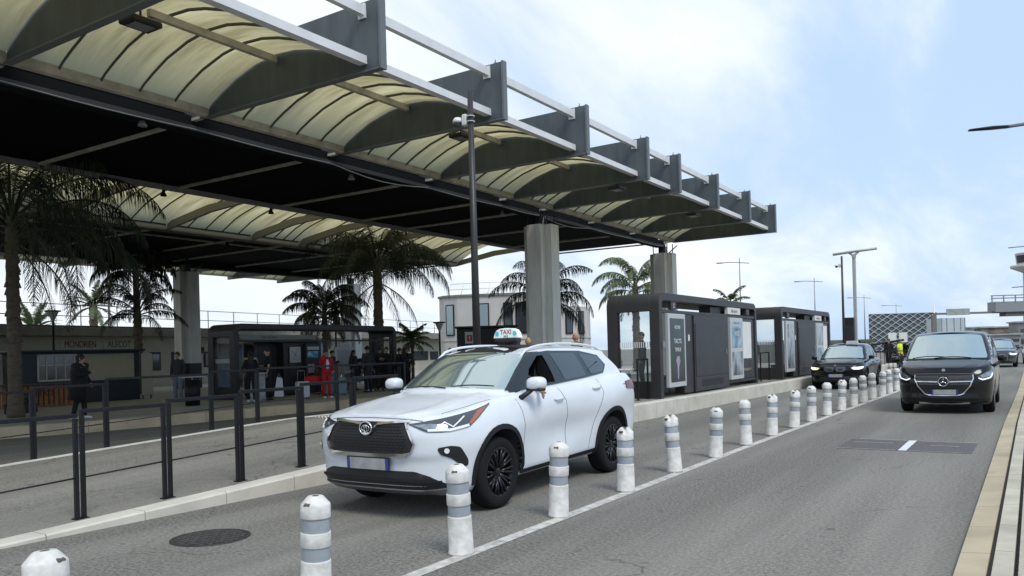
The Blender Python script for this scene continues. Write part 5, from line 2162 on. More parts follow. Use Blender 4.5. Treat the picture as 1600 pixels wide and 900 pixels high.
def frond(mb, base, az, elev, L, droop, rg, leaf=.55, n=46, hang=.75, wid=.022, stem=None):
    """one feather leaf: an arched rib with many narrow hanging leaflets"""
    pts = []
    p = Vector(base)
    a = elev
    N_ = 12
    for k in range(N_ + 1):
        pts.append(p.copy())
        t = k / N_
        a2 = a - droop * (t**1.3)
        p = p + Vector((math.cos(az) * math.cos(a2), math.sin(az) * math.cos(a2), math.sin(a2))) * (L / N_)
    mb.tube(pts, [.030 * (1 - .85 * k / N_) + .004 for k in range(N_ + 1)], n=5, smooth=True)
    side_ = Vector((-math.sin(az), math.cos(az), 0))
    for k in range(n):
        t = .14 + .86 * (k + rg.random() * .8) / n
        f = t * N_
        i = min(int(f), N_ - 1)
        q = pts[i].lerp(pts[i + 1], f - i)
        d = (pts[i + 1] - pts[i]).normalized()
        ll = leaf * (math.sin(PI * min(1, .12 + t * .88))**.5) * rg.uniform(.75, 1.1)
        for s in (-1, 1):
            h = hang * rg.uniform(.6, 1.25)
            dirv = (side_ * s * rg.uniform(.55, 1.0) + d * rg.uniform(.35, .8) + Vector((0, 0, -h * .55))).normalized()
            mid = q + dirv * ll * .5
            tip = mid + (dirv * (1 - h * .5) + Vector((0, 0, -h))).normalized() * ll * .55
            w = d * wid
            o = len(mb.v)
            mb.v += [tuple(q - w), tuple(q + w), tuple(mid + w * 1.1), tuple(mid - w * 1.1), tuple(tip)]
            mb.f += [(o, o + 1, o + 2, o + 3), (o + 3, o + 2, o + 4)]
            mb.sm += [False, False]
            mb.mi += [0, 0]


def palm(nm, label, x, y, z0, hz, r0, r1, L, nf, seed, leafm, group=None, elevs=(-.1, 1.2), droop=1.7, leaf=.55, hang=.75, n=46, wid=.022, lean=(0, 0), shaft=.9, az0=None):
    t = thing(nm, label, 'palm tree', (x, y, z0), 0, group)
    rg = random.Random(seed)
    tr = MB()
    N_ = 26
    pts, rs = [], []
    H = hz - z0
    for k in range(N_ + 1):
        s = k / N_
        pts.append((lean[0] * s * s, lean[1] * s * s, H * s))
        rs.append((r0 + (r1 - r0) * s) * (1 + (.05 if k % 2 else -.03)) * (1.25 - .25 * min(1, s * 6)))
    tr.tube(pts, rs, n=12)
    # old leaf bases
    for k in range(int(26 * H / 4)):
        s = rg.uniform(.45, .98)
        a = rg.uniform(0, 2 * PI)
        r_ = (r0 + (r1 - r0) * s)
        c = Vector((lean[0] * s * s + r_ * math.cos(a), lean[1] * s * s + r_ * math.sin(a), H * s))
        tr.box(c, (.05, r_ * .9, .16), rz=a, ry=-.3, ch=.01)
    tr.build('trunk', M_TRUNK, t)
    top = Vector((lean[0], lean[1], H))
    sh = MB()
    sh.tube([top - Vector((0, 0, .1)), top + Vector((0, 0, shaft * .5)), top + Vector((0, 0, shaft))], [r1 * 1.15, r1 * .95, r1 * .3], n=10)
    sh.build('crown_shaft', M_SHAFT, t)
    cr = MB()
    for k in range(nf):
        az = 2.39996 * k + rg.uniform(-.25, .25) if az0 is None else az0[k % len(az0)] + rg.uniform(-.2, .2)
        q = (k + .5) / nf
        el = elevs[0] + (elevs[1] - elevs[0]) * q + rg.uniform(-.12, .12)
        b = top + Vector((math.cos(az) * r1 * .6, math.sin(az) * r1 * .6, shaft * (.15 + .75 * q)))
        frond(cr, b, az, el, L * rg.uniform(.85, 1.08), droop * rg.uniform(.85, 1.15), rg, leaf, n, hang, wid)
    cr.build('crown', leafm, t, fix=False)
    if nf >= 22 and nm == 'queen_palm':
        dd = MB()
        for k in range(4):
            az = k * 1.7 + seed
            frond(dd, top + Vector((math.cos(az) * r1, math.sin(az) * r1, .1)), az, -.5, L * .6, 1.0, rg, leaf * .7, 30, 1.6, wid)
        dd.build('dead_fronds', M_DEAD, t, fix=False)
    return t


palm('queen_palm', 'large palm with a brown ringed trunk at the left edge, on the far platform', -23.3, 11.1, .25, 4.9, .18, .15, 4.8, 28, 5, M_LEAFD, elevs=(.2, 1.35), droop=2.35, leaf=1.05, hang=1.6, n=84, wid=.013, shaft=1.3)
palm('queen_palm', 'big dark palm whose trunk rises behind the roof of the bus shelter', -25.5, 28.2, .25, 4.9, .23, .20, 4.5, 26, 8, M_LEAFD, elevs=(.5, 1.35), droop=2.4, leaf=1.0, hang=1.6, n=84, wid=.013, shaft=1.6)
palm('queen_palm', 'smaller dark palm just left of the big one behind the bus shelter', -28.0, 27.2, .25, 3.3, .14, .12, 2.3, 24, 12, M_LEAFD, elevs=(.0, 1.35), droop=2.1, leaf=.6, hang=1.4, n=60, wid=.016, shaft=.9)
palm('queen_palm', 'young feathery palm between the blue kiosk and the rear cream pillar', -33.24, 21.06, .25, 3.55, .16, .13, 2.4, 15, 15, M_LEAFD, elevs=(.1, 1.4), droop=1.9, leaf=.5, hang=1.2, n=56, wid=.013, shaft=.7)
palm('queen_palm', 'tall palm with its crown in shade above the young feathery palm', -35.0, 22.1, .25, 5.7, .16, .13, 2.6, 18, 19, M_LEAFD, elevs=(-.1, 1.1), droop=2.3, leaf=.8, hang=1.5, n=60, wid=.018, shaft=.7)
palm('queen_palm', 'dark palm behind the front cream pillar of the canopy', -19.3, 33.0, .3, 3.7, .22, .17, 3.3, 19, 22, M_LEAFD, elevs=(-.1, 1.3), droop=2.0, leaf=.75, hang=1.3, n=52, wid=.015, shaft=.9)
palm('queen_palm', 'olive green palm seen between the two front pillars, over the shelter roof', -19.7, 44.4, .3, 4.6, .24, .19, 3.2, 18, 27, M_LEAFO, elevs=(.1, 1.4), droop=2.4, leaf=.65, hang=1.3, n=60, wid=.022, shaft=1.3)
palm('queen_palm', 'small far olive palm peeping over the roof of the nearer taxi shelter', -23.4, 74.1, .2, 5.3, .25, .2, 2.2, 14, 31, M_LEAFO, elevs=(-.1, 1.3), droop=1.5, leaf=.6, hang=.6, n=34, wid=.035, shaft=.6)
palm('date_palm', 'stiff date palm standing beyond the low shop building', -63.6, 36.4, .3, 6.1, .32, .30, 2.6, 30, 35, M_LEAFO, elevs=(-.35, 1.3), droop=.9, leaf=.4, hang=.15, n=40, wid=.03, shaft=.6)
palm('date_palm', 'low palm top just showing over the shop roof near the left edge', -62.5, 31.2, .3, 4.3, .3, .28, 2.2, 24, 39, M_LEAFO, elevs=(-.1, 1.4), droop=.7, leaf=.4, hang=.1, n=34, wid=.035, shaft=.4)
palm('young_palm', 'small pale green palm between the bus shelter and the white round building', -27.1, 32.5, .25, 2.25, .09, .08, 1.15, 18, 44, M_LEAFO, elevs=(-.1, 1.4), droop=1.1, leaf=.4, hang=.5, n=34, wid=.02, shaft=.3)

# ------------------------------------------------------------------ people
M_SKIN = mat('light skin', (0.46, 0.27, 0.19), .55)
M_SKIN2 = mat('tanned skin', (0.32, 0.18, 0.12), .55)
M_BLK = mat('black cloth', (0.010, 0.010, 0.012), .9)
M_NAVY = mat('navy cloth', (0.018, 0.022, 0.04), .9)
M_CHAR = mat('charcoal cloth', (0.035, 0.035, 0.038), .9)
M_REDC = mat('red tracksuit cloth', (0.50, 0.012, 0.02), .75, var=.2, vscale=9)
M_WHC = mat('white cloth', (0.70, 0.70, 0.70), .8)
M_JEAN = mat('faded jeans', (0.16, 0.19, 0.25), .9, var=.2, vscale=9)
M_BEIGE = mat('beige cloth', (0.38, 0.32, 0.24), .9)
M_HIVIS = mat('yellow safety vest', (0.62, 0.75, 0.03), .6)
M_HAIRD = mat('dark hair', (0.012, 0.009, 0.007), .6)
M_HAIRB = mat('blond hair', (0.50, 0.34, 0.15), .6, var=.4, vscale=20)
M_HAIRG = mat('grey hair', (0.16, 0.15, 0.14), .7)
M_SHOEW = mat('white trainers', (0.72, 0.72, 0.70), .6)
M_SHOEK = mat('black shoes', (0.012, 0.012, 0.012), .5)
M_EYE = mat('eye', (0.02, 0.015, 0.012), .3)


def hand_geo(mb, wrist, d, up, s=1.0, curl=.35, side=1):
    """palm, four unequal bent fingers and a thumb, pointing along d"""
    d = Vector(d).normalized()
    up = Vector(up)
    w = d.cross(up).normalized() * side
    nrm = w.cross(d).normalized() * side
    wrist = Vector(wrist)
    mb.tube([wrist - d * .01, wrist + d * .035 * s, wrist + d * .085 * s], [(.026 * s, .020 * s), (.040 * s, .016 * s), (.038 * s, .012 * s)], n=8)
    for i, (o, l) in enumerate(((-.030, .066), (-.010, .078), (.011, .072), (.031, .056))):
        p = wrist + d * .080 * s + w * o * s
        c = curl
        d1 = (d * math.cos(c) - nrm * math.sin(c)).normalized()
        d2 = (d * math.cos(c * 2.2) - nrm * math.sin(c * 2.2)).normalized()
        mb.tube([p, p + d1 * l * .5 * s, p + d1 * l * .5 * s + d2 * l * .5 * s], [.0095 * s, .0085 * s, .0065 * s], n=6)
    p = wrist + d * .03 * s - w * .036 * s
    t1 = (d * .7 - w * .7 - nrm * .25).normalized()
    mb.tube([p, p + t1 * .035 * s, p + t1 * .035 * s + (d * .9 - w * .2 - nrm * .3).normalized() * .03 * s], [.012 * s, .010 * s, .008 * s], n=6)


def person(label, loc, rz, h=1.72, skin=None, top=None, legs=None, hair=None, shoes=None, pose='stand', hairstyle='short', arms=None, build=1.0,
           sleeves=True, cap=None, group=None, coat=0.0, lean=0.0, stride=.0, head_yaw=0.0, extra=None, coat_m=None, cast=None):
    """local frame: faces -Y, feet at z=0 (seat height for sitting); joints are connected and grown with a skin modifier"""
    skin = skin or M_SKIN
    t = thing('person', label, 'person', loc, rz, group)
    k = h / 1.72
    b = build
    if pose == 'sit':
        pel = Vector((0, 0, .50 * k))
        feet = {s: [Vector((s * .09, 0, .50)) * k, Vector((s * .11, -.42, .52)) * k, Vector((s * .11, -.46, .09)) * k] for s in (-1, 1)}
    else:
        pel = Vector((0, 0, .92 * k))
        feet = {s: [Vector((s * .085, 0, .88)) * k, Vector((s * .095, -.03 - s * stride * .6, .48)) * k, Vector((s * .10, .02 - s * stride, .085)) * k] for s in (-1, 1)}
    ln = lean
    up = Vector((0, -math.sin(ln), math.cos(ln)))
    waist = pel + up * .14 * k
    chest = pel + up * .36 * k
    neck = pel + up * .535 * k
    hb = neck + up * .06 * k + Vector((0, -.012, 0))
    sh = {s: chest + up * .125 * k + Vector((s * .175 * k * b, 0.0, 0)) for s in (-1, 1)}
    dflt = {s: [Vector((s * .235, .02, -.27)), Vector((s * .225, -.05, -.52))] for s in (-1, 1)}
    A = {}
    for s in (-1, 1):
        a = (arms or {}).get(s)
        base = chest + up * .125 * k
        src = a if a else dflt[s]
        A[s] = [base + src[0] * k, base + src[1] * k]
    # --- body grown from joints
    vs = [pel, waist, chest, neck, hb, hb + up * .08 * k, hb + up * .13 * k]
    rad = [(.125 * b, .10 * b), (.115 * b, .09 * b), (.135 * b, .095 * b), (.056, .056), (.060, .068), (.062, .072), (.045, .050)]
    es = [(0, 1), (1, 2), (2, 3), (3, 4), (4, 5), (5, 6)]
    for s in (-1, 1):
        i = len(vs)
        vs += [sh[s], A[s][0], A[s][1]]
        rad += [(.052 * b, .052 * b), (.040, .040), (.026, .024)]
        es += [(2, i), (i, i + 1), (i + 1, i + 2)]
        i = len(vs)
        f = feet[s]
        vs += [f[0], f[1], f[2], f[2] + Vector((s * .01, -.13, -.05)) * k]
        rad += [(.082 * b, .085 * b), (.055, .055), (.036, .036), (.035, .025)]
        es += [(0, i), (i, i + 1), (i + 1, i + 2), (i + 2, i + 3)]
    me = bpy.data.meshes.new('body')
    me.from_pydata([tuple(v) for v in vs], es, [])
    tmp = bpy.data.objects.new('body_tmp', me)
    C.objects.link(tmp)
    md = tmp.modifiers.new('s', 'SKIN')
    for i, r_ in enumerate(rad):
        me.skin_vertices[0].data[i].radius = (r_[0] * k, r_[1] * k)
        me.skin_vertices[0].data[i].use_root = (i == 0)
    md.use_smooth_shade = True
    sb = tmp.modifiers.new('u', 'SUBSURF')
    sb.levels = 1
    sb.render_levels = 1
    dg = bpy.context.evaluated_depsgraph_get()
    bm_ = bpy.data.meshes.new_from_object(tmp.evaluated_get(dg))
    bpy.data.objects.remove(tmp)
    mb = MB()
    mb.v = [tuple(v.co) for v in bm_.vertices]
    mb.f = [tuple(p.vertices) for p in bm_.polygons]
    mb.sm = [True] * len(mb.f)
    mb.mi = [0] * len(mb.f)
    hc = hb + up * .075 * k
    # rounded skull, nose, chin, ears joined on
    cy_, sy_ = math.cos(head_yaw), math.sin(head_yaw)

    def HR(v):
        v = Vector(v) * k
        return hc + Vector((v.x * cy_ - v.y * sy_, v.x * sy_ + v.y * cy_, v.z))
    rows_ = []
    for i in range(9):
        ph = PI * i / 8
        z = .118 * math.cos(ph)
        rr = math.sin(ph)**.8
        sq = 1 - .22 * max(0, -z / .118)
        rows_.append([HR((.080 * rr * sq * math.cos(a), .094 * rr * math.sin(a) * (1 if math.sin(a) > 0 else .96), z + .01)) for a in [2 * PI * q / 14 for q in range(14)]])
    mb.grid(rows_, closed=True)
    mb.add([HR((-.012, -.090, .0)), HR((.012, -.090, .0)), HR((.014, -.092, -.032)), HR((-.014, -.092, -.032)), HR((0, -.090, .03)), HR((0, -.118, -.026))],
           [(4, 0, 5), (4, 5, 1), (0, 3, 5), (1, 5, 2), (3, 2, 5)])
    for s in (-1, 1):
        mb.box(HR((s * .078, .006, .0)), (.014 * k, .032 * k, .052 * k), rz=head_yaw, ch=.005)
    for s in (-1, 1):
        d = A[s][1] - A[s][0]
        hand_geo(mb, A[s][1], d, Vector((s, 0, 0.01)) if abs(d.normalized().x) < .8 else Vector((0, 0, 1)), k, .4, s)
    mb.build('body', skin, t, fix=False)
    ey = MB()
    for s in (-1, 1):
        ey.box(HR((s * .030, -.088, .018)), (.022 * k, .012 * k, .009 * k), rz=head_yaw)
        ey.box(HR((s * .030, -.089, .036)), (.032 * k, .010 * k, .006 * k), rz=head_yaw)
    ey.box(HR((0, -.088, -.058)), (.040 * k, .012 * k, .007 * k), rz=head_yaw)
    ey.build('face_features', M_EYE, t)
    # --- clothes
    g = .014
    if top is not None:
        c = MB()
        hem = pel - up * (.06 + coat) * k if pose != 'sit' else pel - up * .02
        c.tube([hem, pel + up * .02, waist, chest - up * .04, chest + up * .075 * k, chest + up * .135 * k, neck - up * .015 * k, neck + up * .02],
               [(.150 * b * k + g + coat * .06, .115 * b * k + g + coat * .06), (.152 * b * k + g, .118 * b * k + g), (.142 * b * k + g, .112 * b * k + g), (.168 * b * k + g, .122 * b * k + g),
                (.172 * b * k, .105 * b * k + g), (.125 * b * k, .085 * b * k), (.070 * k, .070 * k), (.062 * k, .062 * k)], n=18)
        c.build('jacket' if coat or sleeves else 'shirt', top, t)
        sl = MB()
        for s in (-1, 1):
            e = A[s][0]
            w = A[s][1] if sleeves else A[s][0].lerp(sh[s], .25)
            path = [chest + up * .105 * k + Vector((s * .10 * k, 0, 0)), sh[s], sh[s].lerp(e, .5)]
            r_ = [.070 * k * b, .068 * k * b, .060 * k]
            if sleeves:
                path += [e, e.lerp(w, .55), w]
                r_ += [.056 * k, .048 * k, .042 * k]
            else:
                path += [sh[s].lerp(e, .75)]
                r_ += [.062 * k]
            sl.tube(path, r_, n=12)
        sl.build('sleeves', top, t)
    if legs is not None:
        lg = MB()
        for s in (-1, 1):
            f = feet[s]
            lg.tube([pel + Vector((s * .05, 0, .03 if pose != 'sit' else 0)) * k, f[0], f[0].lerp(f[1], .5), f[1], f[1].lerp(f[2], .5), f[2] + Vector((0, 0, .005))],
                    [.105 * b * k, .102 * b * k, .088 * b * k, .070 * k, .064 * k, .058 * k], n=12)
        lg.build('trousers', legs, t)
    so = MB()
    for s in (-1, 1):
        f = feet[s][2]
        fl = 0.0 if pose != 'sit' else 0.0
        so.tube([Vector((f.x, f.y + .075, .035 + fl)), Vector((f.x, f.y + .0, .048 + fl)), Vector((f.x + s * .008, f.y - .10, .038 + fl)), Vector((f.x + s * .012, f.y - .185, .026 + fl))],
                [(.038, .032), (.046, .045), (.048, .036), (.034, .022)], n=10)
    so.build('shoes', shoes or M_SHOEK, t)
    # --- hair
    if hair is not None:
        hm = MB()
        low = {'short': .58, 'crop': .50, 'long': .66, 'bald': .0}[hairstyle]
        rows_ = []
        for i in range(7):
            ph = PI * low * i / 6
            row = []
            for a in [2 * PI * q / 18 for q in range(18)]:
                front = max(0, -math.sin(a))
                p2 = ph * (1 - .34 * front**1.5)
                rr = math.sin(p2)
                row.append(HR((.086 * rr * math.cos(a), .006 + .104 * rr * math.sin(a), .016 + .126 * math.cos(p2))))
            rows_.append(row)
        hm.grid(rows_, closed=True)
        if hairstyle == 'long':
            hm.tube([HR((0, .045, .06)), HR((0, .085, -.08)), HR((0, .105, -.24)), HR((0, .10, -.42))], [(.075 * k, .06 * k), (.095 * k, .05 * k), (.105 * k, .045 * k), (.06 * k, .02)], n=12)
        hm.build('hair', hair, t)
    if cap is not None:
        hm = MB()
        rows_ = []
        for i in range(6):
            ph = PI * .5 * i / 5
            rows_.append([HR((.092 * math.sin(ph) * math.cos(a), .108 * math.sin(ph) * math.sin(a), .035 + .108 * math.cos(ph))) for a in [2 * PI * q / 18 for q in range(18)]])
        hm.grid(rows_, closed=True)
        hm.add([HR(p) for p in ((-.07, -.08, .036), (.07, -.08, .036), (.055, -.18, .028), (-.055, -.18, .028), (-.07, -.08, .048), (.07, -.08, .048), (.055, -.18, .036), (-.055, -.18, .036))],
               [(0, 3, 2, 1), (4, 5, 6, 7), (0, 1, 5, 4), (1, 2, 6, 5), (2, 3, 7, 6), (3, 0, 4, 7)])
        hm.build('cap', cap, t)
    if extra:
        extra(t, k, dict(chest=chest, A=A, sh=sh, hc=hc, pel=pel, up=up))
    return t


def face_to(dx, dy):
    """rotation so that local -Y looks along (dx, dy)"""
    return math.atan2(dx, -dy)


FZ = .254


def red_extra(t, k, J):
    b = MB()
    c = J['chest']
    b.tube([c + Vector((0, -.055, -.22)), c + Vector((0, -.072, -.05)), c + Vector((0, -.062, .09))], [(.075, .075), (.082, .08), (.060, .055)], n=12)
    b.build('white_shirt', M_WHC, t)
    b = MB()
    h = J['A'][-1][1]
    b.box(h + Vector((.02, .0, .07)), (.02, .075, .14), rx=.2, ch=.004)
    b.build('phone', M_BLACK, t)


person('man in a red tracksuit and white shirt on the phone beside a white suitcase', (-20.47, 19.9, FZ), face_to(.9, -.3), 1.66, top=M_REDC, legs=M_REDC, hair=M_HAIRD, shoes=M_SHOEW,
       arms={-1: [Vector((-.25, -.08, -.22)), Vector((-.135, -.13, .13))], 1: [Vector((.26, .0, -.26)), Vector((.20, -.14, -.44))]}, stride=.05, head_yaw=-.25, extra=red_extra)
person('woman in black with long dark hair standing at the left post of the bus shelter', (-21.6, 17.62, FZ), face_to(-.8, .5), 1.66, top=M_BLK, legs=M_BLK, hair=M_HAIRD, hairstyle='long', shoes=M_SHOEW,
       arms={1: [Vector((.27, .03, -.26)), Vector((.22, -.20, -.36))]}, stride=.10, build=.92)
person('man in a black T-shirt and black trousers with a white bag, facing the beach poster', (-21.75, 18.45, FZ), face_to(-.6, -.8), 1.76, top=M_BLK, legs=M_BLK, hair=M_HAIRD, hairstyle='crop', sleeves=False,
       arms={-1: [Vector((-.27, .0, -.26)), Vector((-.20, -.24, -.26))]}, stride=.06)
person('person with dark curly hair in black seen in front of the beach poster', (-23.3, 19.0, FZ), face_to(.7, -.4), 1.74, top=M_BEIGE, legs=M_JEAN, hair=M_HAIRD, skin=M_SKIN2)
person('heavily built person in a black coat walking behind the left railings, smoking', (-20.5, 11.3, FZ), face_to(.75, .6), 1.66, top=M_BLK, legs=M_BLK, hair=M_HAIRD, hairstyle='long', shoes=M_SHOEW, build=1.62, coat=.35,
       arms={-1: [Vector((-.36, -.06, -.26)), Vector((-.20, -.34, -.16))], 1: [Vector((.40, .02, -.26)), Vector((.38, -.10, -.46))]}, lean=.10, stride=.10)
person('traveller in a grey hooded top standing behind the seated pair, left of the white notice', (-22.9, 22.6, FZ), face_to(.9, .3), 1.68, top=M_CHAR, legs=M_JEAN, hair=M_HAIRD)
person('short traveller in navy between the charcoal coat and the bearded person', (-22.3, 24.1, FZ), face_to(.8, .3), 1.62, top=M_NAVY, legs=M_BLK, hair=M_HAIRD)
WG = 'travellers waiting at the open front of the bus shelter'
person('seated traveller in beige and black behind the teal suitcases', (-23.0, 22.1, FZ), face_to(.7, -.7), 1.7, pose='sit', top=M_CHAR, legs=M_NAVY, hair=M_HAIRD, skin=M_SKIN2, group=WG, lean=.25,
       arms={-1: [Vector((-.25, -.12, -.22)), Vector((-.05, -.34, -.30))], 1: [Vector((.25, -.12, -.22)), Vector((.05, -.34, -.30))]}, cap=M_BLK)
person('second seated traveller, in grey, leaning forward on the shelter bench', (-23.2, 23.1, FZ), face_to(.8, -.4), 1.7, pose='sit', top=M_BEIGE, legs=M_BLK, hair=M_HAIRD, group=WG, lean=.3)
person('young man with a backwards cap and navy top sitting sideways, white trainers', (-22.5, 23.5, FZ), face_to(.5, .8), 1.76, pose='sit', top=M_NAVY, legs=M_JEAN, hair=M_HAIRD, cap=M_BLK, shoes=M_SHOEW, group=WG, lean=.2,
       arms={-1: [Vector((-.24, -.14, -.22)), Vector((-.08, -.36, -.22))]})
person('tall person in a charcoal coat standing with the back to us at the white notice', (-21.6, 23.2, FZ), face_to(-.9, .2), 1.80, top=M_CHAR, legs=M_BLK, hair=M_HAIRD, cap=M_BLK, group=WG, coat=.25)
person('bearded person in a black jacket holding a white paper, right of the charcoal coat', (-21.6, 24.3, FZ), face_to(.2, -.9), 1.76, top=M_BLK, legs=M_BLK, hair=M_HAIRD, group=WG, coat=.1,
       arms={-1: [Vector((-.24, -.12, -.22)), Vector((-.10, -.34, -.16))], 1: [Vector((.24, -.12, -.22)), Vector((.08, -.34, -.16))]})
person('person in black bending slightly beside the standing group, arms forward', (-21.9, 25.3, FZ), face_to(.5, .8), 1.72, top=M_BLK, legs=M_CHAR, hair=M_HAIRD, group=WG, lean=.12,
       arms={-1: [Vector((-.24, -.14, -.2)), Vector((-.14, -.38, -.2))], 1: [Vector((.24, -.14, -.2)), Vector((.14, -.38, -.2))]})
person('long-haired woman in a long black coat at the right post of the bus shelter', (-22.4, 26.3, FZ), face_to(-.5, .8), 1.72, top=M_BLK, legs=M_BLK, hair=M_HAIRD, hairstyle='long', group=WG, coat=.35)
person('person in black right of the bus shelter, nearest the small pale palm', (-25.4, 30.0, FZ), face_to(.9, .1), 1.66, top=M_BLK, legs=M_BLK, hair=M_HAIRD)
person('person in grey bent forward behind the windscreen of the white taxi', (-23.6, 31.0, FZ), face_to(.9, -.2), 1.70, top=M_GREY, legs=M_BLK, hair=M_HAIRD, lean=.15)
person('dark-clothed person right of the bent one, near the taxi windscreen', (-22.3, 31.6, FZ), face_to(.9, -.2), 1.74, top=M_CHAR, legs=M_BLK, hair=M_HAIRD)
person('blond person whose hair shows over the roof of the white taxi', (-11.5, 18.7, .384), face_to(-.7, .7), 1.66, top=M_CHAR, legs=M_JEAN, hair=M_HAIRB, hairstyle='short')
person('bald man in an olive jacket behind the tail of the white taxi', (-11.3, 21.2, .384), face_to(-.9, .1), 1.80, top=mat('olive cloth', (.10, .10, .075), .9), legs=M_CHAR, skin=M_SKIN, lean=.1, hair=None)
person('man in a black jacket inside the nearer taxi shelter, seen through its end glass', (-10.3, 23.6, .384), face_to(-.9, -.3), 1.80, top=M_BLK, legs=M_BLK, hair=M_HAIRD, hairstyle='crop')
person('woman in a pale coat beside the man in the nearer taxi shelter', (-11.2, 23.6, .384), face_to(.9, -.2), 1.62, top=M_BEIGE, legs=M_CHAR, hair=M_HAIRB, hairstyle='long')
person('person inside the second taxi shelter, seen through its end glass', (-10.5, 36.5, .384), face_to(.2, -.9), 1.72, top=M_CHAR, legs=M_BLK, hair=M_HAIRD)


def vest_extra(t, k, J):
    pass


person('worker in a yellow safety vest beyond the black fence, left of the people carrier', (-6.45, 52.6, .0), face_to(.9, -.3), 1.78, top=M_HIVIS, legs=M_BLK, hair=M_HAIRD, sleeves=False)
person('dark figure standing just left of the worker in the yellow vest', (-7.1, 52.9, .0), face_to(-.3, -.9), 1.84, top=M_BLK, legs=M_BLK, hair=M_HAIRD)
person('distant figure in dark clothes beyond the black car taxi', (-8.3, 54.0, .0), face_to(.3, -.9), 1.72, top=M_CHAR, legs=M_CHAR, hair=M_HAIRD)

# ------------------------------------------------------------------ luggage and bins


def suitcase(label, loc, rz, w, d, h, m, group=None, bag=None):
    t = thing('suitcase', label, 'suitcase', loc, rz, group)
    b = MB()
    b.box((0, 0, .05 + h / 2), (w, d, h), ch=.035)
    b.build('shell', m, t)
    r = MB()
    for i in range(5):
        x = -w * .36 + i * w * .18
        for s in (-1, 1):
            r.box((x, s * d / 2, .05 + h / 2), (.02, .008, h * .82), ch=.002)
    r.build('ribs', m, t)
    hd = MB()
    for s in (-1, 1):
        hd.tube([(s * w * .28, d * .35, .05 + h - .02), (s * w * .28, d * .35, .05 + h + .36)], .008, n=6)
    hd.tube([(-w * .30, d * .35, .05 + h + .36), (w * .30, d * .35, .05 + h + .36)], .014, n=6)
    hd.build('handle', M_GREY, t)
    for sx_ in (-1, 1):
        for sy2 in (-1, 1):
            q = MB()
            q.lathe([(.028, -.012), (.028, .012)], c=(sx_ * w * .38, sy2 * d * .32, .028), n=12, axis='x')
            q.build('wheel', M_BLACK, t)
    return t


M_TEAL = mat('teal luggage shell', (.10, .20, .22), .4, var=.15, vscale=5)
M_TEAL2 = mat('pale teal luggage shell', (.17, .30, .33), .4, var=.15, vscale=5)
M_WSUIT = mat('white luggage shell', (.62, .62, .60), .4, var=.25, vscale=7)
suitcase('white suitcase standing left of the man in the red tracksuit', (-20.8, 19.1, FZ), 1.2, .44, .26, .56, M_WSUIT)
suitcase('dark teal suitcase, the one nearer the man in the red tracksuit', (-21.6, 21.1, FZ), 1.0, .36, .26, .66, M_TEAL)
suitcase('pale teal suitcase, right of the dark teal one', (-21.3, 21.4, FZ), 1.0, .36, .26, .62, M_TEAL2)
t = thing('duffel_bag', 'red duffel bag hanging at the side of the man in the red tracksuit', 'bag', (-20.85, 19.62, FZ + .62), 1.1)
b = MB()
b.tube([(-.27, 0, 0), (-.25, 0, 0), (0, 0, .01), (.25, 0, 0), (.27, 0, 0)], [(.10, .10), (.15, .15), (.165, .16), (.15, .15), (.10, .10)], n=14)
b.build('body', M_REDC, t)
b = MB()
b.tube([(-.22, 0, .10), (-.10, .02, .42), (.05, .05, .62), (.14, .02, .42), (.22, 0, .10)], .014, n=6)
b.build('strap', M_REDC, t)
t = thing('shopping_bag', 'white paper bag held by the man in the black T-shirt', 'bag', (-21.45, 18.65, FZ + .12), .6)
b = MB()
b.prism([(-.16, 0), (.16, 0), (.11, .62), (-.05, .66)], -.05, .05, 'y')
b.build('body', M_WHC, t)
b = MB()
b.tube([(-.04, 0, .64), (0, 0, .80), (.08, 0, .62)], .006, n=5)
b.build('handle', M_WHC, t)
t = thing('snack_stand', 'white stand with cups between the woman and the man in black', 'stand', (-22.0, 18.2, FZ), .8)
b = MB()
b.box((0, 0, .45), (.55, .35, .9), ch=.01)
b.build('body', mat('pale stand', (.5, .5, .52), .6, var=.5, vscale=6), t)
b = MB()
b.box((0, 0, .93), (.62, .42, .04), ch=.006)
b.build('top', M_WHITE, t)


def bin_(label, loc, top, body, w=.5, h=.85):
    t = thing('waste_bin', label, 'waste bin', loc, .2)
    b = MB()
    b.tube([(0, 0, .0), (0, 0, h - .14)], [w * .40, w * .46], n=20)
    b.build('body', body, t)
    b = MB()
    b.box((0, 0, h - .04), (w * 1.08, w * 1.0, .05), ch=.015)
    for s in (-1, 1):
        for q in (-1, 1):
            b.tube([(s * w * .3, q * w * .3, h - .16), (s * w * .3, q * w * .3, h - .05)], .012, n=5)
    b.build('lid', top, t)


M_BINL = mat('pale bin lid', (.5, .5, .47), .6)
bin_('waste bin with pale lid on the far platform in front of the rear pillar', (-22.3, 15.9, FZ), M_BINL, M_STEEL, .55, .95)
bin_('waste bin with pale lid at the left end of the nearer taxi shelter', (-8.55, 18.3, .384), M_BINL, M_SHEL2, .50, .80)
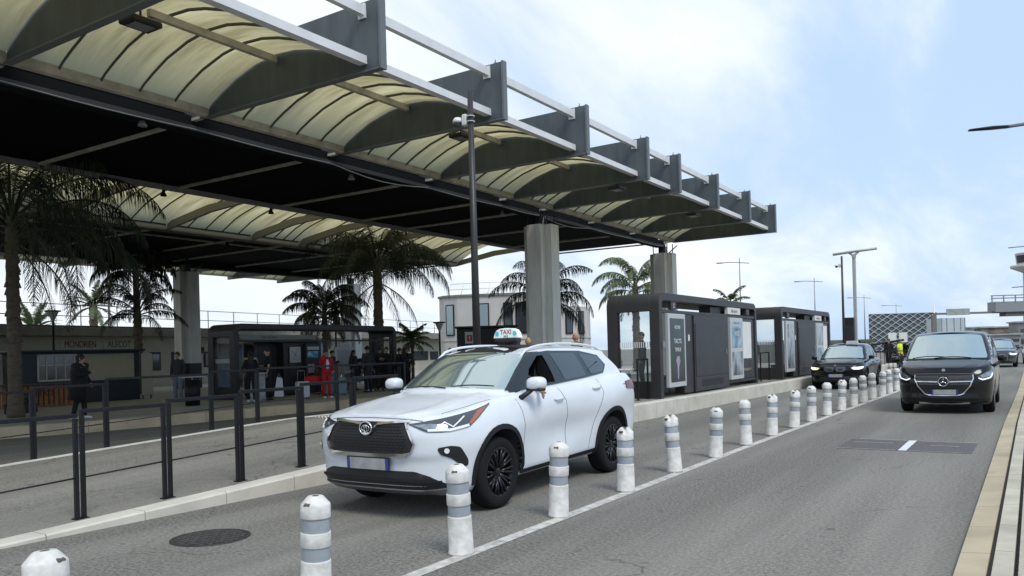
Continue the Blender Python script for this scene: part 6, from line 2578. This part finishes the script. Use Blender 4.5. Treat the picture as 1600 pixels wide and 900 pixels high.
# ------------------------------------------------------------------ low shop building behind the far platform
M_WALL = mat('beige render', (0.45, 0.42, 0.34), .9, var=.15, vscale=1.2)
M_FASC = mat('grey concrete fascia', (0.22, 0.21, 0.18), .9, var=.3, vscale=1.5)
W0, W1 = Vector((-42.5, 19.0)), Vector((-50.2, 66.0))
wd = (W1 - W0).normalized()
W0 = W0 - wd * 16
wlen = (W1 - W0).length
wn_ = Vector((wd.y, -wd.x))
wrz = math.atan2(wd.y, wd.x)
t = thing('shop_building', 'long low beige building with shop fronts under a concrete roof edge', 'building', (W0.x, W0.y, .25), wrz)
b = MB()
b.box((wlen / 2, 2.0, 1.45), (wlen, 4.0, 2.9))
b.build('wall', M_WALL, t)
b = MB()
b.box((wlen / 2, 1.5, 3.12), (wlen + .4, 5.6, .46), ch=.02)
b.build('roof_edge', M_FASC, t)
b = MB()
b.box((wlen / 2, 1.9, 3.42), (wlen, 4.6, .14))
b.build('roof', M_DECKR, t)
# the roof railing
rl = MB()
n_ = int(wlen / 2.2)
for i in range(n_ + 1):
    x = wlen * i / n_
    rl.tube([(x, -.9, 3.30), (x, -.9, 4.55)], .028, n=5)
for z in (4.55, 3.95):
    rl.tube([(0, -.9, z), (wlen, -.9, z)], .022, n=5)
rl.build('roof_railing', M_GREY, t)


def wall_box(nm, m, x0, x1, z0, z1, d=.04, parent=None, y=-.0):
    b = MB()
    b.box(((x0 + x1) / 2, -d / 2 - y, (z0 + z1) / 2), (x1 - x0, d, z1 - z0))
    return b.build(nm, m, parent or t)


def wx(px, py_):      # distance along the wall of a world point
    return (Vector((px, py_)) - W0).dot(wd)


def wray(x_over_y):   # where a sight line X = -k*Y meets the wall
    k = x_over_y
    # solve (W0 + wd*s): x = -k y
    s = -(W0.x + k * W0.y) / (wd.x + k * wd.y)
    return s


def ang_k(px):        # sight line of a picture column, only used to lay out shop fronts in the right order
    return math.tan(R(32.76) + math.atan((800 - px) / 1255.5))


def S_(px):
    return wray(ang_k(px))


for (a, c, z0, z1) in ((234, 250, .9, 2.0), (268, 276, .9, 2.0), (318, 326, 1.0, 2.0), (645, 668, .9, 1.75), (672, 684, .9, 1.7)):
    w_ = wall_box('window', M_STEEL, S_(a), S_(c), z0, z1, .06)
    wall_box('pane', M_GLASS, S_(a) + .12, S_(c) - .12, z0 + .12, z1 - .12, .07, w_)
sg = wall_box('shop_sign', mat('beige letter board', (.45, .42, .34), .9), S_(94), S_(156), 2.22, 2.72, .03)
text_mesh('sign_lettering', 'MONDRIEN', .52, mat('dark red lettering', (.10, .02, .018), .7), sg, ((S_(94) + S_(156)) / 2, -.035, 2.47), (PI / 2, 0, 0), .01, squeeze=(S_(156) - S_(94)) / 3.4)
sg = wall_box('shop_sign', MATS['beige letter board'], S_(162), S_(210), 2.22, 2.72, .03)
text_mesh('sign_lettering', 'ALECOT', .52, M_TXTK, sg, ((S_(162) + S_(210)) / 2, -.035, 2.47), (PI / 2, 0, 0), .01, squeeze=(S_(210) - S_(162)) / 2.6)
wall_box('notice_box', M_STEEL, S_(312), S_(316), 1.9, 2.3, .2)

# blue snack kiosk in front of it
KZ = FZ
kx0, ky0 = -30.6, 13.9
kd = Vector((-28.6, 18.3)) - Vector((-29.9, 14.2))
krz = math.atan2(4.6, .9)
t = thing('snack_kiosk', 'dark blue snack kiosk with a barred window and a big beige shutter', 'kiosk', (-29.55, 14.15, FZ), krz)
M_KBL = mat('dark blue kiosk paint', (.006, .015, .026), .5, var=.2, vscale=2)
KL = 4.15
b = MB()
b.box((KL / 2, .9, .93), (KL, 1.8, 1.86), ch=.02)
b.build('body', M_KBL, t)
b = MB()
b.box((KL / 2, .85, 1.89), (KL + .3, 2.1, .08), ch=.02)
b.build('roof', M_KBL, t)
sh_ = MB()
sh_.box((2.95, -.03, 1.28), (1.95, .05, .98), ch=.01)
so = sh_.build('shutter', mat('beige shutter', (.33, .30, .23), .8, var=.12, vscale=1.5), t)
f_ = MB()
for (x0, x1, z0, z1) in ((.62, 1.92, 1.72, 1.78), (.62, 1.92, .82, .88), (.62, .67, .82, 1.78), (1.80, 1.86, .82, 1.78), (1.20, 1.23, .88, 1.72), (.67, 1.80, 1.38, 1.41), (.9, .93, .88, 1.72), (1.5, 1.53, .88, 1.72)):
    f_.box(((x0 + x1) / 2, -.03, (z0 + z1) / 2), (x1 - x0, .04, z1 - z0))
w_ = f_.build('window_frame', mat('pale window frame', (.42, .42, .38), .7), t)
g_ = MB()
g_.box((1.24, .0, 1.3), (1.2, .02, .9))
g_.build('pane', M_GLASS, w_)
text_mesh('kiosk_lettering', '06 207 0207', .16, mat('grey lettering', (.3, .3, .3), .7), t, (2.6, -.012, .62), (PI / 2, 0, 0), .004)
b = MB()
b.box((4.4, -.05, .95), (.42, .06, 1.6), ch=.01)
t2 = thing('menu_board', 'pale tall board at the right end of the dark blue kiosk', 'board', (-29.55, 14.15, FZ), krz)
b.build('board', mat('pale board', (.36, .35, .30), .8), t2)
for xx in (4.25, 4.55):
    q = MB()
    q.box((xx, .02, .40), (.04, .04, .8))
    q.build('leg', M_STEEL, t2)
# second kiosk with counter at the left edge, and the orange slatted counter
t = thing('coffee_kiosk', 'dark blue coffee kiosk with a pale counter behind the big palm trunk', 'kiosk', (-31.0, 8.3, FZ), krz)
b = MB()
b.box((2.2, 1.1, 1.12), (4.4, 1.8, 2.24), ch=.02)
b.build('body', M_KBL, t)
b = MB()
b.box((2.1, .16, 1.98), (3.0, .12, .36), ch=.01)
sgb = b.build('sign_board', mat('navy sign board', (.012, .02, .045), .5), t)
text_mesh('sign_lettering', 'PRESS', .26, MATS['grey lettering'], sgb, (1.6, .09, 1.98), (PI / 2, 0, 0), .004)
text_mesh('sign_lettering', 'TO', .2, MATS['grey lettering'], sgb, (3.1, .09, 1.98), (PI / 2, 0, 0), .004)
b = MB()
b.box((2.2, -.05, 1.14), (3.4, .5, .05), ch=.01)
b.build('counter', mat('pale counter', (.4, .4, .36), .6), t)
for x0 in (.9, 1.35, 1.8):
    q = MB()
    q.box((x0, .17, 1.45), (.10, .05, .6))
    q.build('window_bar', MATS['pale window frame'], t)
t = thing('slatted_counter', 'orange slatted wooden counter with writing between the big palm and the left railings', 'counter', (-28.1, 13.55, FZ), krz)
M_ORW = mat('orange stained wood', (.30, .12, .04), .8, var=.4, vscale=7)
b = MB()
for i in range(19):
    b.box((-1.1 + i * .155, 0, .38), (.11, .04, .72), ch=.006)
tag(b.build('slats', M_ORW, t), kind='stuff')
b = MB()
b.box((.3, .12, .77), (3.0, .5, .06), ch=.01)
b.build('top', M_SHEL2, t)
text_mesh('counter_lettering', 'Hello', .44, mat('dark brown lettering', (.08, .03, .02), .8), t, (0.3, -.024, .50), (PI / 2, 0, 0), .003, squeeze=1.5)
t = thing('planter', 'low dark planter with a clump of leaves in front of the orange counter', 'planter', (-25.3, 12.2, FZ), .9)
b = MB()
b.box((0, 0, .14), (.8, .4, .28), ch=.02)
b.build('tub', M_STEEL, t)
b = MB()
rg = random.Random(4)
for i in range(160):
    a, e_ = rg.uniform(0, 2 * PI), rg.uniform(.1, 1.4)
    p = Vector((rg.uniform(-.32, .32), rg.uniform(-.12, .12), .28))
    d = Vector((math.cos(a) * math.cos(e_), math.sin(a) * math.cos(e_), math.sin(e_)))
    l = rg.uniform(.12, .34)
    w = d.cross(Vector((0, 0, 1))).normalized() * .02
    b.add([p, p + d * l * .5 + w, p + d * l, p + d * l * .5 - w], [(0, 1, 2, 3)])
b.build('leaves', M_LEAFD, t, fix=False)

# ------------------------------------------------------------------ white round-cornered building
M_WB = mat('white render', (0.52, 0.50, 0.47), .9, var=.1, vscale=.8)
t = thing('white_building', 'white two-storey building with a rounded wall, tall windows and a roof cage', 'building', (-32, 52, 0))
pl = [Vector((-37.6, 48.4)), Vector((-36.6, 47.7)), Vector((-35.4, 47.75)), Vector((-34.2, 48.15)), Vector((-33.0, 48.7)), Vector((-31.6, 49.4)), Vector((-30.2, 50.3)), Vector((-29.1, 51.3)), Vector((-28.3, 52.6)), Vector((-28.2, 54.5))]
back = [Vector((-30.5, 59.5)), Vector((-39, 58))]
poly = [tuple(p) for p in pl + back]
b = MB()
b.prism(poly[:7] + [(-33.0, 60.4), (-39, 58)], 0, 5.85)
b.build('wall', M_WB, t, world=True)
b = MB()
b.prism([poly[6]] + poly[7:11] + [(-33.0, 60.4)], 0, 4.95)
b.build('low_wing', M_WB, t, world=True)
b = MB()
b.prism([tuple(Vector(p) + (Vector(p) - Vector((-34, 53))).normalized() * .12) for p in poly[:7] + [(-33.0, 60.4), (-39, 58)]], 5.85, 6.0)
b.build('parapet', M_FASC, t, world=True)
b = MB()
b.prism([tuple(Vector(p) + (Vector(p) - Vector((-33, 53))).normalized() * .06) for p in poly], 2.6, 2.7)
b.build('string_course', M_WB, t, world=True)


def wb_window(i, t0, t1, z0, z1, dark=True):
    a, c = pl[i].lerp(pl[i + 1], t0), pl[i].lerp(pl[i + 1], t1)
    d = (c - a).normalized()
    n = Vector((d.y, -d.x))
    mid = (a + c) / 2 + n * .02
    f = MB()
    f.box((mid.x, mid.y, (z0 + z1) / 2), ((c - a).length, .12, z1 - z0), rz=math.atan2(d.y, d.x))
    fo = f.build('window', M_STEEL, t, world=True)
    f = MB()
    m2 = mid + n * .05
    f.box((m2.x, m2.y, (z0 + z1) / 2), ((c - a).length - .16, .06, z1 - z0 - .16), rz=math.atan2(d.y, d.x))
    f.build('pane', M_GLASS if dark else mat('pale sky window', (.25, .33, .36), .08, spec=.9), fo)


wb_window(1, .15, .75, 3.0, 5.3, False)
wb_window(3, .0, .85, 3.0, 5.3, False)
wb_window(4, .55, .98, 3.0, 5.3)
wb_window(5, .1, .95, 3.0, 5.3)
wb_window(6, .3, .9, 2.9, 4.6)
wb_window(7, .5, .9, 2.9, 4.6)
wb_window(8, .3, .7, 2.9, 4.6)
cg = MB()
for i in range(6):
    a = pl[1].lerp(pl[5], i / 5) + Vector((-.6, 1.2))
    cg.tube([(a.x, a.y, 6.0), (a.x, a.y + .5, 7.0)], .03, n=5)
for z, o in ((6.55, .25), (7.0, .5)):
    a, c = pl[1] + Vector((-.6, 1.2 + o)), pl[5] + Vector((-.6, 1.2 + o))
    cg.tube([(a.x, a.y, z), (c.x, c.y, z)], .025, n=5)
cg.build('roof_cage', M_WHITE, t, world=True)
# dark ticket kiosk in front with a red and white sign
t = thing('ticket_kiosk', 'dark flat-roofed kiosk with a small white and red sign, behind the white taxi', 'kiosk', (-21.6, 31.4, .3), math.atan2(1.5, 2.35))
b = MB()
b.box((0, .9, 1.27), (2.85, 1.8, 2.54), ch=.03)
b.build('body', mat('near black kiosk panel', (.018, .016, .018), .5), t)
b = MB()
b.box((0, .9, 2.6), (3.0, 1.95, .10), ch=.02)
b.build('roof', M_SHEL, t)
b = MB()
b.box((-.82, -.02, 2.10), (.44, .03, .56), ch=.006)
sgk = b.build('sign_panel', M_PAPER, t)
b = MB()
b.box((-.82, -.038, 2.08), (.24, .01, .30))
b.build('red_mark', mat('red sign mark', (.45, .02, .03), .5), sgk)
b = MB()
b.lathe([(.0, -.046), (.05, -.046), (.05, -.044)], c=(-.82, 0, 2.12), n=12, axis='y', cap=False)
b.box((-.82, -.046, 2.02), (.03, .006, .10))
b.build('sign_symbol', M_PAPER, sgk)

# ------------------------------------------------------------------ right-hand distance
t = thing('car_park', 'long multi-storey car park wrapped in a white wavy diamond mesh', 'building', (-17.05, 137.3, 0), math.atan2(6.47, 10.07))
b = MB()
b.prism([(-4.5, 0), (6.0, 0), (9.85, 8), (-.65, 8)], 0.02, 5.95)
b.build('wall', mat('haze-tinted car park interior', (.075, .095, .105), .8), t)  # dark base colour lifted towards blue grey to imitate distance haze
b = MB()
M_MESHW = mat('haze-tinted white facade blades', (.42, .44, .45), .6)  # white dulled in the colour itself to imitate the same haze
for r_ in range(13):
    z0 = .3 + r_ * .45
    pts = []
    for k in range(61):
        x = -4.5 + k * 10.5 / 60
        pts.append((x, -.08, z0 + .19 * math.sin(x * 4.6 + (PI if r_ % 2 else 0))))
    b.tube(pts, .06, n=4, smooth=False)
tag(b.build('facade_mesh', M_MESHW, t), kind='stuff')
b = MB()
b.prism([(-4.55, -.12), (6.05, -.12), (9.9, 8.1), (-.65, 8.1)], 5.96, 6.06)
b.build('roof', M_MESHW, t)

t = thing('pylon', 'tall white and red banded mast at the right end of the car park', 'mast', (-11.3, 129.3, 0))
b = MB()
b.tube([(0, 0, 0), (0, 0, 6.9)], [.22, .10], n=10)
b.build('pole', M_WHITE, t)
b = MB()
for z in (1.5, 2.8, 4.1):
    b.tube([(0, 0, z), (0, 0, z + .6)], .24, n=10)
b.build('bands', mat('brown red band', (.28, .12, .10), .6), t)
t = thing('glass_hall', 'pale translucent hall wall behind the gantry, right of the car park', 'building', (-8.7, 126, 0), math.atan2(1.8, 2.8))
b = MB()
b.box((0, 2, 2.35), (3.3, 4, 4.7))
b.build('wall', mat('pale blue hall cladding', (.45, .52, .55), .5, var=.12, vscale=.8), t)
b = MB()
for x in (-1.6, -.9, .1, 1.0, 1.6):
    b.box((x, -.03, 2.35), (.06, .05, 4.7))
b.build('mullions', M_GREY, t)
t = thing('sign_gantry', 'long grey gantry beam carrying a blank pale sign board over the road', 'gantry', (-4.5, 104.0, 0), math.atan2(5.4, 8.5))
b = MB()
b.box((0, 0, 4.62), (10.4, .3, .22))
b.build('beam', mat('brown grey steel', (.16, .14, .13), .6), t)
for x in (-5.2, 5.2):
    b = MB()
    b.box((x, 0, 2.25), (.45, .35, 4.5))
    b.build('post', MATS['brown grey steel'], t)
b = MB()
b.box((-2.6, -.2, 4.78), (2.6, .08, .72), ch=.01)
b.build('sign_board', mat('grey green sign back', (.36, .39, .36), .6, var=.3, vscale=2), t)
t = thing('footbridge', 'grey enclosed footbridge with a railing deck at the right edge', 'bridge', (-.4, 106.9, 0), math.atan2(2.1, 3.3))
b = MB()
b.box((1.4, 0, 5.2), (10.0, 1.6, 1.15))
b.build('box_deck', mat('grey bridge cladding', (.22, .24, .25), .6), t)
b = MB()
b.box((1.6, 0, 4.4), (8.0, 1.2, .5))
b.build('girder', mat('olive girder', (.11, .105, .08), .7), t)
b = MB()
for z in (6.15, 6.45):
    b.box((1.2, -.8, z), (10.6, .12, .11))
for i in range(9):
    b.box((-4 + i * 1.3, -.8, 6.1), (.1, .1, .8))
b.build('railing', M_GREY, t)
for x in (2.6, 6.0):
    b = MB()
    b.box((x, 0, 2.1), (.5, .5, 4.2))
    b.build('pier', M_GREY, t)
t = thing('control_tower', 'white airport control tower cut by the right edge of the picture', 'tower', (.9, 166.5, 0))
b = MB()
b.tube([(0, 0, 0), (0, 0, 13.2)], [1.75, 1.5], n=20)
b.build('shaft', M_WB, t)
b = MB()
b.lathe([(1.5, 13.0), (3.4, 13.9), (3.4, 14.3), (2.4, 14.4), (2.6, 16.2), (2.7, 16.4), (0, 16.6)], n=24, cap=False)
b.build('cab', M_WB, t)
b = MB()
b.lathe([(2.46, 14.7), (2.62, 16.0)], n=24, cap=False)
b.build('windows', M_GLASS, t)
b = MB()
for z, l in ((17.6, 2.6), (10.6, 2.2)):
    b.tube([(-l - 1.0, 0, z), (1.5, 0, z + .1)], .09, n=6)
b.tube([(0, 0, 16.5), (0, 0, 19)], .08, n=6)
b.build('aerials', M_GREY, t)
TB = 'terminal blocks beyond the gantry'
M_TB = [mat('pale terminal cladding', (.45, .45, .44), .7, var=.3, vscale=.6), mat('brown hillside houses', (.34, .26, .20), .9, var=.6, vscale=.8, col2=(.10, .10, .09)), mat('grey terminal cladding', (.24, .25, .26), .7, var=.3, vscale=.5)]
for (x, y, w, h, d, m, z0, lb) in ((-4.2, 150, 5.5, 3.4, 5, 1, 0, 'low reddish brown block behind the people carrier, beyond the gantry'),
                                   (1.5, 140, 7.0, 3.9, 5, 2, 0, 'grey terminal block with long balcony lines at the right edge'),
                                   (-3.0, 120, 3.4, 2.1, 4, 0, 0, 'small pale cabin under the footbridge'),
                                   (-7.6, 160, 4, 3.6, 5, 0, 0, 'narrow pale block left of the brown one'),
                                   (2.6, 118, 3.6, 2.0, 4, 1, 0, 'ochre cabin beside the small pale cabin')):
    t = thing('far_building', lb, 'building', (x, y, z0), .25, TB)
    b = MB()
    b.box((0, 0, h / 2), (w, d, h))
    b.build('wall', M_TB[m], t)
    b = MB()
    b.box((0, 0, h + .1), (w + .5, d + .5, .2))
    b.build('roof', M_TB[0], t)
    for q in range(2):
        b = MB()
        b.box((0, -d / 2 - .03, h * (.3 + .38 * q)), (w * .9, .06, h * .16))
        b.build('window_band', M_GLASS, t)
# blank white panels, black fence and low wall in the middle distance
for (x, y, lb) in ((-10.0, 76.8, 'left one of the two blank white road signs beyond the yellow vest'), (-9.2, 77.3, 'right one of the two blank white road signs beyond the yellow vest')):
    t = thing('road_sign', lb, 'sign', (x, y, 0), .3)
    b = MB()
    b.box((0, 0, 2.0), (.66, .05, .85), ch=.01)
    b.build('panel', M_PAPER, t)
    b = MB()
    b.tube([(0, .04, 0), (0, .04, 2.3)], .03, n=6)
    b.build('post', M_GREY, t)
t = thing('black_fence', 'black vertical-bar fence on the kerb between the two black cars', 'fence', (-6.6, 48.6, 0))
b = MB()
for i in range(16):
    b.tube([(-1.6 + i * .2, i * .06, .12), (-1.6 + i * .2, i * .06, 1.12)], .018, n=5)
tag(b.build('bars', M_STEEL, t), kind='stuff')
b = MB()
b.tube([(-1.7, 0, 1.13), (1.5, .95, 1.13)], .03, n=6)
b.tube([(-1.7, 0, .2), (1.5, .95, .2)], .025, n=6)
b.build('rails', M_STEEL, t)
t = thing('barrier_rail', 'dark slanting barrier arm behind the black fence', 'barrier', (-8.2, 52.0, 0))
b = MB()
b.tube([(-1.6, 0, 1.25), (1.9, 1.2, 1.75)], .07, n=6)
b.build('arm', M_STEEL, t)
b = MB()
b.box((-1.5, 0, .6), (.35, .35, 1.2), ch=.02)
b.build('housing', M_STEEL, t)
t = thing('low_wall', 'low grey wall beyond the end of the second taxi shelter', 'wall', (-15.5, 66, 0))
b = MB()
b.box((0, 0, .95), (11, .5, 1.9), rz=.3)
b.build('wall', mat('dim grey wall', (.14, .14, .12), .9, var=.3, vscale=1), t)
rg = random.Random(12)
GRP = 'dark shrubs in the middle distance'
for i, (x, y, r_, lb) in enumerate(((-12.2, 62, .8, 'round dark shrub just right of the T-shaped mast'), (-10.9, 66, .9, 'second dark shrub, between the mast and the white signs'), (-13.9, 60, .7, 'dark shrub behind the end of the second taxi shelter'), (-8.4, 70, .7, 'dark shrub under the blank white signs'))):
    t = thing('shrub', lb, 'shrub', (x, y, 0), 0, GRP)
    b = MB()
    for k in range(900):
        a, e_ = rg.uniform(0, 2 * PI), rg.uniform(-.2, 1.5)
        q = r_ * rg.uniform(.55, 1.08)
        p = Vector((q * math.cos(a) * math.cos(e_), q * math.sin(a) * math.cos(e_), .5 + 1.3 * q * math.sin(e_)))
        d = Vector((rg.uniform(-1, 1), rg.uniform(-1, 1), rg.uniform(-1, 1))).normalized() * .11
        w = d.cross(Vector((.3, .5, .8))).normalized() * .05
        b.add([p - d, p + w, p + d, p - w], [(0, 1, 2, 3)])
    b.build('crown', M_LEAFD, t, fix=False)
    b = MB()
    b.tube([(0, 0, 0), (0, 0, .8)], .07, n=6)
    b.build('trunk', M_TRUNK, t)
# flagpoles and thin masts on the left skyline
for (x, y, h, lb) in ((-64.4, 38.2, 11.5, 'thin mast rising behind the date palm'),):
    t = thing('thin_mast', lb, 'mast', (x, y, 0))
    b = MB()
    b.tube([(0, 0, 0), (0, 0, h)], [.12, .08], n=6)
    b.build('pole', mat('pinkish mast', (.36, .30, .29), .6), t)

# ------------------------------------------------------------------ vehicles
SUVX, SUVY = -5.72, 6.10
suv = car('suv', 'white crossover taxi with black wheels and a lit-up roof sign, driving between bollards and kerb', S_SUV, (SUVX, SUVY + S_SUV['L'] / 2, 0))
t = thing('taxi_sign', 'white dome taxi roof sign with red lettering on the white taxi', 'taxi sign', (SUVX + .26, SUVY + 2.30, 1.762))
b = MB()
b.box((0, 0, .05), (.40, .13, .06), ch=.015)
b.box((-.14, .02, .015), (.06, .10, .06))
b.box((.14, .02, .015), (.06, .10, .06))
b.build('base', M_BLACK, t)
b = MB()
pr = [(-.225, .085), (-.20, .155), (-.165, .195), (-.11, .215), (0, .222), (.11, .215), (.165, .195), (.20, .155), (.225, .085)]
b.prism(pr, -.055, .055, 'y')
b.build('dome', mat('white sign plastic', (.80, .86, .84), .3, emit=(.7, .9, .88), estr=.12), t, bevel=.008)
t.scale = (.84, .84, .90)
text_mesh('sign_lettering', 'TAXI', .088, mat('red sign lettering', (.42, .08, .08), .5), t, (0, -.058, .165), (PI / 2, 0, 0), .001, bold=.0015)
text_mesh('sign_lettering', 'N12', .042, M_TXTK, t, (0, -.058, .105), (PI / 2, 0, 0), .001, bold=.001)
for s in (-1, 1):
    b = MB()
    b.lathe([(.034, -.060), (.034, -.056)], c=(s * .155, 0, .145), n=16, axis='y')
    b.build('turquoise_disc', mat('turquoise sign print', (.12, .62, .62), .4), t)
van = car('people_carrier', 'black people carrier with a chrome star grille coming towards us in the right lane', S_VAN, (-1.64, 20.4 + 5.14 / 2, 0))
cab = car('crossover', 'black car taxi with a white roof sign stopped beside the second shelter', cross_spec(M_BPAINT), (-5.86, 30.35 + 2.35, 0))
t = thing('taxi_sign', 'small white roof sign on the black car taxi', 'taxi sign', (-5.62, 32.5, 1.60))
b = MB()
b.prism([(-.22, 0), (.22, 0), (.20, .13), (-.20, .13)], -.05, .05, 'y')
b.build('dome', M_WHITE, t, bevel=.01)
CR = 'travellers standing in the shade around the bus shelter'
for (x, y, f, h_, tp_, lg_, hs_, lb) in ((-24.9, 17.2, (.4, -.9), 1.74, M_CHAR, M_JEAN, 'short', 'traveller in charcoal outside the left end of the bus shelter'),
                                       (-22.6, 25.0, (-.6, .6), 1.78, M_NAVY, M_CHAR, 'short', 'tall traveller in navy behind the bending person'),
                                       (-23.8, 24.7, (.9, .1), 1.68, M_CHAR, M_JEAN, 'long', 'long-haired traveller in charcoal in front of the white notice board'),
                                       (-24.2, 28.6, (.7, -.5), 1.76, M_CHAR, M_BLK, 'short', 'traveller in charcoal just outside the right post of the bus shelter')):
    person(lb, (x, y, FZ), face_to(*f), h_, top=tp_, legs=lg_, hair=M_HAIRD, hairstyle=hs_, group=CR)
c2 = car('crossover', 'dark car in the far right lane behind the people carrier', cross_spec(M_BPAINT2, (M_DRL, M_DRL)), (-1.5, 53.9 + 2.35, 0))
c3 = car('crossover', 'grey blue car at the right edge, behind the dark far car', cross_spec(M_BLUEP, (M_DRLD, M_DRLD)), (.55, 60 + 2.35, 0))

# the driver, and the forearm resting on the sill with the hand hanging over the door
dx, dy = SUVX + .40, SUVY + 2.07
person('driver in dark clothes at the open window of the white taxi, hand outside', (dx, dy, .42), 0.0, 1.66, pose='sit', top=M_CHAR, legs=M_BLK, hair=M_HAIRD, skin=M_SKIN2,
       arms={-1: [Vector((-.24, -.18, -.16)), Vector((-.10, -.36, -.05))], 1: [Vector((.40, -.10, -.10)), Vector((.600, -.26, -.17))]},
       sleeves=False, lean=-.10)
